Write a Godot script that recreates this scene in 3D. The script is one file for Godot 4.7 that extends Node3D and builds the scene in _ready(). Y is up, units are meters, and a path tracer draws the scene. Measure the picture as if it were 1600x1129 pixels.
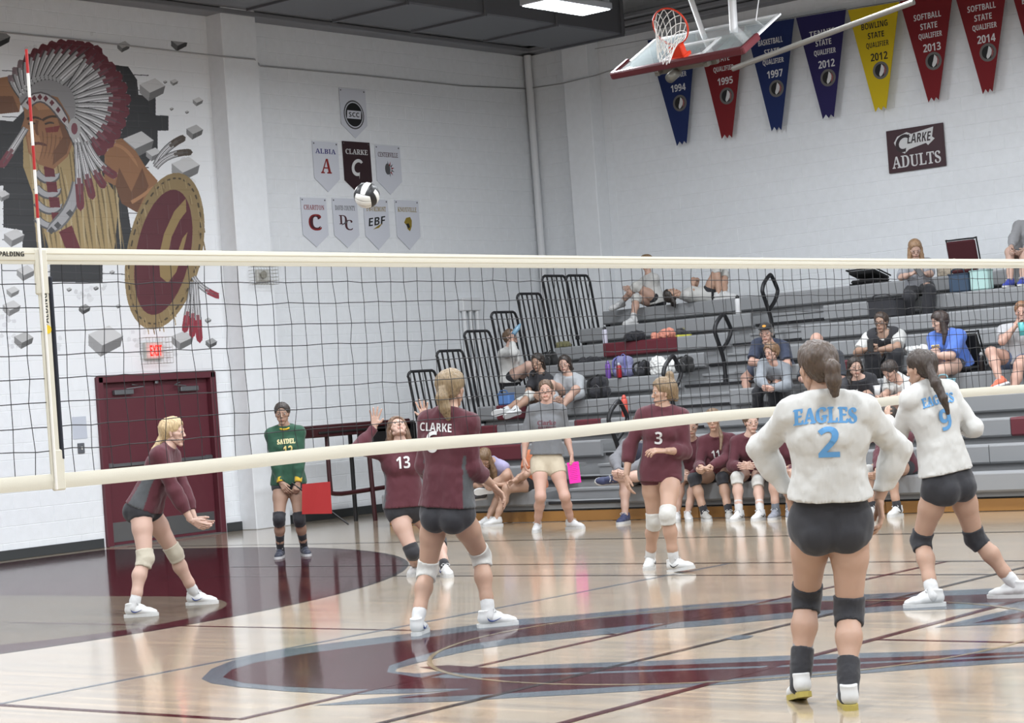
extends Node3D
# A school gym during a volleyball match. X runs along the net towards the bleachers, Z along the court, Y up, metres.
# The camera was solved from the floor lines, the net and the verticals of the walls.
const FOCAL := 3257.9
const EYE := Vector3(-5.403, 1.499, 6.957)
const ROLL := 0.073
const PITCH := 0.018
const YAW := 0.692
const BACK_Z := -14.0      # end wall with the doors
const RIGHT_X := 20.8      # wall behind the bleachers
const LEFT_X := -10.0
const FRONT_Z := 14.0
const CEIL_Y := 7.7
const ROW_X := 13.95       # front edge of the first bleacher row
const ROW_D := 0.6
const ROW_Y := 0.405
const ROW_R := 0.255

var cam_f: Vector3
var cam_r: Vector3
var cam_u: Vector3
var flat_f: Vector3
var flat_r: Vector3
var mats := {}
var used_names := {}
var rng := RandomNumberGenerator.new()
var font_sans: SystemFont
var font_serif: SystemFont

# ---------- pixels to directions (the photograph is 1600 x 1129) ----------
func set_axes() -> void:
	flat_f = Vector3(cos(YAW), 0, -sin(YAW))
	flat_r = Vector3(sin(YAW), 0, cos(YAW))
	cam_f = flat_f * cos(PITCH) + Vector3.UP * sin(PITCH)
	var u := Vector3.UP * cos(PITCH) - flat_f * sin(PITCH)
	cam_r = flat_r * cos(ROLL) - u * sin(ROLL)
	cam_u = u * cos(ROLL) + flat_r * sin(ROLL)

func ray(x: float, y: float) -> Vector3:
	return cam_f + cam_r * ((x - 800.0) / FOCAL) - cam_u * ((y - 564.5) / FOCAL)

func on_y(x: float, y: float, h := 0.0) -> Vector3:
	var d := ray(x, y)
	return EYE + d * ((h - EYE.y) / d.y)

func on_x(x: float, y: float, at: float) -> Vector3:
	var d := ray(x, y)
	return EYE + d * ((at - EYE.x) / d.x)

func on_z(x: float, y: float, at: float) -> Vector3:
	var d := ray(x, y)
	return EYE + d * ((at - EYE.z) / d.z)

func at_depth(x: float, y: float, depth: float) -> Vector3:
	return EYE + ray(x, y) * depth

func depth_of(p: Vector3) -> float:
	return (p - EYE).dot(cam_f)

func to_px(p: Vector3) -> Vector2:
	var v := p - EYE
	var z := v.dot(cam_f)
	return Vector2(800.0 + FOCAL * v.dot(cam_r) / z, 564.5 - FOCAL * v.dot(cam_u) / z)

# ---------- nodes ----------
func numbered(called: String) -> String:
	if not used_names.has(called):
		used_names[called] = 0
		return called
	used_names[called] += 1
	return "%s_%03d" % [called, used_names[called]]

func thing(called: String, label: String, category: String, at := Vector3.ZERO, turn := 0.0, group := "") -> Node3D:
	var o := Node3D.new()
	o.name = numbered(called)
	add_child(o)
	o.position = at
	o.rotation.y = turn
	tag(o, label, category, group)
	return o

func tag(o: Node, label: String, category := "", group := "", kind := "") -> void:
	if label: o.set_meta("label", label)
	if category: o.set_meta("category", category)
	if group: o.set_meta("group", group)
	if kind: o.set_meta("kind", kind)

func part(called: String, mesh: Mesh, m: Material, parent: Node, xf := Transform3D.IDENTITY) -> MeshInstance3D:
	var o := MeshInstance3D.new()
	o.name = called
	o.mesh = mesh
	o.material_override = m
	parent.add_child(o, true)
	o.transform = xf
	return o

func top(called: String, mesh: Mesh, m: Material, label: String, category: String, group := "", xf := Transform3D.IDENTITY) -> MeshInstance3D:
	var o := MeshInstance3D.new()
	o.name = numbered(called)
	o.mesh = mesh
	o.material_override = m
	add_child(o)
	o.transform = xf
	tag(o, label, category, group)
	return o

func struct_node(called: String) -> Node3D:
	var o := Node3D.new()
	o.name = called
	add_child(o)
	o.set_meta("kind", "structure")
	return o

func mat(key: String, c: Color, rough := 0.7, metal := 0.0, spec := 0.5) -> StandardMaterial3D:
	if mats.has(key):
		return mats[key]
	var m := StandardMaterial3D.new()
	m.resource_name = key
	m.albedo_color = c
	m.roughness = rough
	m.metallic = metal
	m.metallic_specular = spec
	mats[key] = m
	return m

func cloth(key: String, c: Color, weave := 900.0) -> StandardMaterial3D:
	if mats.has(key):
		return mats[key]
	var m := mat(key, c, 0.85)
	m.rim_enabled = true
	m.rim = 0.25
	m.rim_tint = 0.6
	m.normal_enabled = true
	m.normal_texture = weave_tex()
	m.normal_scale = 0.35
	m.uv1_triplanar = true
	m.uv1_scale = Vector3.ONE * weave / 90.0
	return m

var _weave: NoiseTexture2D
func weave_tex() -> NoiseTexture2D:
	if _weave == null:
		var n := FastNoiseLite.new()
		n.seed = 5
		n.frequency = 0.09
		n.fractal_octaves = 3
		_weave = NoiseTexture2D.new()
		_weave.noise = n
		_weave.width = 256
		_weave.height = 256
		_weave.seamless = true
		_weave.as_normal_map = true
		_weave.bump_strength = 3.0
	return _weave

# ---------- mesh helpers ----------
func st_new() -> SurfaceTool:
	var st := SurfaceTool.new()
	st.begin(Mesh.PRIMITIVE_TRIANGLES)
	return st

func st_end(st: SurfaceTool, flat := true) -> ArrayMesh:
	if flat:
		st.generate_normals()
	return st.commit()

func tri(st: SurfaceTool, a: Vector3, b: Vector3, c: Vector3) -> void:
	st.add_vertex(a); st.add_vertex(b); st.add_vertex(c)

# quad a b c d given counter-clockwise as seen from outside
func quad(st: SurfaceTool, a: Vector3, b: Vector3, c: Vector3, d: Vector3) -> void:
	tri(st, a, c, b)
	tri(st, a, d, c)

# box with chamfered edges, centred at c, half sizes h, in frame b
func add_box(st: SurfaceTool, c: Vector3, h: Vector3, ch := 0.0, b := Basis.IDENTITY) -> void:
	st.set_smooth_group(-1)
	if ch <= 0.0:
		var s := [Vector3(-1,-1,-1), Vector3(1,-1,-1), Vector3(1,1,-1), Vector3(-1,1,-1), Vector3(-1,-1,1), Vector3(1,-1,1), Vector3(1,1,1), Vector3(-1,1,1)]
		var p := []
		for v in s:
			p.append(c + b * (v * h))
		for q in [[4,5,6,7],[1,0,3,2],[5,1,2,6],[0,4,7,3],[7,6,2,3],[0,1,5,4]]:
			quad(st, p[q[0]], p[q[1]], p[q[2]], p[q[3]])
		return
	ch = minf(ch, minf(h.x, minf(h.y, h.z)) * 0.95)
	var k := h - Vector3.ONE * ch
	# six faces, twelve bevels, eight corners
	for ax in 3:
		var u := (ax + 1) % 3
		var v := (ax + 2) % 3
		for sgn in [-1.0, 1.0]:
			var q := []
			for e in [[-1.0,-1.0],[1.0,-1.0],[1.0,1.0],[-1.0,1.0]]:
				var w := Vector3.ZERO
				w[ax] = sgn * h[ax]
				w[u] = e[0] * k[u]
				w[v] = e[1] * k[v]
				q.append(c + b * w)
			if sgn > 0: quad(st, q[0], q[1], q[2], q[3])
			else: quad(st, q[3], q[2], q[1], q[0])
		for su in [-1.0, 1.0]:
			for sv in [-1.0, 1.0]:
				var a1 := Vector3.ZERO; var a2 := Vector3.ZERO; var b1 := Vector3.ZERO; var b2 := Vector3.ZERO
				a1[u] = su * h[u]; a1[v] = sv * k[v]; a1[ax] = -k[ax]
				a2 = a1; a2[ax] = k[ax]
				b1[u] = su * k[u]; b1[v] = sv * h[v]; b1[ax] = -k[ax]
				b2 = b1; b2[ax] = k[ax]
				if su * sv > 0: quad(st, c + b * a1, c + b * b1, c + b * b2, c + b * a2)
				else: quad(st, c + b * a2, c + b * b2, c + b * b1, c + b * a1)
	for sx in [-1.0, 1.0]:
		for sy in [-1.0, 1.0]:
			for sz in [-1.0, 1.0]:
				var x := c + b * Vector3(sx * h.x, sy * k.y, sz * k.z)
				var y := c + b * Vector3(sx * k.x, sy * h.y, sz * k.z)
				var z := c + b * Vector3(sx * k.x, sy * k.y, sz * h.z)
				if sx * sy * sz > 0: tri(st, x, z, y)
				else: tri(st, x, y, z)

func box_mesh(size: Vector3, ch := 0.0) -> ArrayMesh:
	var st := st_new()
	add_box(st, Vector3.ZERO, size * 0.5, ch)
	return st_end(st)

func frame_along(d: Vector3, hint := Vector3.UP) -> Basis:
	var z := d.normalized()
	if absf(z.dot(hint)) > 0.98:
		hint = Vector3.RIGHT
	var x := hint.cross(z).normalized()
	return Basis(x, z.cross(x), z)

# a tube along points; radius a number or a list
func add_tube(st: SurfaceTool, pts: Array, r, sides := 8, caps := true, group := 1) -> void:
	var n := pts.size()
	var rings := []
	var x := Vector3.ZERO
	for i in n:
		var d: Vector3 = (pts[mini(i + 1, n - 1)] - pts[maxi(i - 1, 0)])
		var b := frame_along(d)
		if i > 0:
			var z := d.normalized()
			x = (x - z * x.dot(z)).normalized()
			b = Basis(x, z.cross(x), z)
		x = b.x
		var rad: float = r[i] if r is Array else r
		var ring := []
		for k in sides:
			var a := TAU * k / sides
			ring.append(pts[i] + (b.x * cos(a) + b.y * sin(a)) * rad)
		rings.append(ring)
	st.set_smooth_group(group)
	for i in n - 1:
		for k in sides:
			var k2 := (k + 1) % sides
			quad(st, rings[i][k], rings[i][k2], rings[i + 1][k2], rings[i + 1][k])
	if caps:
		st.set_smooth_group(-1)
		for k in range(1, sides - 1):
			tri(st, rings[0][0], rings[0][k], rings[0][k + 1])
			tri(st, rings[n - 1][0], rings[n - 1][k + 1], rings[n - 1][k])

func tube_mesh(pts: Array, r, sides := 8) -> ArrayMesh:
	var st := st_new()
	add_tube(st, pts, r, sides)
	return st_end(st)

# lathe: profile of Vector2(radius, height) from bottom to top
func add_lathe(st: SurfaceTool, prof: Array, at := Vector3.ZERO, sides := 16, b := Basis.IDENTITY) -> void:
	st.set_smooth_group(1)
	for i in prof.size() - 1:
		var p: Vector2 = prof[i]
		var q: Vector2 = prof[i + 1]
		for k in sides:
			var a0 := TAU * k / sides
			var a1 := TAU * (k + 1) / sides
			var d0 := Vector3(cos(a0), 0, -sin(a0))
			var d1 := Vector3(cos(a1), 0, -sin(a1))
			var v0 := at + b * (d0 * p.x + Vector3.UP * p.y)
			var v1 := at + b * (d1 * p.x + Vector3.UP * p.y)
			var v2 := at + b * (d1 * q.x + Vector3.UP * q.y)
			var v3 := at + b * (d0 * q.x + Vector3.UP * q.y)
			if p.x > 1e-5: tri(st, v0, v2, v1)
			if q.x > 1e-5: tri(st, v0, v3, v2)

func lathe_mesh(prof: Array, sides := 16) -> ArrayMesh:
	var st := st_new()
	add_lathe(st, prof, Vector3.ZERO, sides)
	return st_end(st)

# flat slab from an outline (Vector2 list) in the plane of b.x and b.y, with thickness along b.z
func add_slab(st: SurfaceTool, outline: PackedVector2Array, at: Vector3, b: Basis, thick: float) -> void:
	var idx := Geometry2D.triangulate_polygon(outline)
	var ccw := not Geometry2D.is_polygon_clockwise(outline)
	st.set_smooth_group(-1)
	for i in range(0, idx.size(), 3):
		var p := outline[idx[i]]
		var q := outline[idx[i + 1]]
		var r := outline[idx[i + 2]]
		if (q - p).cross(r - p) < 0:
			var t := q; q = r; r = t
		tri(st, (at + b.x * p.x + b.y * p.y + b.z * thick), (at + b.x * r.x + b.y * r.y + b.z * thick), (at + b.x * q.x + b.y * q.y + b.z * thick))
		tri(st, (at + b.x * p.x + b.y * p.y + b.z * 0.0), (at + b.x * q.x + b.y * q.y + b.z * 0.0), (at + b.x * r.x + b.y * r.y + b.z * 0.0))
	if thick > 0.0:
		for i in outline.size():
			var p := outline[i]
			var q := outline[(i + 1) % outline.size()]
			if not ccw:
				var t := p; p = q; q = t
			quad(st, (at + b.x * p.x + b.y * p.y + b.z * 0.0), (at + b.x * q.x + b.y * q.y + b.z * 0.0), (at + b.x * q.x + b.y * q.y + b.z * thick), (at + b.x * p.x + b.y * p.y + b.z * thick))

func slab_mesh(outline: Array, at: Vector3, b: Basis, thick: float) -> ArrayMesh:
	var st := st_new()
	add_slab(st, PackedVector2Array(outline), at, b, thick)
	return st_end(st)

func disc(r: float, sides := 32, ry := -1.0) -> Array:
	var o := []
	for k in sides:
		o.append(Vector2(cos(TAU * k / sides) * r, sin(TAU * k / sides) * (r if ry < 0 else ry)))
	return o

# raised lettering: centred at `at`, height h, squeezed to width w when given
func letters(text: String, at: Vector3, b: Basis, h: float, w: float, m: Material, parent: Node, serif := false, thick := 0.003, called := "lettering") -> MeshInstance3D:
	var t := TextMesh.new()
	t.text = text
	t.font = font_serif if serif else font_sans
	t.font_size = 64
	t.pixel_size = 0.01
	t.depth = 0.02
	t.curve_step = 4.0
	var box := t.get_aabb()
	var sy := h / maxf(box.size.y, 0.001)
	var sx := sy if w <= 0.0 else w / maxf(box.size.x, 0.001)
	var xf := Transform3D(Basis(b.x * sx, b.y * sy, b.z * (thick / 0.02)), at - b.x * (box.get_center().x * sx) - b.y * (box.get_center().y * sy))
	return part(called, t, m, parent, xf)

# ---------- camera, light ----------
func build_camera_and_light() -> void:
	var c := Camera3D.new()
	c.name = "camera"
	add_child(c)
	c.transform = Transform3D(Basis(cam_r, cam_u, -cam_f), EYE)
	c.fov = rad_to_deg(2.0 * atan(564.5 / FOCAL))
	c.near = 0.1
	c.far = 120.0
	c.current = true
	var e := Environment.new()
	e.background_mode = Environment.BG_COLOR
	e.background_color = Color(0.02, 0.02, 0.022)
	e.tonemap_mode = Environment.TONE_MAPPER_LINEAR
	e.tonemap_exposure = EXPOSURE
	e.sdfgi_enabled = true
	e.ssao_enabled = true
	e.ssil_enabled = true
	var w := WorldEnvironment.new()
	w.name = "environment"
	w.environment = e
	add_child(w)

const EXPOSURE := 1.62
const LAMP_ENERGY := 14.0

# high-bay fixtures hang in rows below the joists; one shows at the top of the picture
func build_lamps() -> void:
	var housing := mat("lamp_housing", Color(0.62, 0.63, 0.65), 0.5, 0.3)
	var lens := mat("lamp_lens", Color(0.95, 0.96, 1.0), 0.6)
	lens.emission_enabled = true
	lens.emission = Color(0.93, 0.97, 1.0)
	lens.emission_energy_multiplier = 6.0
	var hs := st_new()
	add_box(hs, Vector3(0, 0.045, 0), Vector3(0.63, 0.04, 0.24), 0.008)
	for k in 14:   # cooling fins along both ends
		for s in [-1.0, 1.0]:
			add_box(hs, Vector3(s * 0.55, 0.1, -0.2 + k * 0.031), Vector3(0.07, 0.025, 0.004))
	var housing_mesh := st_end(hs)
	var lens_mesh := box_mesh(Vector3(1.2, 0.012, 0.44), 0.003)
	var driver := box_mesh(Vector3(0.4, 0.07, 0.12), 0.008)
	for ix in 5:
		for iz in 5:
			var at := Vector3(15.05 - ix * 4.7, 6.28, -8.7 + iz * 4.6)
			var t := thing("ceiling_lamp", "white rectangular high-bay lamp hanging on cables below the gym ceiling", "lamp", at, 0.0, "high-bay lamps over the court")
			part("housing", housing_mesh, housing, t)
			part("lens", lens_mesh, lens, t)
			part("driver_box", driver, housing, t, Transform3D(Basis.IDENTITY, Vector3(0, 0.12, 0)))
			for s in [-1.0, 1.0]:
				part("cable", tube_mesh([Vector3(s * 0.5, 0.08, 0), Vector3(s * 0.5, CEIL_Y - 6.28, 0)], 0.006, 6), mat("cable", Color(0.3, 0.3, 0.31), 0.5), t)
			var l := AreaLight3D.new()
			l.name = "lamp_glow"
			l.area_size = Vector2(1.18, 0.42)
			l.area_normalize_energy = true
			l.light_energy = LAMP_ENERGY
			l.light_color = Color(0.955, 0.975, 1.0)
			l.shadow_enabled = true
			l.area_range = 60.0
			t.add_child(l)
			l.rotation.x = -PI / 2
			l.position.y = -0.012

# ---------- walls of painted concrete block ----------
var block_mesh: ArrayMesh
var half_block_mesh: ArrayMesh

func make_block(w: float) -> ArrayMesh:
	# front face proud of the joint by 5 mm, bevelled to the joints; local z is outwards
	var st := st_new()
	st.set_smooth_group(-1)
	var x := w * 0.5 - 0.0015
	var y := 0.1 - 0.0015
	var i := 0.005
	var a := [Vector3(-x, -y, 0), Vector3(x, -y, 0), Vector3(x, y, 0), Vector3(-x, y, 0)]
	var f := [Vector3(-x + i, -y + i, 0.0032), Vector3(x - i, -y + i, 0.0032), Vector3(x - i, y - i, 0.0032), Vector3(-x + i, y - i, 0.0032)]
	quad(st, f[0], f[1], f[2], f[3])
	for k in 4:
		var n := (k + 1) % 4
		quad(st, a[k], a[n], f[n], f[k])
	return st_end(st)

# blocks over the rectangle u0..u1, y0..y1 on a wall whose outward frame is b at origin o (b.x runs along the wall)
func lay_blocks(parent: Node, o: Vector3, b: Basis, u0: float, u1: float, y0: float, y1: float, holes: Array, m: Material, special: Material, near: Vector3) -> void:
	var places := []
	var row := 0
	var y := y0
	while y < y1 - 0.05:
		var u := u0 - (0.2 if row % 2 else 0.0)
		while u < u1 - 0.02:
			var a := maxf(u, u0)
			var e := minf(u + 0.4, u1)
			var w := e - a
			var ok := w > 0.08
			for h in holes:
				if e > h[0] + 0.01 and a < h[1] - 0.01 and y + 0.2 > h[2] + 0.01 and y < h[3] - 0.01:
					# trim the block to the edge of the hole where enough of it is left
					if a < h[0] - 0.06: e = h[0]
					elif e > h[1] + 0.06: a = h[1]
					else: ok = false
					w = e - a
			if ok:
				var p := o + b.x * ((a + e) * 0.5) + Vector3.UP * (y + 0.1)
				places.append([p.distance_to(near), p, w])
			u += 0.4
		y += 0.2
		row += 1
	places.sort_custom(func(p, q): return p[0] < q[0])
	var rest := []
	var count := 0
	for p in places:
		var mm: Material = special if special and in_mural(p[1]) else null
		var xf := Transform3D(Basis(b.x * (p[2] / 0.4), b.y, b.z), p[1])
		if count < 299 and (mm != null or to_px(p[1]).x > -20):
			part("block", block_mesh, mm if mm else m, parent, xf)
			count += 1
		else:
			rest.append([xf, mm])
	for which in 2:
		var list := rest.filter(func(r): return (r[1] != null) == (which == 1))
		if list.is_empty():
			continue
		var multi := MultiMesh.new()
		multi.transform_format = MultiMesh.TRANSFORM_3D
		multi.mesh = block_mesh
		multi.instance_count = list.size()
		for k in list.size():
			multi.set_instance_transform(k, list[k][0])
		var inst := MultiMeshInstance3D.new()
		inst.name = "block_courses"
		inst.multimesh = multi
		inst.material_override = list[0][1] if which == 1 else m
		inst.set_meta("kind", "stuff")
		parent.add_child(inst, true)

func in_mural(p: Vector3) -> bool:
	return p.x < MURAL.end.x - 0.01 and p.x > MURAL.position.x and p.y > MURAL.position.y and p.y < MURAL.end.y

func wall_paint() -> StandardMaterial3D:
	var m := mat("wall_paint", Color(0.885, 0.895, 0.905), 0.55)
	if m.roughness_texture == null:
		var n := FastNoiseLite.new()
		n.seed = 21
		n.frequency = 0.02
		n.fractal_octaves = 4
		var t := NoiseTexture2D.new()
		t.noise = n
		t.width = 512
		t.height = 512
		t.seamless = true
		var g := Gradient.new()
		g.set_color(0, Color(0.975, 0.975, 0.973))
		g.set_color(1, Color(1, 1, 1))
		t.color_ramp = g
		m.albedo_texture = t
		var t2 := NoiseTexture2D.new()
		var n2 := FastNoiseLite.new()
		n2.seed = 3
		n2.frequency = 0.15
		t2.noise = n2
		t2.width = 512
		t2.height = 512
		t2.seamless = true
		m.heightmap_enabled = false
		m.normal_enabled = true
		t2.as_normal_map = true
		t2.bump_strength = 2.0
		m.normal_texture = t2
		m.normal_scale = 0.12
		m.uv1_triplanar = true
		m.uv1_world_triplanar = true
		m.uv1_scale = Vector3.ONE * 0.6
		m.roughness_texture = t
	return m

const DOOR_X0 := 11.60
const DOOR_X1 := 13.58
const DOOR_TOP := 2.16

func build_shell() -> void:
	var paint := wall_paint()
	block_mesh = make_block(0.4)
	# floor slab with wood strips
	var fl := struct_node("floor")
	part("boards", box_mesh(Vector3(RIGHT_X - LEFT_X + 0.6, 0.2, FRONT_Z - BACK_Z + 0.6)), floor_wood(), fl, Transform3D(Basis.IDENTITY, Vector3((RIGHT_X + LEFT_X) * 0.5, -0.1, 0)))
	floor_marks(fl)
	# end wall with the double door
	var wb := struct_node("wall_back")
	var zc := BACK_Z - 0.15
	for r in [[LEFT_X - 0.3, DOOR_X0, 0.0, CEIL_Y], [DOOR_X1, RIGHT_X + 0.3, 0.0, CEIL_Y], [DOOR_X0, DOOR_X1, DOOR_TOP, CEIL_Y]]:
		part("masonry", box_mesh(Vector3(r[1] - r[0], r[3] - r[2], 0.3)), paint, wb, Transform3D(Basis.IDENTITY, Vector3((r[0] + r[1]) * 0.5, (r[2] + r[3]) * 0.5, zc)))
	var mural := mural_material()
	lay_blocks(wb, Vector3(0, 0, BACK_Z), Basis.IDENTITY, 9.2, RIGHT_X, 0.0, CEIL_Y, [[DOOR_X0 - 0.02, DOOR_X1 + 0.02, 0.0, DOOR_TOP + 0.02], [PILASTER[0], PILASTER[1], 0.0, CEIL_Y]], paint, mural, Vector3(11.5, 3.2, BACK_Z))
	part("painted_masonry", box_mesh(Vector3(MURAL.size.x - 0.02, MURAL.size.y - 0.02, 0.004)), mural, wb, Transform3D(Basis.IDENTITY, Vector3(MURAL.get_center().x, MURAL.get_center().y, BACK_Z - 0.0015)))
	# pilaster beside the doors
	var pil := part("pilaster", box_mesh(Vector3(PILASTER[1] - PILASTER[0], CEIL_Y, 0.60), 0.01), paint, wb, Transform3D(Basis.IDENTITY, Vector3((PILASTER[0] + PILASTER[1]) * 0.5, CEIL_Y * 0.5, BACK_Z + 0.0)))
	# right wall behind the bleachers
	var wr := struct_node("wall_right")
	part("masonry", box_mesh(Vector3(0.3, CEIL_Y, FRONT_Z - BACK_Z)), paint, wr, Transform3D(Basis.IDENTITY, Vector3(RIGHT_X + 0.15, CEIL_Y * 0.5, 0)))
	var rb := Basis(Vector3(0, 0, 1), Vector3.UP, Vector3(-1, 0, 0))
	lay_blocks(wr, Vector3(RIGHT_X, 0, 0), rb, BACK_Z, -3.0, 1.8, CEIL_Y, [[-13.05, -12.55, 0.0, CEIL_Y], [-12.39, -12.36, 0.0, CEIL_Y]], paint, null, Vector3(RIGHT_X, 4.3, -6.5))
	part("pilaster", box_mesh(Vector3(0.60, CEIL_Y, 0.5), 0.01), paint, wr, Transform3D(Basis.IDENTITY, Vector3(RIGHT_X, CEIL_Y * 0.5, -12.8)))
	var corner := part("corner_pipe", tube_mesh([Vector3(RIGHT_X - 0.09, 0, BACK_Z + 0.1), Vector3(RIGHT_X - 0.09, CEIL_Y, BACK_Z + 0.1)], 0.06, 12), mat("pipe_paint", Color(0.84, 0.845, 0.85), 0.45), wr)
	tag(corner, "white painted drain pipe in the corner")
	# walls behind the camera
	var wl := struct_node("wall_left")
	part("masonry", box_mesh(Vector3(0.3, CEIL_Y, FRONT_Z - BACK_Z)), paint, wl, Transform3D(Basis.IDENTITY, Vector3(LEFT_X - 0.15, CEIL_Y * 0.5, 0)))
	var wf := struct_node("wall_front")
	part("masonry", box_mesh(Vector3(RIGHT_X - LEFT_X + 0.6, CEIL_Y, 0.3)), paint, wf, Transform3D(Basis.IDENTITY, Vector3((RIGHT_X + LEFT_X) * 0.5, CEIL_Y * 0.5, FRONT_Z + 0.15)))
	# skirting
	var black := mat("skirting", Color(0.2, 0.21, 0.215), 0.5)
	var bb := struct_node("baseboard_back")
	for r in [[9.0, DOOR_X0 - 0.06], [DOOR_X1 + 0.06, PILASTER[0]], [PILASTER[1], RIGHT_X - 0.2]]:
		part("skirting", box_mesh(Vector3(r[1] - r[0], 0.12, 0.02), 0.004), black, bb, Transform3D(Basis.IDENTITY, Vector3((r[0] + r[1]) * 0.5, 0.06, BACK_Z + 0.015)))
	build_ceiling()
	build_door(wb)
	build_wall_wire()

const PILASTER := [13.91, 14.55]

func build_ceiling() -> void:
	var ce := struct_node("ceiling")
	var deck := mat("ceiling_deck", Color(0.74, 0.73, 0.72), 0.8)
	var steel := mat("joist_steel", Color(0.30, 0.30, 0.315), 0.6, 0.2)
	var trunk := mat("trunking", Color(0.52, 0.525, 0.54), 0.55, 0.2)
	part("deck", box_mesh(Vector3(RIGHT_X - LEFT_X + 0.6, 0.2, FRONT_Z - BACK_Z + 0.6)), deck, ce, Transform3D(Basis.IDENTITY, Vector3((RIGHT_X + LEFT_X) * 0.5, CEIL_Y + 0.1, 0)))
	for k in 20:
		var x := RIGHT_X - 0.9 - k * 1.5
		part("joist", box_mesh(Vector3(0.09, 0.2, FRONT_Z - BACK_Z), 0.01), steel, ce, Transform3D(Basis.IDENTITY, Vector3(x, CEIL_Y - 0.1, 0)))
	# channel that follows the tops of both walls, in four lips
	for lip in 3:
		var yy := 7.02 + lip * 0.085
		var out := 0.16 + lip * 0.05
		part("wall_channel", box_mesh(Vector3(RIGHT_X - 2.0, 0.075, 0.3 + lip * 0.1), 0.012), trunk, ce, Transform3D(Basis.IDENTITY, Vector3((RIGHT_X + 2.0) * 0.5, yy, BACK_Z + out)))
		part("wall_channel", box_mesh(Vector3(0.3 + lip * 0.1, 0.075, 16.0), 0.012), trunk, ce, Transform3D(Basis.IDENTITY, Vector3(RIGHT_X - out, yy, BACK_Z + 8.0)))
	for k in 9:
		part("channel_bracket", box_mesh(Vector3(0.05, 0.3, 0.3), 0.005), trunk, ce, Transform3D(Basis.IDENTITY, Vector3(RIGHT_X - 1.1 - k * 1.5, 7.35, BACK_Z + 0.18)))
	# air duct over the end of the court
	var duct := mat("duct_metal", Color(0.34, 0.345, 0.36), 0.5, 0.3)
	var d := thing("air_duct", "large dark grey rectangular air duct under the ceiling", "duct", Vector3(13.0, 7.06, -11.55))
	part("casing", box_mesh(Vector3(12.6, 0.75, 1.3), 0.02), duct, d)
	for k in 9:
		part("flange", box_mesh(Vector3(0.05, 0.81, 1.36), 0.005), duct, d, Transform3D(Basis.IDENTITY, Vector3(-6.2 + k * 1.55, 0, 0)))
	var g := part("grille", box_mesh(Vector3(0.03, 0.5, 0.85), 0.005), mat("grille_metal", Color(0.34, 0.35, 0.37), 0.4, 0.4), d, Transform3D(Basis.IDENTITY, Vector3(6.31, 0, 0)))
	for k in 8:
		part("louvre", box_mesh(Vector3(0.03, 0.02, 0.78), 0.003), duct, g, Transform3D(Basis(Vector3(0, 0, 1), 0.5), Vector3(0.02, -0.2 + k * 0.057, 0)))

func build_wall_wire() -> void:
	# thin cable clipped along both walls below the channel
	var pts := []
	for p in [[0, 50], [120, 62], [345, 88], [398, 93], [407, 103], [560, 117], [720, 134], [832, 139]]:
		pts.append(on_z(p[0], p[1], BACK_Z + (0.32 if p[0] > 330 and p[0] < 400 else 0.02)))
	pts.append(Vector3(RIGHT_X - 0.03, pts[-1].y, BACK_Z + 0.03))
	for p in [[880, 130], [930, 118], [960, 108]]:
		pts.append(on_x(p[0], p[1], RIGHT_X - 0.35))
	top("wall_cable", tube_mesh(pts, 0.011, 6), mat("cable_white", Color(0.62, 0.62, 0.62), 0.6), "thin pale cable running along the upper walls round the corner", "cable")

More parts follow.
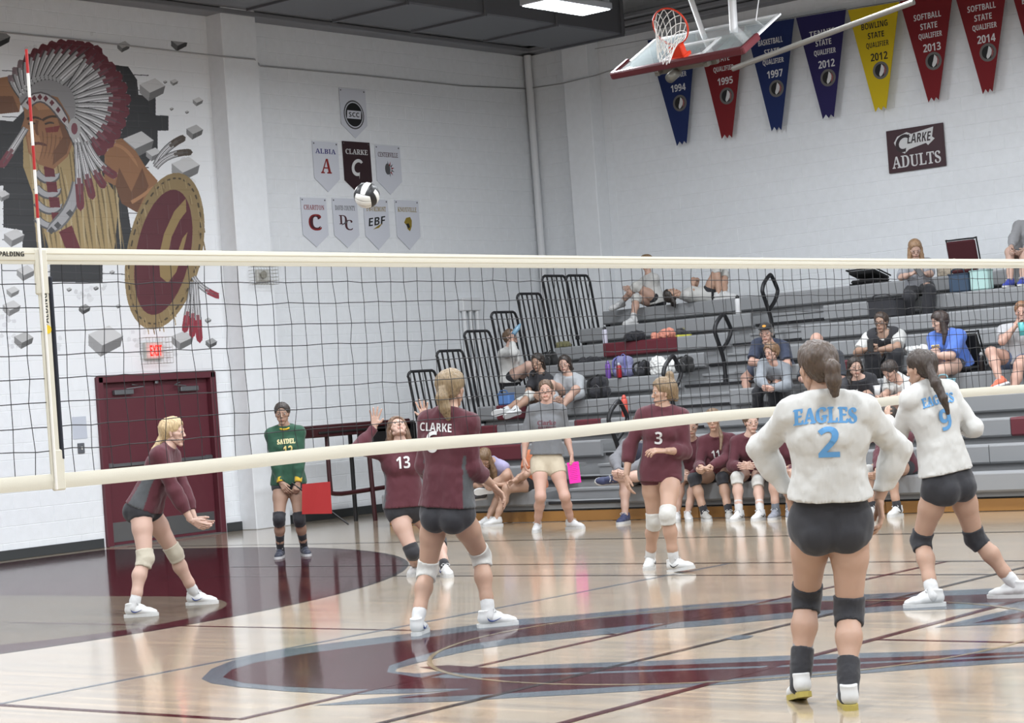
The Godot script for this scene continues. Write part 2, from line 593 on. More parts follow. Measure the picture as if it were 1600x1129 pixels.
func build_door(wb: Node) -> void:
	var maroon := mat("door_paint", Color(0.34, 0.15, 0.185), 0.42)
	var steel := mat("brushed_steel", Color(0.55, 0.56, 0.57), 0.35, 0.85)
	var d := struct_node("door_1")
	var mid := (DOOR_X0 + DOOR_X1) * 0.5
	var fr := st_new()
	for x in [DOOR_X0 + 0.03, DOOR_X1 - 0.03]:
		add_box(fr, Vector3(x, DOOR_TOP * 0.5, BACK_Z - 0.04), Vector3(0.05, DOOR_TOP * 0.5, 0.09), 0.008)
	add_box(fr, Vector3(mid, DOOR_TOP - 0.03, BACK_Z - 0.04), Vector3((DOOR_X1 - DOOR_X0) * 0.5, 0.05, 0.09), 0.008)
	part("door_frame", st_end(fr), maroon, d)
	for s in [-1.0, 1.0]:
		var w := (DOOR_X1 - DOOR_X0) * 0.5 - 0.085
		var cx: float = mid + s * (w * 0.5 + 0.004)
		var leaf := part("door_leaf", box_mesh(Vector3(w, DOOR_TOP - 0.09, 0.045), 0.006), maroon, d, Transform3D(Basis.IDENTITY, Vector3(cx, (DOOR_TOP - 0.09) * 0.5 + 0.008, BACK_Z - 0.06)))
		part("kick_plate", box_mesh(Vector3(w - 0.06, 0.25, 0.004), 0.001), steel, leaf, Transform3D(Basis.IDENTITY, Vector3(0, -0.87, 0.025)))
		var pb := st_new()
		add_box(pb, Vector3(0, -0.02, 0.06), Vector3(w * 0.47, 0.022, 0.016), 0.006)
		add_box(pb, Vector3(-w * 0.42, -0.02, 0.036), Vector3(0.05, 0.032, 0.02), 0.005)
		add_box(pb, Vector3(w * 0.42, -0.02, 0.036), Vector3(0.05, 0.032, 0.02), 0.005)
		part("push_bar", st_end(pb), steel, leaf)
		var cl := st_new()
		add_box(cl, Vector3(s * 0.10, 0.91, 0.055), Vector3(0.155, 0.032, 0.03), 0.006)
		add_tube(cl, [Vector3(s * 0.05, 0.95, 0.06), Vector3(-s * 0.2, 0.97, 0.12), Vector3(-s * 0.05, 1.0, 0.06)], 0.009, 6)
		part("door_closer", st_end(cl), mat("closer_metal", Color(0.45, 0.46, 0.47), 0.4, 0.6), leaf)
	part("threshold", box_mesh(Vector3(DOOR_X1 - DOOR_X0, 0.012, 0.16), 0.003), steel, d, Transform3D(Basis.IDENTITY, Vector3(mid, 0.006, BACK_Z - 0.03)))
	part("door_stop_magnet", box_mesh(Vector3(0.05, 0.04, 0.03), 0.006), steel, d, Transform3D(Basis.IDENTITY, Vector3(mid, DOOR_TOP - 0.1, BACK_Z + 0.005)))

# ---------- floor ----------
func floor_wood() -> StandardMaterial3D:
	var m := mat("maple_floor", Color(1, 1, 1), 0.16)
	rng.seed = 77
	var w := 1024
	var h := 1024
	var im := Image.create(w, h, false, Image.FORMAT_RGB8)
	var base := Color(0.655, 0.595, 0.515)
	var strips := 64
	var sw := w / strips
	var gn := FastNoiseLite.new()
	gn.seed = 9
	gn.frequency = 0.035
	for s in strips:
		var y := -rng.randi_range(0, 200)
		while y < h:
			var len := rng.randi_range(70, 300)
			var k := rng.randf_range(-1, 1)
			var tone := 1.0 + 0.085 * k * absf(k) + rng.randf_range(-0.02, 0.02)
			var c := Color(base.r * tone, base.g * tone * (1.0 - 0.012 * k), base.b * tone * (1.0 - 0.03 * k))
			im.fill_rect(Rect2i(s * sw, maxi(y, 0), sw, len), c)
			for g in 7:   # grain streaks
				var x := s * sw + rng.randi_range(0, sw - 1)
				var gy := y + rng.randi_range(0, len)
				im.fill_rect(Rect2i(x, maxi(gy, 0), 1, mini(rng.randi_range(20, 120), maxi(y + len - gy, 1))), c * rng.randf_range(0.9, 0.98))
			im.fill_rect(Rect2i(s * sw, maxi(y, 0), sw, 1), c * 0.72)
			y += len
		im.fill_rect(Rect2i(s * sw, 0, 1, h), base * 0.84)
	m.albedo_texture = ImageTexture.create_from_image(im)
	m.uv1_triplanar = true
	m.uv1_world_triplanar = true
	m.uv1_scale = Vector3(1.0 / 3.65, 1.0 / 3.65, 1.0 / 7.3)
	m.clearcoat_enabled = true
	m.clearcoat = 0.5
	m.clearcoat_roughness = 0.09
	return m

func gloss_paint(key: String, c: Color) -> StandardMaterial3D:
	var m := mat(key, c, 0.14)
	m.clearcoat_enabled = true
	m.clearcoat = 0.7
	m.clearcoat_roughness = 0.07
	return m

var mark_level := 0
func mark(parent: Node, called: String, outline: Array, m: Material) -> MeshInstance3D:
	mark_level += 1
	var pts := PackedVector2Array()
	for v in outline:
		pts.append(v)
	# outline in (x, z); the plane's y axis is -z so that its normal points up
	var flip := PackedVector2Array()
	for v in pts:
		flip.append(Vector2(v.x, -v.y))
	var st := st_new()
	add_slab(st, flip, Vector3(0, 0.0002 * mark_level, 0), Basis(Vector3.RIGHT, Vector3(0, 0, -1), Vector3.UP), 0.0)
	return part(called, st_end(st), m, parent)

func stripe(parent: Node, a: Vector2, b: Vector2, w: float, m: Material) -> void:
	var n := (b - a).normalized().orthogonal() * w * 0.5
	mark(parent, "painted_line", [a + n, b + n, b - n, a - n], m)

func arc(c: Vector2, r: float, a0: float, a1: float, n: int) -> Array:
	var o := []
	for k in n + 1:
		var a := deg_to_rad(lerpf(a0, a1, float(k) / n))
		o.append(c + Vector2(cos(a), sin(a)) * r)
	return o

func ring(parent: Node, called: String, c: Vector2, r: float, w: float, a0: float, a1: float, n: int, m: Material) -> void:
	var o := arc(c, r + w * 0.5, a0, a1, n)
	var i := arc(c, r - w * 0.5, a0, a1, n)
	i.reverse()
	mark(parent, called, o + i, m)

func fpx(list: Array) -> Array:
	var o := []
	for p in list:
		var g := on_y(p[0], p[1])
		o.append(Vector2(g.x, g.z))
	return o

func floor_marks(fl: Node) -> void:
	var maroon := gloss_paint("floor_maroon", Color(0.41, 0.17, 0.205))
	var grey := gloss_paint("floor_grey", Color(0.58, 0.62, 0.66))
	var wood: Material = mats["maple_floor"]
	var dark := gloss_paint("floor_line_dark", Color(0.27, 0.24, 0.25))
	var cream := gloss_paint("floor_line_cream", Color(0.80, 0.73, 0.60))
	# area inside the three-point arc, maroon, with the bare wood lane and free-throw circle left open
	var c3 := Vector2(4.85, -11.4)
	var arc3 := arc(c3, 6.45, 0.0, 180.0, 72)
	mark(fl, "painted_key", [Vector2(c3.x + 6.45, BACK_Z + 0.35)] + arc3 + [Vector2(c3.x - 6.45, BACK_Z + 0.35)], maroon)
	var lane := [Vector2(6.62, BACK_Z + 0.35)] + arc(Vector2(4.85, -7.05), 1.79, 0.0, 180.0, 40) + [Vector2(3.08, BACK_Z + 0.35)]
	mark(fl, "bare_wood_lane", lane, wood)
	ring(fl, "painted_arc", c3, 6.45, 0.05, 0.0, 180.0, 72, dark)
	# volleyball and cross-court lines
	stripe(fl, Vector2(4.89, -7.0), Vector2(4.89, -0.9), 0.05, maroon)
	stripe(fl, Vector2(4.89, 0.92), Vector2(4.89, 7.0), 0.05, maroon)
	stripe(fl, Vector2(1.70, -9.0), Vector2(1.70, -0.9), 0.06, maroon)
	stripe(fl, Vector2(8.2, -9.0), Vector2(8.2, 9.0), 0.05, dark)
	stripe(fl, Vector2(0.0, -2.87), Vector2(9.14, -2.87), 0.05, grey)
	stripe(fl, Vector2(0.0, 3.0), Vector2(9.14, 3.0), 0.05, grey)
	# big C-shaped emblem round the centre: blue-grey border, maroon body
	emblem(fl, maroon, grey)
	stripe(fl, Vector2(1.70, -0.87), Vector2(9.14, -0.87), 0.05, maroon)
	stripe(fl, Vector2(1.70, 0.92), Vector2(9.14, 0.92), 0.06, maroon)
	stripe(fl, Vector2(-3.0, 0.0), Vector2(13.0, 0.0), 0.05, dark)
	ring(fl, "painted_circle", Vector2(4.85, 0.0), 1.80, 0.03, 0.0, 360.0, 72, cream)
	stripe(fl, Vector2(9.12, -9.0), Vector2(9.12, 9.0), 0.05, dark)
	stripe(fl, Vector2(11.6, BACK_Z + 0.4), Vector2(11.6, 9.0), 0.05, dark)
	mark(fl, "net_post_cover", fpx([[1132, 998], [1150, 993], [1178, 993], [1170, 997], [1150, 1000]]), grey)

func emblem(fl: Node, maroon: Material, grey: Material) -> void:
	# outlines traced on the floor plane
	var outer_g := [[315, 1060], [330, 1045], [365, 1031], [420, 1018], [520, 1004], [620, 992], [720, 979], [800, 968], [900, 960], [1000, 951], [1100, 943], [1230, 934], [1400, 926], [1600, 917], [1700, 913],
		[1700, 945], [1600, 948], [1400, 954], [1230, 966], [1100, 978], [1000, 985], [900, 996], [800, 1006], [740, 1015], [690, 1026], [650, 1036], [620, 1044],
		[618, 1049], [650, 1052], [700, 1047], [800, 1040], [1000, 1033], [1230, 1024], [1450, 1017], [1600, 1010], [1700, 1006],
		[1700, 1024], [1600, 1034], [1450, 1044], [1230, 1061], [1080, 1073], [1000, 1079], [900, 1085], [800, 1090], [700, 1096], [600, 1099], [490, 1102],
		[560, 1093], [640, 1085], [735, 1077], [640, 1083], [540, 1085], [450, 1080], [370, 1073], [330, 1067]]
	mark(fl, "emblem_border", fpx(outer_g), grey)
	var body := [[348, 1058], [362, 1046], [400, 1035], [470, 1022], [560, 1010], [640, 1000], [720, 988], [800, 978], [900, 969], [1000, 960], [1100, 951], [1230, 942], [1400, 934], [1600, 926], [1700, 922],
		[1700, 937], [1600, 940], [1400, 946], [1230, 957], [1100, 969], [1000, 976], [900, 986], [800, 997], [730, 1007], [680, 1018], [640, 1029], [608, 1040], [605, 1050], [650, 1058], [720, 1060], [800, 1057], [1000, 1050], [1230, 1042], [1450, 1033], [1600, 1025], [1600, 1028], [1450, 1037], [1230, 1053], [1080, 1066], [1000, 1071], [900, 1077], [800, 1083], [700, 1088], [620, 1091], [735, 1076], [640, 1076], [540, 1077], [450, 1073], [380, 1067]]
	mark(fl, "emblem_body", fpx(body), maroon)
	mark(fl, "emblem_stroke", fpx([[655, 1042], [700, 1039], [800, 1046], [1000, 1041], [1230, 1032], [1450, 1025], [1600, 1018], [1600, 1022], [1450, 1030], [1230, 1039], [1000, 1047], [800, 1054], [720, 1052]]), maroon)
	mark(fl, "emblem_arrow_border", fpx([[1460, 980], [1600, 947], [1700, 926], [1700, 965], [1600, 973]]), grey)
	mark(fl, "emblem_arrow", fpx([[1520, 974], [1600, 955], [1700, 935], [1700, 957], [1600, 966]]), maroon)

# ---------- painted mural (flat paint on the block wall) ----------
var MURAL := Rect2(9.9, 2.2, 3.9, 4.4)
const MURAL_W := 832
const MURAL_H := 938
var _im: Image

func mpx(x: float, y: float) -> Vector2:
	var p := on_z(x, y, BACK_Z)
	return Vector2((p.x - MURAL.position.x) / MURAL.size.x * MURAL_W, (MURAL.end.y - p.y) / MURAL.size.y * MURAL_H)

func fill_poly(pts: Array, c: Color) -> void:
	var n := pts.size()
	var lo := 1e9
	var hi := -1e9
	for p in pts:
		lo = minf(lo, p.y)
		hi = maxf(hi, p.y)
	for y in range(maxi(0, int(floor(lo))), mini(MURAL_H - 1, int(ceil(hi))) + 1):
		var xs := []
		var yy := y + 0.5
		for i in n:
			var a: Vector2 = pts[i]
			var b: Vector2 = pts[(i + 1) % n]
			if (a.y <= yy) != (b.y <= yy):
				xs.append(a.x + (yy - a.y) / (b.y - a.y) * (b.x - a.x))
		xs.sort()
		for i in range(0, xs.size() - 1, 2):
			_im.fill_rect(Rect2i(int(round(xs[i])), y, maxi(1, int(round(xs[i + 1])) - int(round(xs[i]))), 1), c)

func pp(list: Array, c: Color) -> void:
	var o := []
	for p in list:
		o.append(mpx(p[0], p[1]))
	fill_poly(o, c)

func bez(a: Vector2, b: Vector2, c: Vector2, t: float) -> Vector2:
	return a.lerp(b, t).lerp(b.lerp(c, t), t)

# a painted stroke along a bent line in photo pixels, width w0..w1
func stroke(a: Vector2, b: Vector2, c: Vector2, w0: float, w1: float, col: Color, t0 := 0.0, t1 := 1.0) -> void:
	var l := []
	var r := []
	for k in 9:
		var t := lerpf(t0, t1, k / 8.0)
		var p := bez(a, b, c, t)
		var d := (bez(a, b, c, t + 0.02) - bez(a, b, c, t - 0.02)).normalized().orthogonal()
		var u := (t - t0) / (t1 - t0)
		var w := lerpf(w0, w1, t) * 0.5 * (1.0 if u < 0.7 or t1 < 0.99 else sqrt(maxf(0.0, 1.0 - pow((u - 0.7) / 0.3, 2.0))))
		l.append(mpx(p.x + d.x * w, p.y + d.y * w))
		r.push_front(mpx(p.x - d.x * w, p.y - d.y * w))
	fill_poly(l + r, col)

func feather(a: Vector2, b: Vector2, c: Vector2, w: float, tip: Color) -> void:
	stroke(a, b, c, w * 0.9, w * 1.15, Color(0.23, 0.22, 0.23))
	stroke(a, b, c, w * 0.72, w * 0.92, Color(0.62, 0.62, 0.63), 0.0, 0.97)
	stroke(a, b, c, w * 0.34, w * 0.42, Color(0.83, 0.83, 0.84), 0.05, 0.8)
	stroke(a, b, c, w * 1.0, w * 1.05, tip, 0.66, 1.0)
	stroke(a, b, c, w * 0.45, w * 0.45, tip.lightened(0.12), 0.58, 0.8)
	stroke(a, b, c, 1.2, 1.0, Color(0.3, 0.28, 0.29), 0.0, 0.9)

func crack_block(cx: float, cy: float, s: float, dark := 0.0) -> void:
	# a flying lump of wall drawn in greys
	pp([[cx - s, cy - s * 0.3], [cx + s * 0.2, cy - s * 0.8], [cx + s, cy - s * 0.2], [cx - s * 0.2, cy + s * 0.35]], Color(0.78 - dark, 0.78 - dark, 0.78 - dark))
	pp([[cx - s, cy - s * 0.3], [cx - s * 0.2, cy + s * 0.35], [cx - s * 0.3, cy + s], [cx - s, cy + s * 0.35]], Color(0.55 - dark, 0.55 - dark, 0.55 - dark))
	pp([[cx - s * 0.2, cy + s * 0.35], [cx + s, cy - s * 0.2], [cx + s * 0.85, cy + s * 0.4], [cx - s * 0.3, cy + s]], Color(0.4 - dark, 0.4 - dark, 0.4 - dark))

func mural_material() -> StandardMaterial3D:
	_im = Image.create(MURAL_W, MURAL_H, false, Image.FORMAT_RGB8)
	var wall := Color(0.895, 0.905, 0.915)
	_im.fill(wall)
	rng.seed = 31
	var hole := Color(0.135, 0.14, 0.15)
	var skin := Color(0.56, 0.35, 0.20)
	var skin_d := Color(0.40, 0.235, 0.13)
	var skin_l := Color(0.66, 0.44, 0.27)
	var hide := Color(0.62, 0.52, 0.31)
	var hide_d := Color(0.42, 0.34, 0.19)
	var maroon := Color(0.36, 0.075, 0.12)
	# soft grey smudges of painted dust
	for k in 26:
		var q := Vector2(rng.randf_range(0, 335), rng.randf_range(45, 560))
		for j in 10:
			var o := q + Vector2(rng.randfn(0, 7), rng.randfn(0, 7))
			var c := wall.lerp(Color(0.55, 0.55, 0.56), rng.randf_range(0.1, 0.3))
			var poly := []
			for i in 8:
				poly.append([o.x + cos(i * TAU / 8) * rng.randf_range(2, 5), o.y + sin(i * TAU / 8) * rng.randf_range(2, 5)])
			pp(poly, c)
	# the black hole broken through the blocks, stepped edges
	pp([[-20, 185], [20, 190], [60, 150], [120, 95], [200, 104], [214, 125], [216, 148], [243, 152], [243, 180], [263, 181], [263, 204], [246, 204], [246, 235], [225, 262], [190, 250], [200, 330], [210, 395], [160, 395], [160, 442], [78, 440], [78, 400], [35, 395], [35, 360], [5, 355], [5, 290], [-20, 290]], hole)
	for k in 14:
		var y := 110 + k * 24
		stroke(Vector2(-10, y), Vector2(120, y + 3), Vector2(260, y + 9), 1.2, 1.2, Color(0.19, 0.19, 0.2), 0.05, 0.9)
	# lumps of wall flying off
	for b in [[193, 72, 10, 0.1], [168, 45, 4, 0.1], [182, 37, 3, 0.2], [280, 67, 13, 0.2], [309, 158, 8, 0.0], [272, 128, 6, 0.0], [238, 138, 20, 0.0], [304, 205, 13, 0.1], [216, 224, 24, 0.02], [240, 240, 12, 0.0], [290, 262, 22, 0.0], [2, 60, 14, 0.3], [5, 305, 10, 0.0], [22, 370, 16, 0.0], [40, 425, 14, 0.0], [18, 480, 14, 0.0], [165, 530, 27, 0.0], [132, 482, 9, 0.25], [285, 530, 17, 0.05], [330, 535, 9, 0.2], [37, 530, 15, 0.1], [40, 615, 8, 0.2], [125, 625, 5, 0.2], [185, 478, 4, 0.1], [108, 452, 4, 0.1], [150, 450, 4, 0.2], [175, 425, 4, 0.1], [325, 500, 5, 0.1], [20, 455, 10, 0.0], [258, 128, 3, 0.1], [268, 170, 3, 0.1], [292, 175, 3, 0.1]]:
		crack_block(b[0], b[1], b[2], b[3])
	# raised arm at the left edge, sleeve of the robe, torso
	pp([[-20, 125], [20, 118], [35, 140], [30, 175], [0, 178], [-20, 170]], skin)
	pp([[-20, 150], [20, 150], [30, 175], [0, 178], [-20, 170]], skin_d)
	pp([[36, 205], [60, 230], [120, 225], [165, 280], [186, 310], [178, 395], [78, 395], [50, 300], [36, 260]], hide)
	for k in 22:
		var x := 45.0 + k * 6.2
		stroke(Vector2(x, 225 + (k % 5) * 12), Vector2(x + 8, 300), Vector2(x + 14 + (k % 3) * 6, 395), 1.5, 3.5, hide_d if k % 3 else hide.lightened(0.16))
	# upper arm that holds the shield
	pp([[163, 222], [190, 216], [212, 236], [228, 262], [246, 282], [240, 312], [214, 332], [190, 318], [180, 290], [163, 282]], skin)
	pp([[186, 262], [205, 300], [222, 262], [232, 290], [214, 332], [190, 318], [180, 290]], skin_d)
	stroke(Vector2(170, 226), Vector2(196, 222), Vector2(216, 262), 5, 5, skin_l)
	stroke(Vector2(205, 316), Vector2(226, 305), Vector2(240, 290), 6, 4, skin_l)
	# collar plates and the woven breast band
	for k in 4:
		var y := 268.0 + k * 24
		stroke(Vector2(56, y), Vector2(74 + k * 2, y + 26), Vector2(94 + k * 2, y + 2), 12, 12, Color(0.28, 0.28, 0.29))
		stroke(Vector2(57, y), Vector2(74 + k * 2, y + 24), Vector2(93 + k * 2, y + 2), 8, 8, Color(0.60, 0.60, 0.61))
		pp([[68 + k * 4, y - 8], [84 + k * 4, y - 8], [86 + k * 4, y + 8], [70 + k * 4, y + 8]], maroon)
	stroke(Vector2(122, 285), Vector2(112, 340), Vector2(72, 362), 20, 20, Color(0.36, 0.36, 0.37))
	stroke(Vector2(122, 285), Vector2(112, 340), Vector2(72, 362), 14, 14, Color(0.60, 0.60, 0.61))
	for q in [[109, 333], [90, 352], [80, 360]]:
		pp([[q[0], q[1] - 6], [q[0] + 6, q[1]], [q[0], q[1] + 6], [q[0] - 6, q[1]]], Color(0.25, 0.25, 0.26))
	pp([[92, 362], [112, 352], [126, 390], [104, 392]], maroon)
	var skirt := []
	for k in 24:
		skirt.append([86 + cos(k * TAU / 24) * 58, 142 + sin(k * TAU / 24) * 58])
	pp(skirt, Color(0.52, 0.51, 0.52))
	# head in half profile under the fan of feathers
	pp([[36, 158], [60, 144], [90, 152], [108, 182], [116, 215], [106, 244], [84, 264], [58, 256], [44, 238], [40, 214], [33, 200], [38, 184]], skin)
	pp([[40, 200], [58, 204], [66, 230], [60, 252], [46, 236]], skin_l)
	pp([[88, 180], [106, 185], [112, 215], [104, 240], [82, 258], [84, 236], [98, 214]], skin_d)
	pp([[50, 160], [70, 156], [84, 170], [60, 172]], skin_l)
	stroke(Vector2(42, 186), Vector2(56, 180), Vector2(66, 188), 4, 3, skin_d.darkened(0.5))
	stroke(Vector2(66, 188), Vector2(80, 178), Vector2(92, 184), 4, 3, skin_d.darkened(0.5))
	stroke(Vector2(70, 194), Vector2(77, 190), Vector2(85, 193), 3, 3, Color(0.2, 0.13, 0.1))
	stroke(Vector2(44, 194), Vector2(50, 191), Vector2(56, 194), 3, 3, Color(0.2, 0.13, 0.1))
	pp([[70, 200], [94, 196], [90, 206], [72, 207]], Color(0.45, 0.12, 0.10))
	stroke(Vector2(58, 188), Vector2(54, 205), Vector2(60, 212), 5, 4, skin_d)
	stroke(Vector2(48, 226), Vector2(60, 221), Vector2(74, 228), 5, 4, Color(0.33, 0.15, 0.11))
	for k in 6:
		stroke(Vector2(66 + k * 7, 205 + k * 2), Vector2(70 + k * 6, 225), Vector2(62 + k * 6, 248), 1.2, 1.2, skin_d)
	# feathers behind: left drooping, crown fan, then the side fan
	feather(Vector2(40, 200), Vector2(25, 225), Vector2(0, 262), 12, maroon.lightened(0.1))
	for k in 12:
		var a := deg_to_rad(198.0 + k * 9.5)
		var base_p := Vector2(72, 160) + Vector2(cos(a), sin(a)) * Vector2(38, 38)
		var tip := Vector2(84, 140) + Vector2(cos(a), sin(a)) * Vector2(66, 76) + Vector2(k * 3.6, 0)
		feather(base_p, base_p.lerp(tip, 0.55) + Vector2(-7 + k * 0.3, -4), tip, 19, maroon if k > 2 else Color(0.45, 0.36, 0.38))
	for k in 13:
		var a := deg_to_rad(-62.0 + k * 11.5)
		var reach := 92.0 - absf(k - 5) * 2.5
		var base_p := Vector2(104, 165) + Vector2(cos(a), sin(a)) * Vector2(14, 30)
		var tip := base_p + Vector2(cos(a * 0.9), sin(a * 0.9)) * reach * Vector2(0.95, 0.9)
		feather(base_p, base_p.lerp(tip, 0.5) + Vector2(2, -8), tip, 18, maroon.lightened(0.05))
	for k in 4:
		feather(Vector2(120 + k * 5, 222), Vector2(122 + k * 10, 262), Vector2(126 + k * 19, 330 - k * 18), 12, maroon.lightened(0.06))
	# brow band with beads, ear disc
	stroke(Vector2(38, 168), Vector2(70, 122), Vector2(110, 205), 17, 17, Color(0.30, 0.27, 0.28))
	stroke(Vector2(38, 168), Vector2(70, 122), Vector2(110, 205), 12, 12, Color(0.70, 0.69, 0.69))
	for k in 7:
		var q := bez(Vector2(38, 168), Vector2(70, 122), Vector2(110, 205), 0.1 + k * 0.13)
		pp([[q.x - 4, q.y], [q.x, q.y - 5], [q.x + 4, q.y], [q.x, q.y + 5]], maroon)
	var ear := []
	var ear2 := []
	for k in 16:
		ear.append([116 + cos(k * TAU / 16) * 10, 201 + sin(k * TAU / 16) * 17])
		ear2.append([116 + cos(k * TAU / 16) * 5, 201 + sin(k * TAU / 16) * 9])
	pp(ear, Color(0.66, 0.66, 0.66))
	pp(ear2, maroon.lightened(0.15))
	# two loose feathers and the round hide shield
	feather(Vector2(243, 258), Vector2(256, 228), Vector2(290, 214), 11, Color(0.25, 0.20, 0.16))
	feather(Vector2(243, 262), Vector2(262, 236), Vector2(301, 238), 10, Color(0.25, 0.20, 0.16))
	var sh := []
	var s1 := []
	for k in 40:
		var a := k * TAU / 40
		var ax := Vector2(23, -122).rotated(0)
		var bx := Vector2(58, 8)
		var p := Vector2(257, 392) + ax * cos(a) + bx * sin(a)
		var q := Vector2(255, 394) + ax * cos(a) * 0.8 + bx * sin(a) * 0.72
		sh.append([p.x, p.y])
		s1.append([q.x, q.y])
	pp(sh, Color(0.52, 0.42, 0.24))
	for k in 40:
		var a := k * TAU / 40
		var p := Vector2(257, 392) + Vector2(23, -122) * cos(a) * 0.93 + Vector2(58, 8) * sin(a) * 0.9
		var p2 := Vector2(257, 392) + Vector2(23, -122) * cos(a + 0.09) * 0.93 + Vector2(58, 8) * sin(a + 0.09) * 0.9
		stroke(p, p.lerp(p2, 0.5), p2, 2.5, 2.5, Color(0.22, 0.17, 0.1), 0.0, 1.0)
	for k in 60:
		var a := rng.randf_range(0, TAU)
		var f := rng.randf_range(0.8, 1.0)
		var p := Vector2(257, 392) + Vector2(23, -122) * cos(a) * f + Vector2(58, 8) * sin(a) * f
		stroke(p, p + Vector2(2, 7), p + Vector2(3, 16), 1.5, 1.5, Color(0.45, 0.35, 0.19) if k % 2 else Color(0.60, 0.50, 0.31), 0.0, 0.9)
	pp(s1, maroon.darkened(0.15))
	# pale letter stroke on the shield
	pp([[290, 310], [272, 330], [256, 365], [248, 400], [250, 432], [262, 442], [275, 425], [285, 395], [293, 362], [285, 372], [276, 398], [268, 412], [262, 400], [268, 370], [280, 345], [291, 330]], Color(0.55, 0.44, 0.23))
	# feathers hanging from the rim
	feather(Vector2(302, 432), Vector2(312, 452), Vector2(345, 464), 9, Color(0.55, 0.09, 0.15))
	for k in 3:
		feather(Vector2(301 + k * 2, 440), Vector2(294 + k * 7, 480), Vector2(288 + k * 12, 520 + k * 8), 10, Color(0.55, 0.09, 0.15))
	var m := StandardMaterial3D.new()
	m.resource_name = "mural_paint"
	_im.adjust_bcs(1.06, 0.84, 0.84)
	m.albedo_texture = ImageTexture.create_from_image(_im)
	m.roughness = 0.55
	m.uv1_triplanar = true
	m.uv1_world_triplanar = true
	m.uv1_triplanar_sharpness = 8.0
	# triplanar on a wall that faces z looks the texture up at (x, -y) * scale + offset
	m.uv1_scale = Vector3(1.0 / MURAL.size.x, 1.0 / MURAL.size.y, 1.0)
	m.uv1_offset = Vector3(-MURAL.position.x / MURAL.size.x, -MURAL.end.y / MURAL.size.y, 0)
	return m

# ---------- bleachers ----------
const STAND_Z0 := -11.75
const STAND_Z1 := 5.0
const AISLE0 := -8.75
const AISLE1 := -7.6
func row_x(i: int) -> float: return ROW_X + ROW_D * (i - 1)
func row_y(i: int) -> float: return ROW_Y + ROW_R * (i - 1)
func deck_y(i: int) -> float: return row_y(i) - 0.42   # where the feet of people in row i stand

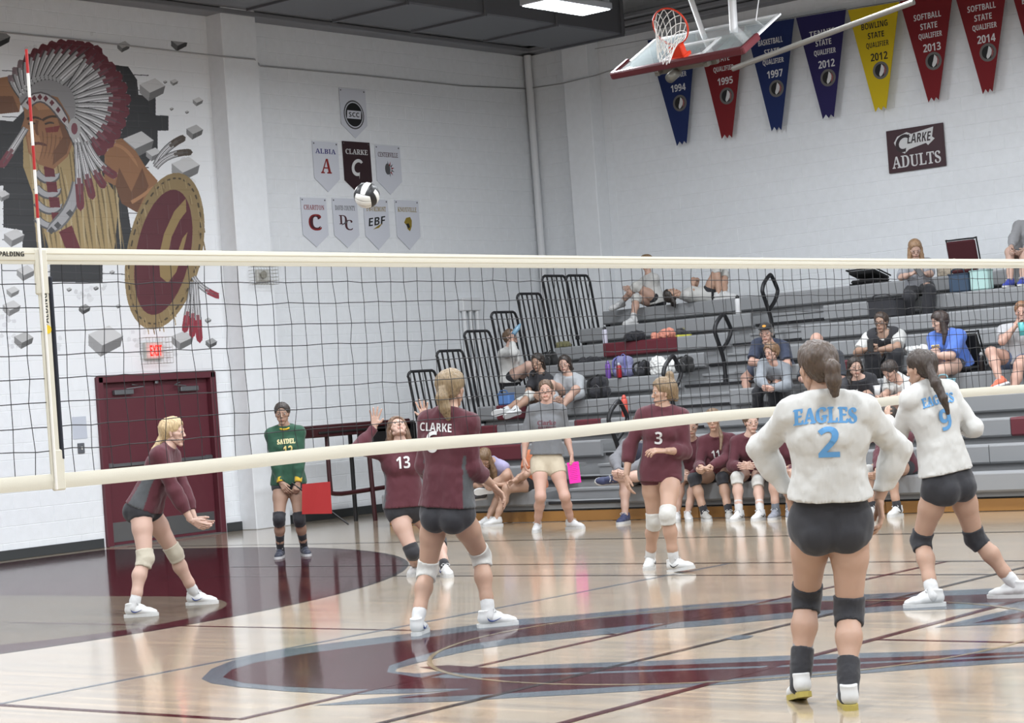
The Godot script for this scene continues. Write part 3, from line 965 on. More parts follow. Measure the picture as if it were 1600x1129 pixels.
func build_bleachers() -> void:
	var grey := mat("bleacher_grey", Color(0.51, 0.515, 0.52), 0.5)
	var dgrey := grey
	var deckm := grey
	var maroon := mat("bleacher_maroon", Color(0.36, 0.13, 0.165), 0.45)
	var black := mat("bleacher_steel", Color(0.12, 0.12, 0.13), 0.45, 0.3)
	var wood := mat("kick_wood", Color(0.58, 0.41, 0.20), 0.45)
	var t := thing("bleachers", "grey folding bleachers with maroon seat sections and black rails along the wall", "bleachers")
	# maroon lengths per row, as photo pixels along the seat edge
	var red := {8: [[942, 1057]], 4: [[735, 776], [897, 938]], 3: [[741, 813], [1340, 1376], [1578, 1625]], 5: [[775, 822]], 6: [[864, 905], [1308, 1344]], 7: [[1345, 1392]]}
	for i in range(1, 11):
		var x := row_x(i)
		var y := row_y(i)
		var ends := []   # [z0, z1, is maroon]
		var z0: float = STAND_Z0 + (0.35 if i <= 4 else 0.0)
		var cuts := [[AISLE0, AISLE1, 2]]
		for r in red.get(i, []):
			cuts.append([zspan(r[0], x, y), zspan(r[1], x, y), 1])
		if i == 10:
			cuts.pop_front()
		cuts.sort_custom(func(a, b): return a[0] < b[0])
		var z := z0
		for c in cuts:
			var a := maxf(c[0], z0)
			if a > z + 0.05:
				ends.append([z, a, 0])
			if c[2] == 1:
				ends.append([a, c[1], 1])
			z = c[1]
		# the long remainder in modules of about two metres
		while z < STAND_Z1 - 0.1:
			var e := minf(z + 2.2, STAND_Z1)
			ends.append([z, e, 0])
			z = e
		for s in ends:
			seat(t, x, y, s[0], s[1], maroon if s[2] == 1 else grey)
		# foot deck behind this row and dark riser below the seat
		var back := row_x(i + 1) + 0.06
		part("deck", box_mesh(Vector3(back - x - 0.1, 0.03, STAND_Z1 - z0 - 0.02), 0.004), deckm, t, Transform3D(Basis.IDENTITY, Vector3((x + 0.1 + back) * 0.5, y - 0.18, (z0 + STAND_Z1) * 0.5)))
		var low: float = maxf(y - 0.45, 0.15)
		part("riser", box_mesh(Vector3(0.025, y - 0.19 - low, STAND_Z1 - z0 - 0.04)), dgrey, t, Transform3D(Basis.IDENTITY, Vector3(x + 0.11, (y - 0.19 + low) * 0.5, (z0 + STAND_Z1) * 0.5)))
		# steel closure at the end of the row
		part("end_frame", box_mesh(Vector3(0.5, 0.05, 0.05), 0.005), black, t, Transform3D(Basis.IDENTITY, Vector3(x + 0.3, y - 0.21, z0 + 0.03)))
		var pz := z0 + 0.1
		part("post", box_mesh(Vector3(0.05, maxf(y - 0.2, 0.05), 0.05), 0.004), black, t, Transform3D(Basis.IDENTITY, Vector3(x + 0.4, maxf(y - 0.2, 0.05) * 0.5, pz)))
		if i < 10:
			# aisle: deck tread with a dark nosing and a half step between rows
			var am := (AISLE0 + AISLE1) * 0.5
			var aw := AISLE1 - AISLE0
			part("aisle_nosing", box_mesh(Vector3(0.05, 0.035, aw - 0.03), 0.006), black, t, Transform3D(Basis.IDENTITY, Vector3(x + 0.09, y - 0.178, am)))
			part("half_step", box_mesh(Vector3(0.26, 0.035, aw * 0.8), 0.006), deckm, t, Transform3D(Basis.IDENTITY, Vector3(x + 0.55, y - 0.05, am - 0.05)))
			part("half_step_riser", box_mesh(Vector3(0.02, 0.11, aw * 0.78), 0.003), dgrey, t, Transform3D(Basis.IDENTITY, Vector3(x + 0.45, y - 0.115, am - 0.05)))
	# front: wooden kickboards below the first seats
	var kz := STAND_Z0 + 0.35
	while kz < STAND_Z1:
		var e := minf(kz + 2.4, STAND_Z1)
		part("kickboard", box_mesh(Vector3(0.03, 0.125, e - kz - 0.006), 0.004), wood, t, Transform3D(Basis.IDENTITY, Vector3(ROW_X + 0.13, 0.066, (kz + e) * 0.5)))
		kz = e
	part("front_gap", box_mesh(Vector3(0.04, 0.1, STAND_Z1 - STAND_Z0 - 0.4)), black, t, Transform3D(Basis.IDENTITY, Vector3(ROW_X + 0.16, 0.18, (STAND_Z0 + 0.35 + STAND_Z1) * 0.5)))
	# end rails, leaning a little to the front
	for k in 7:
		var i := 3 + k
		var bx := row_x(i) + 0.13
		var by := row_y(i) - 0.12
		var hgt := 1.17 if k < 6 else 0.92
		if k == 6: bx -= 0.09
		var lean := -0.19
		var r := 0.019
		var w := 0.55
		var zz := STAND_Z0 - 0.06
		var rail := st_new()
		var pts := [Vector3(bx, by, zz)]
		var tl := Vector3(bx + lean * hgt, by + hgt, zz)
		var trr := tl + Vector3(w, 0, 0)
		pts.append(tl + Vector3(-lean * 0.09, -0.09, 0))
		for a in 4:
			var an := PI + (a + 0.5) * PI / 8
			pts.append(tl + Vector3(0.08 + cos(an) * 0.08, -0.08 - sin(an) * 0.08, 0))
		for a in 4:
			var an := -PI / 2 + (a + 0.5) * PI / 8
			pts.append(trr + Vector3(-0.08 + cos(an) * 0.08, -0.08 - sin(an) * 0.08, 0))
		pts.append(trr + Vector3(-lean * 0.09, -0.09, 0))
		pts.append(Vector3(bx + w, by, zz))
		add_tube(rail, pts, r, 8)
		var rl := part("end_rail", st_end(rail), black, t)
		for q in range(1, 5):
			var fx := w * q / 5.0
			part("rail_bar", tube_mesh([Vector3(bx + fx, by, zz), Vector3(bx + fx + lean * hgt, by + hgt - 0.005, zz)], 0.014, 6), black, rl)
		part("rail_foot", box_mesh(Vector3(w + 0.06, 0.05, 0.09), 0.005), black, rl, Transform3D(Basis.IDENTITY, Vector3(bx + w * 0.5, by, zz + 0.02)))
	# looped hand rails up the aisle
	for i in [2, 4, 6, 8]:
		var b := Vector3(row_x(i) + 0.2, row_y(i) - 0.17, -8.17)
		var pole := [b, b + Vector3(0, 0.2, 0), b + Vector3(-0.03, 0.36, 0), b + Vector3(-0.15, 0.62, 0), b + Vector3(-0.165, 0.69, 0), b + Vector3(-0.11, 0.78, 0), b + Vector3(0.03, 0.88, 0), b + Vector3(0.09, 0.87, 0), b + Vector3(0.20, 0.71, 0), b + Vector3(0.195, 0.64, 0), b + Vector3(0.11, 0.53, 0), b + Vector3(-0.04, 0.42, 0)]
		var hr := part("hand_rail", tube_mesh(smooth_path(pole, 4), 0.027, 10), black, t)
		part("socket", tube_mesh([b, b + Vector3(0, 0.1, 0)], 0.034, 10), black, hr)

# z at which a pixel column meets the seat edge of a row
func zspan(px: float, x: float, y: float) -> float:
	var lo := -14.0
	var hi := 8.0
	for k in 40:
		var m := (lo + hi) * 0.5
		if to_px(Vector3(x, y, m)).x < px: lo = m
		else: hi = m
	return lo

func seat(t: Node, x: float, y: float, z0: float, z1: float, m: Material) -> void:
	# moulded bench: rounded nose, face 17 cm tall
	var o := PackedVector2Array([Vector2(0.02, -0.20), Vector2(0.0, -0.18), Vector2(0.0, -0.02), Vector2(0.006, -0.006), Vector2(0.02, 0.0), Vector2(0.28, 0.0), Vector2(0.29, -0.012), Vector2(0.29, -0.04), Vector2(0.05, -0.05), Vector2(0.05, -0.20)])
	var st := st_new()
	add_slab(st, o, Vector3(x, y, z0 + 0.004), Basis(Vector3.RIGHT, Vector3.UP, Vector3(0, 0, 1)), z1 - z0 - 0.008)
	part("seat_board", st_end(st), m, t)

func smooth_path(p: Array, n: int) -> Array:
	var o := []
	for i in p.size() - 1:
		var a: Vector3 = p[maxi(i - 1, 0)]
		var b: Vector3 = p[i]
		var c: Vector3 = p[i + 1]
		var d: Vector3 = p[mini(i + 2, p.size() - 1)]
		for k in n:
			o.append(b.cubic_interpolate(c, a, d, float(k) / n))
	o.append(p[-1])
	return o

# ---------- net ----------
func build_net() -> void:
	var cream := cloth("net_tape", Color(0.77, 0.755, 0.70))
	var cord := mat("net_cord", Color(0.13, 0.13, 0.14), 0.8)
	var post := mat("post_paint", Color(0.25, 0.26, 0.28), 0.4, 0.6)
	var t := thing("volleyball_net", "black volleyball net with cream tapes and a red and white antenna across the court", "net", Vector3(0, 0, 0))
	var top_y := 2.265
	var x0 := -0.40
	var x1 := 9.55
	rng.seed = 4
	# tapes: folded bands, slightly wavy
	for w in 2:
		var st := st_new()
		var n := 60
		for side in [1.0, -1.0]:
			for k in n:
				var a := x0 + (x1 - x0) * k / n
				var b := x0 + (x1 - x0) * (k + 1) / n
				var ya := (top_y - 0.012 * sin(PI * k / n)) if w == 0 else (top_y - 0.93 - 0.006 * sin(k * 0.35))
				var yb := (top_y - 0.012 * sin(PI * (k + 1) / n)) if w == 0 else (top_y - 0.93 - 0.006 * sin((k + 1) * 0.35))
				var h := 0.068 if w == 0 else 0.062
				var za := 0.006
				# bulging section of three facets
				var prof := [[0.0, 0.002], [-h * 0.25, za], [-h * 0.75, za], [-h, 0.002]]
				st.set_smooth_group(2)
				for j in 3:
					var p0 := Vector3(a, ya + prof[j][0], side * prof[j][1])
					var p1 := Vector3(b, yb + prof[j][0], side * prof[j][1])
					var p2 := Vector3(b, yb + prof[j + 1][0], side * prof[j + 1][1])
					var p3 := Vector3(a, ya + prof[j + 1][0], side * prof[j + 1][1])
					if side > 0: quad(st, p3, p2, p1, p0)
					else: quad(st, p0, p1, p2, p3)
		part("top_tape" if w == 0 else "bottom_tape", st_end(st), cream, t)
	for w in 2:   # stitched seams on the top tape
		part("seam", box_mesh(Vector3(x1 - x0, 0.003, 0.0135)), mat("seam", Color(0.66, 0.62, 0.53), 0.9), t, Transform3D(Basis.IDENTITY, Vector3((x0 + x1) * 0.5, top_y - 0.026 - w * 0.028, 0)))
	# netting: ten-centimetre squares
	var st := st_new()
	var ny := 9
	var nx := int((x1 - x0) / 0.1)
	var offs := []
	for j in ny + 2:
		var row := []
		for i in nx + 1:
			row.append(Vector3(rng.randfn(0, 0.0028), rng.randfn(0, 0.0022), rng.randfn(0, 0.004)))
		offs.append(row)
	for j in ny + 1:
		var pts := []
		for i in nx + 1:
			pts.append(Vector3(x0 + i * 0.1, top_y - 0.05 - j * 0.0985, 0) + (offs[j][i] if j > 0 and j < ny else Vector3.ZERO))
		if j > 0 and j < ny:
			add_tube(st, pts, 0.0021, 4, false)
	for i in nx + 1:
		var pts := []
		for j in ny + 1:
			pts.append(Vector3(x0 + i * 0.1 + 0.004 * sin(j * 0.5 + i * 0.3), top_y - 0.05 - j * 0.0985, 0) + (offs[j][i] if j > 0 and j < ny else Vector3.ZERO))
		add_tube(st, pts, 0.0021, 4, false)
	var mesh := part("netting", st_end(st), cord, t)
	mesh.set_meta("kind", "stuff")
	# end sleeves
	for x in [x0, x1]:
		part("end_sleeve", box_mesh(Vector3(0.075, 1.0, 0.014), 0.005), cream, t, Transform3D(Basis.IDENTITY, Vector3(x, top_y - 0.5, 0)))
	# side bands with antennas over the side lines
	for x in [0.0, 9.34]:
		var band := part("side_band", box_mesh(Vector3(0.05, 0.94, 0.016), 0.005), cream, t, Transform3D(Basis.IDENTITY, Vector3(x + 0.0, top_y - 0.5, 0)))
		part("upper_cuff", box_mesh(Vector3(0.062, 0.19, 0.022), 0.006), cream, band, Transform3D(Basis.IDENTITY, Vector3(-0.005, 0.40, 0)))
		part("lower_cuff", box_mesh(Vector3(0.062, 0.17, 0.022), 0.006), cream, band, Transform3D(Basis.IDENTITY, Vector3(0.012, -0.42, 0)))
		part("navy_edging", box_mesh(Vector3(0.018, 0.76, 0.02), 0.005), mat("navy_edging", Color(0.05, 0.07, 0.13), 0.7), band, Transform3D(Basis.IDENTITY, Vector3(0.036, 0.0, 0.002)))
		part("round_sticker", slab_mesh(disc(0.018, 16), Vector3.ZERO, Basis.IDENTITY, 0.002), mat("sticker_yellow", Color(0.80, 0.68, 0.05), 0.5), band, Transform3D(Basis.IDENTITY, Vector3(0.0, 0.16, 0.012)))
		var ant := part("antenna", tube_mesh([Vector3(x - 0.012, top_y - 1.0, 0.014), Vector3(x - 0.012, top_y + 0.02, 0.014)], 0.006, 8), mat("antenna_white", Color(0.85, 0.84, 0.82), 0.4), t)
		for k in 8:
			var y := top_y + 0.02 + k * 0.1
			part("stripe", tube_mesh([Vector3(x - 0.012, y, 0.014), Vector3(x - 0.012, y + 0.1, 0.014)], 0.0062, 8), mat("antenna_red", Color(0.62, 0.07, 0.06), 0.4) if k % 2 == 1 else mat("antenna_white", Color(0.85, 0.84, 0.82), 0.4), ant)
	letters("SPALDING", Vector3(-0.16, top_y - 0.028, 0.0085), Basis.IDENTITY, 0.02, 0.14, mat("print_black", Color(0.05, 0.05, 0.05), 0.7), t, false, 0.001)
	var sp := Basis(Vector3(0, 1, 0), Vector3(-1, 0, 0), Vector3(0, 0, 1))
	letters("SPALDING", Vector3(0.0, top_y - 0.27, 0.0085), sp, 0.022, 0.16, mat("print_black", Color(0.05, 0.05, 0.05), 0.7), t, false, 0.001)
	# ropes to the posts
	for e in [[x0, -1.05], [x1, 10.2]]:
		for y in [top_y - 0.03, top_y - 0.96]:
			part("rope", tube_mesh([Vector3(e[0], y, 0), Vector3(e[1], y + 0.01, 0)], 0.005, 6), cord, t)
	for x in [-1.1, 10.25]:
		var p := thing("net_post", "grey steel volleyball post holding the net end", "post", Vector3(x, 0, 0), 0.0, "net posts")
		part("tube", lathe_mesh([Vector2(0, 0), Vector2(0.045, 0), Vector2(0.045, 2.42), Vector2(0.03, 2.44), Vector2(0, 2.44)], 16), post, p)
		part("floor_plate", lathe_mesh([Vector2(0, 0), Vector2(0.11, 0), Vector2(0.11, 0.008), Vector2(0.05, 0.02), Vector2(0, 0.02)], 20), post, p)
		part("winch", box_mesh(Vector3(0.06, 0.14, 0.1), 0.01), post, p, Transform3D(Basis.IDENTITY, Vector3(-0.02 if x < 0 else 0.02, 1.1, 0.07)))

# ---------- volleyball in the air ----------
func build_ball() -> void:
	var at := at_depth(573, 305, 16.9)
	var t := thing("volleyball", "black and white volleyball high in the air above the net", "ball", at)
	var r := 0.106
	var white := mat("ball_white", Color(0.82, 0.82, 0.80), 0.45)
	var black := mat("ball_black", Color(0.05, 0.05, 0.055), 0.45)
	var turn := Basis(Vector3(0.5, 0.3, 0.8).normalized(), 0.9)
	var faces := [Basis.IDENTITY, Basis(Vector3.UP, PI / 2), Basis(Vector3.UP, PI), Basis(Vector3.UP, -PI / 2), Basis(Vector3.RIGHT, PI / 2), Basis(Vector3.RIGHT, -PI / 2)]
	for f in 6:
		var fb: Basis = turn * faces[f]
		for s in 3:
			var st := st_new()
			st.set_smooth_group(1)
			var n := 6
			var u0 := -1.0 + s * 2.0 / 3.0 + 0.02
			var u1 := -1.0 + (s + 1) * 2.0 / 3.0 - 0.02
			for i in n:
				for j in n:
					var q := []
					for e in [[i, j], [i + 1, j], [i + 1, j + 1], [i, j + 1]]:
						var u := lerpf(u0, u1, float(e[0]) / n)
						var v := lerpf(-0.98, 0.98, float(e[1]) / n)
						var edge: bool = e[0] == 0 or e[0] == n or e[1] == 0 or e[1] == n
						var d := Vector3(tan(u * PI / 4), tan(v * PI / 4), 1).normalized()
						if f % 2: d = Vector3(tan(v * PI / 4), tan(-u * PI / 4), 1).normalized()
						q.append(fb * (d * (r if not edge else r - 0.002)))
					quad(st, q[0], q[1], q[2], q[3])
			part("panel", st_end(st), white if (s == 1 or f == 3) else black, t)
	var core := SphereMesh.new()
	core.radius = r - 0.003
	core.height = (r - 0.003) * 2
	core.radial_segments = 24
	core.rings = 12
	part("bladder", core, black, t)

# ---------- folded-up side basket ----------
func build_goal() -> void:
	var glass := mat("backboard_glass", Color(0.85, 0.9, 0.9, 0.18), 0.05)
	glass.transparency = BaseMaterial3D.TRANSPARENCY_ALPHA
	var white := mat("goal_white", Color(0.82, 0.82, 0.82), 0.4)
	var pad := mat("goal_pad", Color(0.30, 0.06, 0.09), 0.5)
	var steel := mat("goal_steel", Color(0.42, 0.41, 0.38), 0.45, 0.4)
	var orange := mat("rim_orange", Color(0.80, 0.20, 0.06), 0.4)
	var w := Vector3(0, 0, 1)
	var x := 13.3
	while on_x(1160, 77, x).z - on_x(960, 118, x).z > 1.83:
		x -= 0.05
	while on_x(1160, 77, x).z - on_x(960, 118, x).z < 1.83:
		x += 0.02
	var nl := on_x(960, 118, x)
	var nr := on_x(1160, 77, x)
	var y := (nl.y + nr.y) * 0.5
	var mid := Vector3(x, y, (nl.z + nr.z) * 0.5)
	var h := Vector3(0.87, 0.49, 0).normalized()
	var n := w.cross(h) * -1.0
	if n.y < 0: n = -n
	var t := thing("basketball_goal", "glass basketball backboard with orange rim and maroon padding folded up under the ceiling", "basketball goal", mid)
	var fb := Basis(w, h, n)           # board frame: along, up the board, face
	if fb.determinant() < 0: fb = Basis(-w, h, n)
	var hh := 1.02
	var board := part("backboard", box_mesh(Vector3(1.83, hh, 0.014)), glass, t, Transform3D(fb, h * hh * 0.5))
	var st := st_new()
	for e in [[Vector3(0, hh * 0.5 - 0.02, 0), Vector3(0.915, 0.022, 0.012)], [Vector3(0, -hh * 0.5 + 0.02, 0), Vector3(0.915, 0.022, 0.012)], [Vector3(0.895, 0, 0), Vector3(0.022, hh * 0.5, 0.012)], [Vector3(-0.895, 0, 0), Vector3(0.022, hh * 0.5, 0.012)]]:
		add_box(st, e[0], e[1], 0.003)
	part("frame", st_end(st), white, board)
	st = st_new()
	for e in [[Vector3(0, 0.07, 0), Vector3(0.3, 0.024, 0.009)], [Vector3(0, -0.36, 0), Vector3(0.3, 0.024, 0.009)], [Vector3(0.28, -0.145, 0), Vector3(0.024, 0.23, 0.009)], [Vector3(-0.28, -0.145, 0), Vector3(0.024, 0.23, 0.009)]]:
		add_box(st, e[0], e[1])
	part("target_square", st_end(st), white, board)
	st = st_new()
	add_box(st, Vector3(0, -hh * 0.5 - 0.012, 0), Vector3(0.94, 0.035, 0.045), 0.015)
	for s in [-1.0, 1.0]:
		add_box(st, Vector3(s * 0.925, -hh * 0.5 + 0.17, 0), Vector3(0.032, 0.21, 0.045), 0.015)
	part("edge_padding", st_end(st), pad, board)
	# rim, bracket and net
	var rc := n * 0.40 + h * 0.14
	var rp := []
	for k in 33:
		var a := TAU * k / 32
		rp.append(rc + (w * cos(a) + n * sin(a)) * 0.229)
	var rim := part("rim", tube_mesh(rp, 0.011, 8), orange, t)
	st = st_new()
	add_box(st, n * 0.09 + h * 0.1, Vector3(0.09, 0.05, 0.09), 0.01, fb)
	add_box(st, n * 0.03 + h * 0.12, Vector3(0.1, 0.09, 0.02), 0.006, fb)
	part("rim_bracket", st_end(st), orange, rim)
	# the cord net has fallen over towards the board
	st = st_new()
	var down := Vector3.DOWN
	var loops := 12
	var rows := 6
	var grid := []
	for j in rows + 1:
		var f := float(j) / rows
		var line := []
		for k in loops:
			var a := TAU * (k + 0.5 * (j % 2)) / loops
			var rr := lerpf(0.225, 0.085, pow(f, 0.8))
			var p := rc - h * (0.33 * f) + (w * cos(a) + n * sin(a)) * rr + down * (0.20 * f * f + 0.08 * f) + h * 0.12 * f
			line.append(p)
		grid.append(line)
	for j in rows:
		for k in loops:
			var o: int = k if j % 2 == 0 else (k + 1) % loops
			add_tube(st, [grid[j][k], grid[j + 1][k]], 0.005, 5, false)
			add_tube(st, [grid[j][k], grid[j + 1][(k + (loops - 1 if j % 2 == 0 else 1)) % loops]], 0.005, 5, false)
	part("rim_net", st_end(st), mat("goal_net", Color(0.86, 0.85, 0.83), 0.8), rim)
	# arms behind the board and struts up to the roof steel
	st = st_new()
	add_box(st, h * 0.15 - n * 0.10, Vector3(0.45, 0.03, 0.05), 0.006, fb)
	add_box(st, h * 0.75 - n * 0.08, Vector3(0.6, 0.03, 0.04), 0.006, fb)
	for s in [-0.35, 0.35]:
		add_box(st, h * 0.45 - n * 0.1 + w * s, Vector3(0.03, 0.42, 0.03), 0.006, fb)
	add_lathe(st, [Vector2(0, -0.1), Vector2(0.06, -0.1), Vector2(0.06, 0.1), Vector2(0, 0.1)], h * 0.06 - n * 0.16 + w * -0.15, 12, fb)
	part("back_bracket", st_end(st), steel, t)
	var up := func_goal_points(mid)
	part("strut", tube_mesh([w * 0.70 - n * 0.2, up[0] - mid], 0.033, 8), mat("strut_steel", Color(0.50, 0.49, 0.47), 0.4, 0.3), t)
	part("mast", tube_mesh([h * 0.8 - n * 0.05 + w * 0.35, up[1] - mid], 0.05, 10), white, t)
	part("mast", tube_mesh([h * 0.85 - n * 0.05 + w * -0.1, up[2] - mid], 0.035, 10), white, t)
	part("cable", tube_mesh([h * 0.95 + w * 0.6, up[3] - mid], 0.008, 6), white, t)
	part("pivot_beam", box_mesh(Vector3(0.14, 0.14, 3.4), 0.01), mat("joist_steel", Color(0.2, 0.2, 0.215), 0.6, 0.2), t, Transform3D(Basis.IDENTITY, Vector3(15.6, CEIL_Y - 0.28, -6.2) - mid))

func func_goal_points(mid: Vector3) -> Array:
	return [at_depth(1428, 3, 22.4), Vector3(15.6, CEIL_Y - 0.3, -6.6), Vector3(15.6, CEIL_Y - 0.3, -7.6), Vector3(15.6, CEIL_Y - 0.3, -5.9)]

# ---------- banners, pennants, signs ----------
func wall_frame_right() -> Basis:
	return Basis(Vector3(0, 0, 1), Vector3.UP, Vector3(-1, 0, 0))

func build_banners() -> void:
	var wht := mat("print_white", Color(0.80, 0.80, 0.80), 0.7)
	var blk := mat("print_black", Color(0.05, 0.05, 0.05), 0.7)
	var list := [
		[[1012, 63], [1087, 52], [1058, 228], [1073, 224], Color(0.045, 0.13, 0.33), "royal blue", ["", "STATE", "QUALIFIER", "1994"]],
		[[1088, 52], [1163, 41], [1128, 217], [1144, 215], Color(0.44, 0.055, 0.085), "red", ["", "STATE", "QUALIFIER", "1995"]],
		[[1165, 41], [1241, 29], [1206, 205], [1221, 203], Color(0.045, 0.13, 0.33), "royal blue", ["BASKETBALL", "STATE", "QUALIFIER", "1997"]],
		[[1244, 28], [1322, 15], [1286, 186], [1303, 183], Color(0.115, 0.085, 0.30), "purple", ["TENNIS", "STATE", "QUALIFIER", "2012"]],
		[[1325, 16], [1405, 3], [1368, 175], [1385, 170], Color(0.76, 0.66, 0.03), "yellow", ["BOWLING", "STATE", "QUALIFIER", "2012"]],
		[[1406, 2], [1489, -11], [1451, 160], [1467, 156], Color(0.44, 0.055, 0.085), "red", ["SOFTBALL", "STATE", "QUALIFIER", "2013"]],
		[[1491, -12], [1574, -25], [1536, 147], [1551, 143], Color(0.44, 0.055, 0.085), "red", ["SOFTBALL", "STATE", "QUALIFIER", "2014"]],
		[[1577, -26], [1660, -39], [1622, 134], [1637, 130], Color(0.44, 0.055, 0.085), "red", ["BASEBALL", "STATE", "QUALIFIER", "2015"]]]
	var b := wall_frame_right()
	var pin: float = RIGHT_X - 0.16
	var cable := []
	for e in list:
		var tl := on_x(e[0][0], e[0][1], pin)
		var tr2 := on_x(e[1][0], e[1][1], pin)
		var bl := on_x(e[2][0], e[2][1], pin)
		var br := on_x(e[3][0], e[3][1], pin)
		var o := Vector3(pin, tl.y, tl.z)
		var p2 := func_flat(o, [tl, bl, bl.lerp(br, 0.3) + Vector3.UP * 0.06, bl.lerp(br, 0.55), bl.lerp(br, 0.75) + Vector3.UP * 0.05, br, tr2])
		var m := cloth("felt_%s" % e[5], e[4])
		var year: String = e[6][3]
		var say: String = {"1994": "blue pennant half hidden behind the folded backboard", "1995": "red pennant between the two blue pennants", "1997": "blue basketball pennant beside the purple pennant", "2013": "red softball pennant beside the yellow pennant", "2014": "red softball pennant over the maroon Adults sign", "2015": "red pennant hanging beyond the softball pennants"}.get(year, "%s %s pennant in the row above the bleachers" % [e[5], e[6][0].to_lower()])
		var t := thing("state_banner", say, "banner", o)
		var st := st_new()
		add_slab(st, p2, Vector3.ZERO, b, 0.006)
		part("felt", st_end(st), m, t)
		var cx := p2[0].x * 0.25 + p2[1].x * 0.25 + p2[5].x * 0.25 + p2[6].x * 0.25
		var H := -p2[1].y
		var ink: Material = blk if e[5] == "yellow" else wht
		var rows := [[0.12, 0.075, 0.42], [0.215, 0.075, 0.26], [0.31, 0.08, 0.36], [0.42, 0.095, 0.27]]
		for k in 4:
			if e[6][k] != "":
				letters(e[6][k], Vector3.ZERO + b.x * (cx + (0.012 * k)) + b.y * (-H * rows[k][0] - 0.1) + b.z * 0.006, b, rows[k][1] * 1.15, rows[k][2], ink, t, false, 0.002)
		# round seal: grey ring, black and white halves
		var sc := b.x * (cx + 0.045) + b.y * (-H * 0.62) + b.z * 0.006
		part("seal_ring", slab_mesh(disc(0.125, 28), sc, b, 0.002), mat("seal_grey", Color(0.38, 0.37, 0.36), 0.7), t)
		part("seal_disc", slab_mesh(disc(0.09, 28), sc + b.z * 0.002, b, 0.002), blk, t)
		var half := [Vector2(0.02, 0.085), Vector2(0.045, 0.06), Vector2(0.06, 0.02), Vector2(0.05, -0.03), Vector2(0.02, -0.07), Vector2(-0.01, -0.088), Vector2(-0.025, -0.06), Vector2(-0.018, -0.03), Vector2(-0.005, 0.0), Vector2(0.006, 0.04)]
		part("seal_profile", slab_mesh(half, sc + b.z * 0.004, b, 0.001), wht, t)
		var pinkh := [Vector2(0.045, 0.07), Vector2(0.075, 0.045), Vector2(0.088, 0.0), Vector2(0.075, -0.045), Vector2(0.045, -0.075), Vector2(0.055, -0.02), Vector2(0.062, 0.02)]
		part("seal_map", slab_mesh(pinkh, sc + b.z * 0.004, b, 0.001), mat("seal_pink", Color(0.55, 0.33, 0.33), 0.7), t)
		for c in [tl, tr2]:
			cable.append(c + Vector3(-0.02, 0.012, 0))
	cable.push_front(cable[0] + Vector3(0, 0.02, -1.0))
	top("banner_cable", tube_mesh(cable, 0.004, 5), mat("cable", Color(0.3, 0.3, 0.31), 0.5), "thin cable that carries the row of felt pennants", "cable")

func func_flat(o: Vector3, pts: Array) -> PackedVector2Array:
	var r := PackedVector2Array()
	for p in pts:
		r.append(Vector2(p.z - o.z, p.y - o.y))
	return r

func build_adults_sign() -> void:
	var b := wall_frame_right()
	var t := thing("wall_sign", "maroon board reading Adults high on the white wall", "sign", Vector3(RIGHT_X - 0.03, 4.585, -7.125))
	part("board", box_mesh(Vector3(0.03, 0.60, 0.89), 0.004), mat("sign_maroon", Color(0.20, 0.055, 0.095), 0.5), t)
	var wht := mat("print_white", Color(0.80, 0.80, 0.80), 0.7)
	var dk := mat("sign_maroon_dark", Color(0.12, 0.03, 0.06), 0.5)
	letters("ADULTS", b.y * -0.16 + b.z * 0.015, b, 0.17, 0.76, wht, t, true)
	# the team wordmark: big C, slanted LARKE, swoosh with an arrow
	var sl := Basis(b.x, (b.y + b.x * 0.18), b.z)
	var swash := [Vector2(-0.33, 0.12), Vector2(-0.27, 0.2), Vector2(-0.12, 0.245), Vector2(-0.05, 0.21), Vector2(0.3, 0.265), Vector2(0.27, 0.13), Vector2(0.31, 0.1), Vector2(0.2, 0.02), Vector2(0.17, 0.055), Vector2(-0.1, 0.0), Vector2(-0.17, -0.05), Vector2(-0.28, 0.0)]
	part("wordmark_outline", slab_mesh(swash, b.z * 0.015, b, 0.001), wht, t)
	part("wordmark_letter", letter_c(0.125), dk, t, Transform3D(Basis(b.x, b.y, b.z), b.x * -0.18 + b.y * 0.095 + b.z * 0.017))
	letters("LARKE", b.x * 0.07 + b.y * 0.145 + b.z * 0.016, sl, 0.13, 0.36, dk, t)

# a slanted hooked letter C, pointed at its lower end, as a flat print
func letter_c(r: float) -> ArrayMesh:
	var o := []
	for k in 17:
		var a := deg_to_rad(lerpf(40, 290, k / 16.0))
		o.append(Vector2(cos(a) * r * 1.0 + sin(a) * r * 0.2, sin(a) * r))
	o.append(Vector2(r * 0.15, -r * 1.35))
	for k in 17:
		var a := deg_to_rad(lerpf(300, 50, k / 16.0))
		o.append(Vector2(cos(a) * r * 0.66 + sin(a) * r * 0.14 + r * 0.08, sin(a) * r * 0.62))
	return slab_mesh(o, Vector3.ZERO, Basis.IDENTITY, 0.0015)

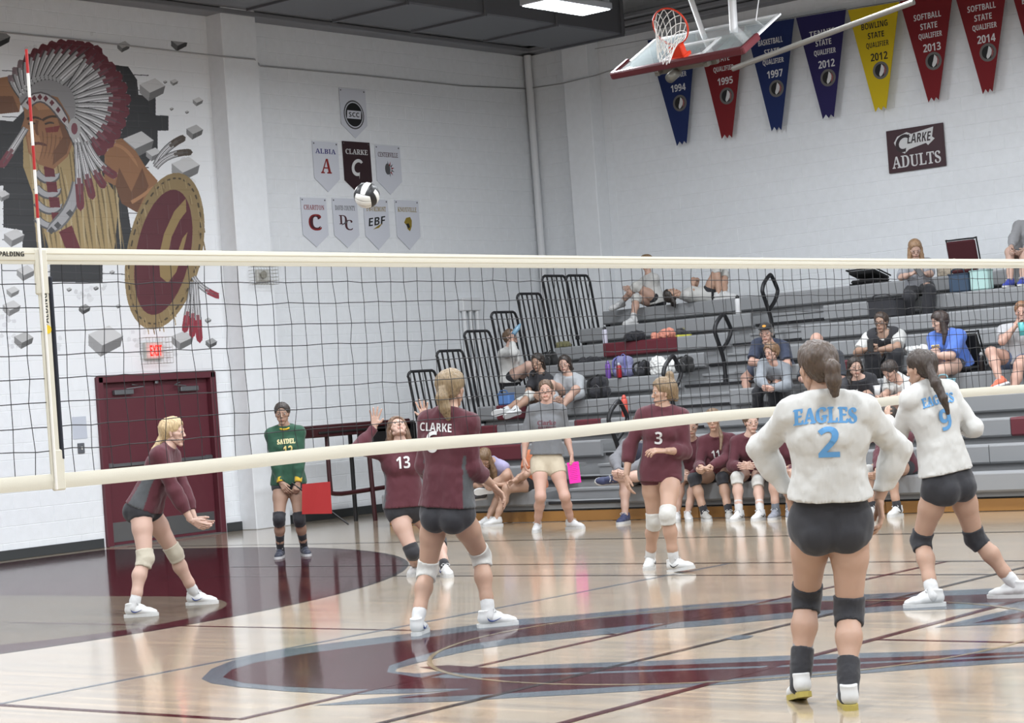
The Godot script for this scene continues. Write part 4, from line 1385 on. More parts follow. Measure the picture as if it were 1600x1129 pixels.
func build_pennants() -> void:
	var wht := mat("pennant_white", Color(0.78, 0.79, 0.82), 0.7)
	var mar := mat("pennant_maroon", Color(0.16, 0.06, 0.085), 0.7)
	var blk := mat("print_black", Color(0.05, 0.05, 0.05), 0.7)
	var grey := mat("print_grey", Color(0.30, 0.30, 0.31), 0.7)
	var red := mat("print_red", Color(0.50, 0.08, 0.07), 0.7)
	var plum := mat("print_plum", Color(0.25, 0.07, 0.10), 0.7)
	var blue := mat("print_blue", Color(0.14, 0.11, 0.42), 0.7)
	var gold := mat("print_gold", Color(0.52, 0.44, 0.12), 0.7)
	var pw := mat("print_white", Color(0.80, 0.80, 0.80), 0.7)
	var list := [
		["round black seal", "", wht, [529, 135], [570, 143], [533, 192], [574, 198], [554, 216], null],
		["red letter A under blue ALBIA", "ALBIA", wht, [487, 219], [527, 224], [490, 277], [530, 281], [512, 300], blue],
		["white hooked C on maroon", "CLARKE", mar, [534, 220], [577, 223], [540, 283], [582, 282], [561, 304], pw],
		["feathered head emblem under CENTERVILLE", "CENTERVILLE", wht, [585, 225], [624, 230], [588, 281], [627, 285], [609, 304], plum],
		["red block C under CHARITON", "CHARITON", wht, [469, 308], [509, 310], [472, 366], [515, 368], [494, 386], red],
		["letters DC under DAVIS COUNTY", "DAVIS COUNTY", wht, [518, 309], [557, 311], [521, 366], [561, 369], [543, 387], grey],
		["black letters EBF over a gold slash", "E-B-FREMONT", wht, [567, 311], [605, 312], [571, 369], [615, 369], [594, 390], gold],
		["gold cat head under KNOXVILLE", "KNOXVILLE", wht, [616, 312], [653, 314], [619, 368], [658, 370], [639, 390], gold]]
	var pin := BACK_Z + 0.012
	for e in list:
		var tl := on_z(e[3][0], e[3][1], pin)
		var tr2 := on_z(e[4][0], e[4][1], pin)
		var bl := on_z(e[5][0], e[5][1], pin)
		var br := on_z(e[6][0], e[6][1], pin)
		var tip := on_z(e[7][0], e[7][1], pin)
		var yt := (tl.y + tr2.y) * 0.5
		var yb := (bl.y + br.y) * 0.5
		var c := Vector3((tl.x + tr2.x) * 0.5, yt, pin)
		var hw := (tr2.x - tl.x) * 0.5
		var t := thing("school_pennant", "%s five-sided pennant with %s on the white end wall" % ["maroon" if e[2] == mar else "white", e[0]], "pennant", c)
		var o := [Vector2(-hw, 0), Vector2(-hw, yb - yt), Vector2(0, tip.y - yt), Vector2(hw, yb - yt), Vector2(hw, 0)]
		part("sheet", slab_mesh(o, Vector3.ZERO, Basis.IDENTITY, 0.006), e[2], t)
		for s in [-1.0, 1.0]:
			part("grommet", slab_mesh(disc(0.012, 10), Vector3(s * (hw - 0.03), -0.03, 0.006), Basis.IDENTITY, 0.002), grey, t)
		var H := yt - yb
		if e[1] != "":
			letters(e[1], Vector3(0, -H * 0.26, 0.006), Basis.IDENTITY, H * 0.13, hw * 1.6, e[8], t, true, 0.0015)
		var k := Vector3(0, -H * 0.66, 0.006)
		var s := H * 0.2
		match e[1]:
			"":
				part("seal_outer", slab_mesh(disc(hw * 0.78, 28), Vector3(0, -H * 0.72, 0.006), Basis.IDENTITY, 0.001), grey, t)
				part("seal_gap", slab_mesh(disc(hw * 0.70, 28), Vector3(0, -H * 0.72, 0.007), Basis.IDENTITY, 0.001), wht, t)
				part("seal_inner", slab_mesh(disc(hw * 0.64, 28), Vector3(0, -H * 0.72, 0.008), Basis.IDENTITY, 0.001), blk, t)
				part("seal_bar", slab_mesh([Vector2(-hw * 0.56, -0.06), Vector2(hw * 0.5, -0.06), Vector2(hw * 0.56, 0.06), Vector2(-hw * 0.5, 0.06)], Vector3(0, -H * 0.72, 0.009), Basis.IDENTITY, 0.001), wht, t)
				letters("SCC", Vector3(0, -H * 0.72, 0.01), Basis.IDENTITY, 0.07, hw * 0.8, blk, t, false, 0.001)
			"ALBIA":
				letters("A", k, Basis(Vector3(1, 0, 0), Vector3(0.12, 1, 0), Vector3(0, 0, 1)), H * 0.40, hw * 0.85, red, t, true, 0.001)
			"CLARKE":
				part("emblem", letter_c(s * 1.1), pw, t, Transform3D(Basis.IDENTITY, k))
			"CHARITON":
				letters("C", k, Basis.IDENTITY, H * 0.44, hw * 1.0, red, t, true, 0.001)
				letters("C", k + Vector3(0, 0, 0.0012), Basis.IDENTITY, H * 0.36, hw * 0.8, plum, t, true, 0.001)
			"DAVIS COUNTY":
				letters("D", k + Vector3(-s * 0.55, s * 0.4, 0), Basis.IDENTITY, H * 0.25, hw * 0.62, plum, t, true, 0.001)
				letters("C", k + Vector3(s * 0.5, -s * 0.3, 0), Basis.IDENTITY, H * 0.28, hw * 0.62, plum, t, true, 0.001)
				part("emblem_wing", slab_mesh([Vector2(-s, -s * 0.4), Vector2(0, -s * 0.1), Vector2(s * 0.4, s * 0.3), Vector2(-s * 0.1, s * 0.15)], k + Vector3(0, 0, 0.001), Basis.IDENTITY, 0.001), grey, t)
			"E-B-FREMONT":
				letters("EBF", k + Vector3(0, s * 0.35, 0), Basis(Vector3(1, 0.12, 0), Vector3(0.15, 1, 0), Vector3(0, 0, 1)), H * 0.22, hw * 1.35, blk, t, false, 0.001)
				part("slash", slab_mesh([Vector2(-s * 0.9, -s * 0.8), Vector2(s * 0.2, -s * 0.25), Vector2(s * 1.1, s * 0.1), Vector2(s * 0.3, -s * 0.55)], k, Basis.IDENTITY, 0.001), gold, t)
			"CENTERVILLE":
				part("emblem_face", slab_mesh(disc(s * 0.55, 14, s * 0.8), k + Vector3(-s * 0.25, 0, 0), Basis.IDENTITY, 0.001), grey, t)
				for f in 7:
					var a := deg_to_rad(100 - f * 30)
					var d := Vector2(cos(a), sin(a))
					part("emblem_feather", slab_mesh([d * s * 0.5 + d.orthogonal() * s * 0.14, d * s * 1.15, d * s * 0.5 - d.orthogonal() * s * 0.14], k + Vector3(0.0, 0, 0.0008), Basis.IDENTITY, 0.001), red if f % 2 else grey, t)
			"KNOXVILLE":
				part("emblem_head", slab_mesh([Vector2(-s * 0.8, s * 0.2), Vector2(-s * 0.35, s * 0.85), Vector2(s * 0.5, s), Vector2(s * 0.8, s * 0.5), Vector2(s * 0.7, -s * 0.3), Vector2(s * 0.3, -s), Vector2(-s * 0.2, -s * 0.7), Vector2(-s * 0.35, -s * 0.2)], k, Basis.IDENTITY, 0.001), gold, t)
				part("emblem_jaw", slab_mesh([Vector2(-s * 0.5, 0), Vector2(s * 0.1, s * 0.1), Vector2(s * 0.35, -s * 0.4), Vector2(0, -s * 0.65)], k + Vector3(0, 0, 0.001), Basis.IDENTITY, 0.001), blk, t)

func build_wall_fittings() -> void:
	# exit sign in a wire guard
	var c := Vector3(12.55, 2.47, BACK_Z)
	var t := thing("exit_sign", "lit red EXIT sign behind a wire guard above the maroon doors", "sign", c)
	part("case", box_mesh(Vector3(0.30, 0.22, 0.06), 0.006), mat("exit_case", Color(0.75, 0.75, 0.73), 0.5), t, Transform3D(Basis.IDENTITY, Vector3(0, 0, 0.035)))
	var glow := mat("exit_light", Color(0.8, 0.12, 0.08), 0.5)
	glow.emission_enabled = true
	glow.emission = Color(1.0, 0.12, 0.06)
	glow.emission_energy_multiplier = 0.8
	letters("EXIT", Vector3(0.02, 0, 0.065), Basis.IDENTITY, 0.14, 0.20, glow, t, false, 0.004, "light_letters")
	var l := OmniLight3D.new()
	l.name = "exit_glow"
	l.light_color = Color(1.0, 0.12, 0.06)
	l.light_energy = 0.02
	l.light_size = 0.1
	l.omni_range = 30.0
	l.shadow_enabled = true
	t.add_child(l)
	l.position = Vector3(0, 0, 0.12)
	wire_cage(t, Vector3(0.02, 0, 0), Vector2(0.44, 0.34), 0.14)
	# horn speaker behind a guard, beside the pilaster
	var s := thing("wall_speaker", "small white alarm horn behind a wire guard on the pilaster", "alarm", Vector3(14.3, 3.42, BACK_Z + 0.3))
	part("box", box_mesh(Vector3(0.24, 0.16, 0.06), 0.01), mat("fitting_white", Color(0.74, 0.74, 0.72), 0.5), s, Transform3D(Basis.IDENTITY, Vector3(0.02, 0, 0.03)))
	part("horn", lathe_mesh([Vector2(0, 0), Vector2(0.03, 0.0), Vector2(0.055, 0.05), Vector2(0.05, 0.052), Vector2(0, 0.02)], 16), mat("horn_grey", Color(0.55, 0.54, 0.50), 0.5), s, Transform3D(Basis(Vector3.RIGHT, PI / 2), Vector3(-0.03, 0.01, 0.06)))
	wire_cage(s, Vector3.ZERO, Vector2(0.42, 0.24), 0.14)
	# electrical box and conduits low on the end wall
	var e := thing("junction_box", "white painted junction box with vertical conduits on the end wall", "electrical box", Vector3(18.9, 2.95, BACK_Z))
	var wp := mat("pipe_paint", Color(0.84, 0.845, 0.85), 0.45)
	part("box", box_mesh(Vector3(0.42, 0.2, 0.1), 0.01), wp, e, Transform3D(Basis.IDENTITY, Vector3(0, 0.05, 0.06)))
	for k in 3:
		part("conduit", tube_mesh([Vector3(-0.15 + k * 0.15, 0, 0.06), Vector3(-0.15 + k * 0.15, -1.4, 0.06)], 0.035, 10), wp, e)
	part("notice", box_mesh(Vector3(0.22, 0.28, 0.004)), mat("paper_white", Color(0.72, 0.74, 0.78), 0.7), notice_at(Vector3(11.23, 1.47, BACK_Z)))
	var sw := thing("wall_switch", "small grey switch plate on the wall beside the maroon doors", "switch", on_z(126, 700, BACK_Z))
	part("plate", box_mesh(Vector3(0.10, 0.13, 0.02), 0.004), mat("plate_grey", Color(0.35, 0.36, 0.38), 0.5), sw, Transform3D(Basis.IDENTITY, Vector3(0, 0, 0.01)))
	part("toggle", box_mesh(Vector3(0.02, 0.04, 0.02), 0.003), mat("fitting_white", Color(0.74, 0.74, 0.72), 0.5), sw, Transform3D(Basis.IDENTITY, Vector3(0, 0, 0.025)))

func notice_at(p: Vector3) -> Node3D:
	var t := thing("wall_notice", "pale paper notice taped to the wall beside the maroon doors", "notice", on_z(124, 668, BACK_Z) + Vector3(0, 0, 0.006))
	return t

func wire_cage(t: Node, at: Vector3, size: Vector2, out: float) -> void:
	var st := st_new()
	for k in 6:
		var y := -size.y * 0.5 + size.y * k / 5.0
		add_tube(st, [at + Vector3(-size.x * 0.5, y, 0.0), at + Vector3(-size.x * 0.5, y, out), at + Vector3(size.x * 0.5, y, out), at + Vector3(size.x * 0.5, y, 0.0)], 0.0025, 4)
	for k in 9:
		var x := -size.x * 0.5 + size.x * k / 8.0
		add_tube(st, [at + Vector3(x, -size.y * 0.5, 0.0), at + Vector3(x, -size.y * 0.5, out), at + Vector3(x, size.y * 0.5, out), at + Vector3(x, size.y * 0.5, 0.0)], 0.0025, 4)
	part("wire_guard", st_end(st), mat("guard_wire", Color(0.62, 0.61, 0.57), 0.5, 0.4), t)

# maroon-topped steel stand parked beside the bleachers
func build_stand() -> void:
	var maroon := mat("stand_maroon", Color(0.19, 0.035, 0.055), 0.45)
	var dark := mat("stand_dark", Color(0.07, 0.065, 0.07), 0.5)
	var o := Vector3(14.75, 0, -12.75)
	var t := thing("folded_stand", "folded referee stand with a dark maroon platform and bent tube legs beside the bleachers", "referee stand", o)
	part("platform", box_mesh(Vector3(1.9, 0.16, 0.5), 0.015), maroon, t, Transform3D(Basis.IDENTITY, Vector3(0.1, 1.26, 0)))
	part("platform_edge", box_mesh(Vector3(1.7, 0.03, 0.52), 0.008), dark, t, Transform3D(Basis.IDENTITY, Vector3(0.1, 1.24, 0.01)))
	part("padding", box_mesh(Vector3(0.95, 0.42, 0.3), 0.04), dark, t, Transform3D(Basis.IDENTITY, Vector3(0.72, 1.1, 0.1)))
	part("tube_frame", tube_mesh(smooth_path([Vector3(-0.5, 1.2, 0.15), Vector3(-0.5, 0.55, 0.15), Vector3(-0.42, 0.42, 0.15), Vector3(0.2, 0.42, 0.15), Vector3(0.85, 0.44, 0.15)], 4), 0.03, 8), maroon, t)
	part("leg", tube_mesh([Vector3(0.22, 1.2, 0.2), Vector3(0.26, 0.0, 0.2)], 0.032, 8), maroon, t)
	part("leg", tube_mesh([Vector3(0.55, 1.2, 0.2), Vector3(0.58, 0.0, 0.2)], 0.03, 8), dark, t)
	part("leg", tube_mesh([Vector3(0.3, 1.2, -0.2), Vector3(0.3, 0.0, -0.2)], 0.03, 8), dark, t)

# ---------- smooth bodies: distance field on a grid, meshed as surface nets ----------
# primitive: [a, b, ra, rb, flags, flat_axis, flat_gain]   flags: 1 flat end at a, 2 flat end at b, 4 carve away
# flat_gain > 0 thins the shape along flat_axis
func cap(a: Vector3, b: Vector3, ra: float, rb := -1.0, flags := 0, fl := Vector3.ZERO, fg := 0.0) -> Array:
	return [a, b, ra, ra if rb < 0.0 else rb, flags, fl, fg]

func ball(a: Vector3, r: float, fl := Vector3.ZERO, fg := 0.0, flags := 0) -> Array:
	return [a, a + Vector3(0, 0.0005, 0), r, r, flags, fl, fg]

func prim_dist(p: Array, q: Vector3) -> float:
	var a: Vector3 = p[0]
	var ab: Vector3 = p[1] - a
	var ll := ab.length_squared()
	var tt := (q - a).dot(ab) / ll
	var t := clampf(tt, 0.0, 1.0)
	var v := q - a - ab * t
	var fg: float = p[6]
	if fg != 0.0:
		var fl: Vector3 = p[5]
		v += fl * (v.dot(fl) * fg)
	var d: float = v.length() - lerpf(p[2], p[3], t)
	var fgs: int = p[4]
	if fgs & 3:
		var len := sqrt(ll)
		if fgs & 2: d = maxf(d, (tt - 1.0) * len)
		if fgs & 1: d = maxf(d, -tt * len)
	return d

func field_at(prims: Array, k: float, q: Vector3) -> float:
	var g := 1e3
	for p in prims:
		var d := prim_dist(p, q)
		if p[4] & 4:
			d = -d
			var h := maxf(k - absf(g - d), 0.0)
			g = maxf(g, d) + h * h * 0.25 / k
		else:
			var h := maxf(k - absf(g - d), 0.0)
			g = minf(g, d) - h * h * 0.25 / k
	return g

# planes: [point, normal, reach]: matter on the normal's side within reach of the point is cut off
func mesh_field(prims: Array, cell: float, k: float, planes := [], wob := 0.0, wob_scale := Vector3.ONE * 30.0, wob_noise: FastNoiseLite = null) -> Array:
	var lo := Vector3.ONE * 1e9
	var hi := -lo
	for p in prims:
		if p[4] & 4: continue
		var m: float = maxf(p[2], p[3]) + 2.5 * cell
		lo = lo.min(p[0] - Vector3.ONE * m).min(p[1] - Vector3.ONE * m)
		hi = hi.max(p[0] + Vector3.ONE * m).max(p[1] + Vector3.ONE * m)
	var nx := int((hi.x - lo.x) / cell) + 2
	var ny := int((hi.y - lo.y) / cell) + 2
	var nz := int((hi.z - lo.z) / cell) + 2
	var sy := nx
	var sz := nx * ny
	var grid := PackedFloat32Array()
	grid.resize(sz * nz)
	grid.fill(1e3)
	var bx := nx / 8 + 1
	var by := ny / 8 + 1
	var bz := nz / 8 + 1
	var touched := PackedByteArray()
	touched.resize(bx * by * bz)
	var q4 := 0.25 / k
	for p in prims:
		var a: Vector3 = p[0]
		var ab: Vector3 = p[1] - a
		var ra: float = p[2]
		var dr: float = p[3] - ra
		var flags: int = p[4]
		var fl: Vector3 = p[5]
		var fg: float = p[6]
		var ll := ab.length_squared()
		var inv := 1.0 / ll
		var inv2 := 1.0 / maxf(ab.y * ab.y + ab.z * ab.z, 1e-9)
		var len := sqrt(ll)
		var m: float = maxf(ra, p[3]) + k + 1.5 * cell
		var l: Vector3 = ((a.min(p[1]) - Vector3.ONE * m - lo) / cell).floor()
		var h: Vector3 = ((a.max(p[1]) + Vector3.ONE * m - lo) / cell).ceil()
		var x0 := clampi(int(l.x), 0, nx - 1); var x1 := clampi(int(h.x), 0, nx - 1)
		var y0 := clampi(int(l.y), 0, ny - 1); var y1 := clampi(int(h.y), 0, ny - 1)
		var z0 := clampi(int(l.z), 0, nz - 1); var z1 := clampi(int(h.z), 0, nz - 1)
		var carve := (flags & 4) != 0
		var ends := (flags & 3) != 0
		var far := k + cell * 2.0
		for iz in range(z0, z1 + 1):
			for iy in range(y0, y1 + 1):
				var q := Vector3(lo.x + x0 * cell, lo.y + iy * cell, lo.z + iz * cell) - a
				# skip rows whose line stays clear of the bone
				var fy := q.y
				var fz := q.z
				var ff := clampf((fy * ab.y + fz * ab.z) * inv2, 0.0, 1.0)
				fy -= ab.y * ff
				fz -= ab.z * ff
				if fy * fy + fz * fz > m * m:
					continue
				var i := iz * sz + iy * sy + x0
				for ix in range(x0, x1 + 1):
					var tt := q.dot(ab) * inv
					var t := clampf(tt, 0.0, 1.0)
					var v := q - ab * t
					if fg != 0.0:
						v += fl * (v.dot(fl) * fg)
					var d := v.length() - ra - dr * t
					if ends:
						if flags & 2: d = maxf(d, (tt - 1.0) * len)
						if flags & 1: d = maxf(d, -tt * len)
					if carve:
						var g := grid[i]
						if g < 1e2:
							d = -d
							var s := maxf(k - absf(g - d), 0.0)
							grid[i] = maxf(g, d) + s * s * q4
					elif d < far:
						var g := grid[i]
						var s := maxf(k - absf(g - d), 0.0)
						grid[i] = minf(g, d) - s * s * q4
					q.x += cell
					i += 1
		if not carve:
			for cz in range(z0 / 8, z1 / 8 + 1):
				for cy in range(y0 / 8, y1 / 8 + 1):
					for cx in range(x0 / 8, x1 / 8 + 1):
						touched[(cz * by + cy) * bx + cx] = 1
	# cuts and folds
	if planes.size() or wob > 0.0:
		for c in touched.size():
			if touched[c] == 0: continue
			var cx := (c % bx) * 8
			var cy := ((c / bx) % by) * 8
			var cz := (c / (bx * by)) * 8
			for iz in range(cz, mini(cz + 8, nz)):
				for iy in range(cy, mini(cy + 8, ny)):
					for ix in range(cx, mini(cx + 8, nx)):
						var i := iz * sz + iy * sy + ix
						var g := grid[i]
						if g > 0.06 or g < -0.06: continue
						var q := lo + Vector3(ix, iy, iz) * cell
						if wob > 0.0:
							g += wob * wob_noise.get_noise_3dv(q * wob_scale)
						for pl in planes:
							if q.distance_squared_to(pl[0]) < pl[2] * pl[2]:
								g = maxf(g, (q - pl[0]).dot(pl[1]))
						grid[i] = g
	# surface nets
	var verts := PackedVector3Array()
	var norms := PackedVector3Array()
	var idx := PackedInt32Array()
	var at := PackedInt32Array()
	at.resize(sz * nz)
	at.fill(-1)
	var cells := PackedInt32Array()
	for c in touched.size():
		if touched[c] == 0: continue
		var cx := (c % bx) * 8
		var cy := ((c / bx) % by) * 8
		var cz := (c / (bx * by)) * 8
		for iz in range(cz, mini(cz + 8, nz - 1)):
			for iy in range(cy, mini(cy + 8, ny - 1)):
				var i := iz * sz + iy * sy + cx
				for ix in range(cx, mini(cx + 8, nx - 1)):
					var g0 := grid[i]
					if g0 > 0.05 or g0 < -0.05:
						i += 1
						continue
					var g1 := grid[i + 1]
					var g2 := grid[i + sy]
					var g3 := grid[i + sy + 1]
					var g4 := grid[i + sz]
					var g5 := grid[i + sz + 1]
					var g6 := grid[i + sz + sy]
					var g7 := grid[i + sz + sy + 1]
					var n := int(g0 < 0) + int(g1 < 0) + int(g2 < 0) + int(g3 < 0) + int(g4 < 0) + int(g5 < 0) + int(g6 < 0) + int(g7 < 0)
					if n != 0 and n != 8:
						var s := Vector3.ZERO
						var e := 0
						if (g0 < 0) != (g1 < 0): s += Vector3(g0 / (g0 - g1), 0, 0); e += 1
						if (g2 < 0) != (g3 < 0): s += Vector3(g2 / (g2 - g3), 1, 0); e += 1
						if (g4 < 0) != (g5 < 0): s += Vector3(g4 / (g4 - g5), 0, 1); e += 1
						if (g6 < 0) != (g7 < 0): s += Vector3(g6 / (g6 - g7), 1, 1); e += 1
						if (g0 < 0) != (g2 < 0): s += Vector3(0, g0 / (g0 - g2), 0); e += 1
						if (g1 < 0) != (g3 < 0): s += Vector3(1, g1 / (g1 - g3), 0); e += 1
						if (g4 < 0) != (g6 < 0): s += Vector3(0, g4 / (g4 - g6), 1); e += 1
						if (g5 < 0) != (g7 < 0): s += Vector3(1, g5 / (g5 - g7), 1); e += 1
						if (g0 < 0) != (g4 < 0): s += Vector3(0, 0, g0 / (g0 - g4)); e += 1
						if (g1 < 0) != (g5 < 0): s += Vector3(1, 0, g1 / (g1 - g5)); e += 1
						if (g2 < 0) != (g6 < 0): s += Vector3(0, 1, g2 / (g2 - g6)); e += 1
						if (g3 < 0) != (g7 < 0): s += Vector3(1, 1, g3 / (g3 - g7)); e += 1
						at[i] = verts.size()
						cells.append(i)
						verts.append(lo + (Vector3(ix, iy, iz) + s / e) * cell)
						norms.append(Vector3(g1 + g3 + g5 + g7 - g0 - g2 - g4 - g6, g2 + g3 + g6 + g7 - g0 - g1 - g4 - g5, g4 + g5 + g6 + g7 - g0 - g1 - g2 - g3).normalized())
					i += 1
	for i in cells:
		var g0 := grid[i] < 0
		if g0 != (grid[i + 1] < 0):
			net_quad(idx, at[i - sy - sz], at[i - sz], at[i], at[i - sy], g0)
		if g0 != (grid[i + sy] < 0):
			net_quad(idx, at[i - 1 - sz], at[i - 1], at[i], at[i - sz], g0)
		if g0 != (grid[i + sz] < 0):
			net_quad(idx, at[i - 1 - sy], at[i - sy], at[i], at[i - 1], g0)
	return [verts, norms, idx]

func net_quad(idx: PackedInt32Array, a: int, b: int, c: int, d: int, inside: bool) -> void:
	if a < 0 or b < 0 or c < 0 or d < 0:
		return
	if inside:
		idx.append_array(PackedInt32Array([a, c, b, a, d, c]))
	else:
		idx.append_array(PackedInt32Array([a, b, c, a, c, d]))

# join several [verts, norms, idx] with colours (linear) into one mesh
class Bag:
	var v := PackedVector3Array()
	var n := PackedVector3Array()
	var c := PackedColorArray()
	var i := PackedInt32Array()
	func add(part: Array, xf: Transform3D, col: Color, cols = null) -> void:
		var base := v.size()
		var pv: PackedVector3Array = part[0]
		var pn: PackedVector3Array = part[1]
		var flip := xf.basis.determinant() < 0.0
		var nb := xf.basis.inverse().transposed()
		for k in pv.size():
			v.append(xf * pv[k])
			n.append((nb * pn[k]).normalized())
			c.append(col if cols == null else cols[k])
		var pi: PackedInt32Array = part[2]
		for k in range(0, pi.size(), 3):
			i.append(base + pi[k])
			if flip:
				i.append(base + pi[k + 2]); i.append(base + pi[k + 1])
			else:
				i.append(base + pi[k + 1]); i.append(base + pi[k + 2])
	func mesh() -> ArrayMesh:
		var arr := []
		arr.resize(Mesh.ARRAY_MAX)
		arr[Mesh.ARRAY_VERTEX] = v
		arr[Mesh.ARRAY_NORMAL] = n
		arr[Mesh.ARRAY_COLOR] = c
		arr[Mesh.ARRAY_INDEX] = i
		var m := ArrayMesh.new()
		m.add_surface_from_arrays(Mesh.PRIMITIVE_TRIANGLES, arr)
		return m

func bag_of(part: Array, col := Color.WHITE) -> ArrayMesh:
	var b := Bag.new()
	b.add(part, Transform3D.IDENTITY, col)
	return b.mesh()

# ---------- shared pieces of people ----------
var head_net: Array        # in head axes: x left, y up, z to the face; origin at the middle of the head
var head_paint: PackedByteArray
var hands := {}            # right hands: x to the fingertips, y the back of the hand, -z the thumb
var shoe_upper: Array
var shoe_sole: ArrayMesh
var shoe_laces: ArrayMesh
var strand_noise := FastNoiseLite.new()
var fold_noise := FastNoiseLite.new()

func ell(c: Vector3, r: Vector3, flags := 0) -> Array:
	# an ellipsoid as a ball of radius r.x thinned or stretched along y by r.y, kept for near-round shapes
	return [c - Vector3(0, maxf(r.y - r.x, 0.0005), 0), c + Vector3(0, maxf(r.y - r.x, 0.0005), 0), r.x, r.x, flags, Vector3(0, 0, 1), r.x / r.z - 1.0]

func build_templates() -> void:
	strand_noise.seed = 12
	strand_noise.frequency = 1.0
	strand_noise.fractal_octaves = 2
	fold_noise.seed = 8
	fold_noise.frequency = 1.0
	fold_noise.fractal_octaves = 2
	# head
	var X := Vector3(1, 0, 0)
	var p := []
	p.append(cap(Vector3(0, 0.035, -0.032), Vector3(0, 0.038, 0.006), 0.076, 0.073))
	p.append(cap(Vector3(0, 0.055, -0.02), Vector3(0, 0.055, 0.01), 0.066, 0.06))
	p.append(cap(Vector3(0, 0.0, 0.018), Vector3(0, -0.055, 0.028), 0.063, 0.043))       # face
	for s in [-1.0, 1.0]:
		p.append(cap(Vector3(s * 0.044, -0.046, -0.004), Vector3(s * 0.012, -0.097, 0.050), 0.018, 0.0135))   # jaw
		p.append(cap(Vector3(s * 0.040, -0.022, 0.032), Vector3(s * 0.026, -0.066, 0.044), 0.022, 0.018))   # cheek fill
		p.append(cap(Vector3(s * 0.036, -0.014, 0.056), Vector3(s * 0.054, -0.008, 0.03), 0.0165, 0.016))   # cheek
		p.append(cap(Vector3(s * 0.014, 0.0225, 0.0755), Vector3(s * 0.043, 0.021, 0.060), 0.0095, 0.009))       # brow
		p.append(cap(Vector3(s * 0.073, 0.012, -0.008), Vector3(s * 0.071, -0.022, -0.002), 0.013, 0.009, 0, X, 1.2))   # ear
	p.append(cap(Vector3(-0.007, -0.099, 0.057), Vector3(0.007, -0.099, 0.057), 0.0125))    # chin
	p.append(cap(Vector3(0, -0.052, 0.058), Vector3(0, -0.076, 0.056), 0.020, 0.017))      # mouth mound
	for s in [-1.0, 1.0]:
		p.append(ball(Vector3(s * 0.031, 0.002, 0.088), 0.0125, Vector3.ZERO, 0.0, 4))
	p.append(cap(Vector3(0, 0.010, 0.075), Vector3(0, -0.028, 0.092), 0.0075, 0.0095))       # nose
	for s in [-1.0, 1.0]:
		p.append(ball(Vector3(s * 0.0095, -0.031, 0.084), 0.0072))
		p.append(cap(Vector3(s * 0.019, 0.0085, 0.0765), Vector3(s * 0.043, 0.0075, 0.0655), 0.0052, 0.0048))   # upper lid
		p.append(cap(Vector3(s * 0.020, -0.0065, 0.0755), Vector3(s * 0.042, -0.0055, 0.0655), 0.0048, 0.0045))   # lower lid
	p.append(cap(Vector3(-0.018, -0.0615, 0.0735), Vector3(0.018, -0.0615, 0.0735), 0.0055))   # lips
	p.append(cap(Vector3(-0.014, -0.0695, 0.0735), Vector3(0.014, -0.0695, 0.0735), 0.006))
	head_net = mesh_field(p, 0.004, 0.009)
	head_paint.resize(head_net[0].size())
	for i in head_net[0].size():
		var v: Vector3 = head_net[0][i]
		if v.z > 0.072 and absf(v.x) < 0.022 and v.y < -0.0565 and v.y > -0.0755 and v.z > 0.0785 - absf(v.x) * 0.3:
			head_paint[i] = 3 if absf(v.y + 0.0655) < 0.0016 else 1
		elif v.z > 0.055 and absf(v.x) > 0.013 and absf(v.x) < 0.048 and v.y > 0.021 and v.y < 0.028:
			head_paint[i] = 2
		elif v.z > 0.06 and absf(v.x) > 0.018 and absf(v.x) < 0.045 and v.y > 0.004 and v.y < 0.008:
			head_paint[i] = 4
	# hands
	hands["relaxed"] = make_hand([0.35, 0.45, 0.5, 0.55], 0.06, 0.4)
	hands["open"] = make_hand([0.08, 0.05, 0.08, 0.12], 0.22, 0.9)
	hands["grip"] = make_hand([1.05, 1.1, 1.15, 1.2], 0.02, 0.25)
	hands["flat"] = make_hand([0.15, 0.12, 0.15, 0.2], 0.04, 0.5)
	# shoe: ankle over the origin, toe to +z, sole on y = 0
	var U := Vector3(0, 1, 0)
	var s2 := []
	s2.append(cap(Vector3(0, 0.058, -0.038), Vector3(0, 0.056, 0.04), 0.038, 0.041))
	s2.append(cap(Vector3(0, 0.05, 0.04), Vector3(0.004, 0.040, 0.115), 0.043, 0.042, 0, U, 0.25))
	s2.append(cap(Vector3(0.004, 0.036, 0.115), Vector3(0.0, 0.032, 0.155), 0.041, 0.034, 0, U, 0.35))
	s2.append(cap(Vector3(0, 0.06, -0.025), Vector3(0, 0.118, -0.03), 0.040, 0.041, 2))
	s2.append(cap(Vector3(0, 0.10, 0.0), Vector3(0, 0.072, 0.07), 0.026, 0.024))
	shoe_upper = mesh_field(s2, 0.006, 0.018, [[Vector3(0, 0.018, 0.05), Vector3(0, -1, 0), 0.4], [Vector3(0, 0.116, -0.03), Vector3(0, 1, -0.1).normalized(), 0.09]])
	var so := st_new()
	var ol := PackedVector2Array()
	for q in [[-0.028, -0.075], [-0.012, -0.084], [0.012, -0.084], [0.028, -0.075], [0.036, -0.05], [0.036, 0.0], [0.041, 0.06], [0.048, 0.11], [0.046, 0.15], [0.034, 0.18], [0.012, 0.197], [-0.012, 0.196], [-0.032, 0.178], [-0.042, 0.15], [-0.044, 0.11], [-0.037, 0.06], [-0.033, 0.0], [-0.036, -0.05]]:
		ol.append(Vector2(q[0], -q[1]))
	add_slab(so, ol, Vector3(0, 0.0, 0), Basis(Vector3.RIGHT, Vector3(0, 0, -1), Vector3.UP), 0.026)
	shoe_sole = st_end(so)
	var la := st_new()
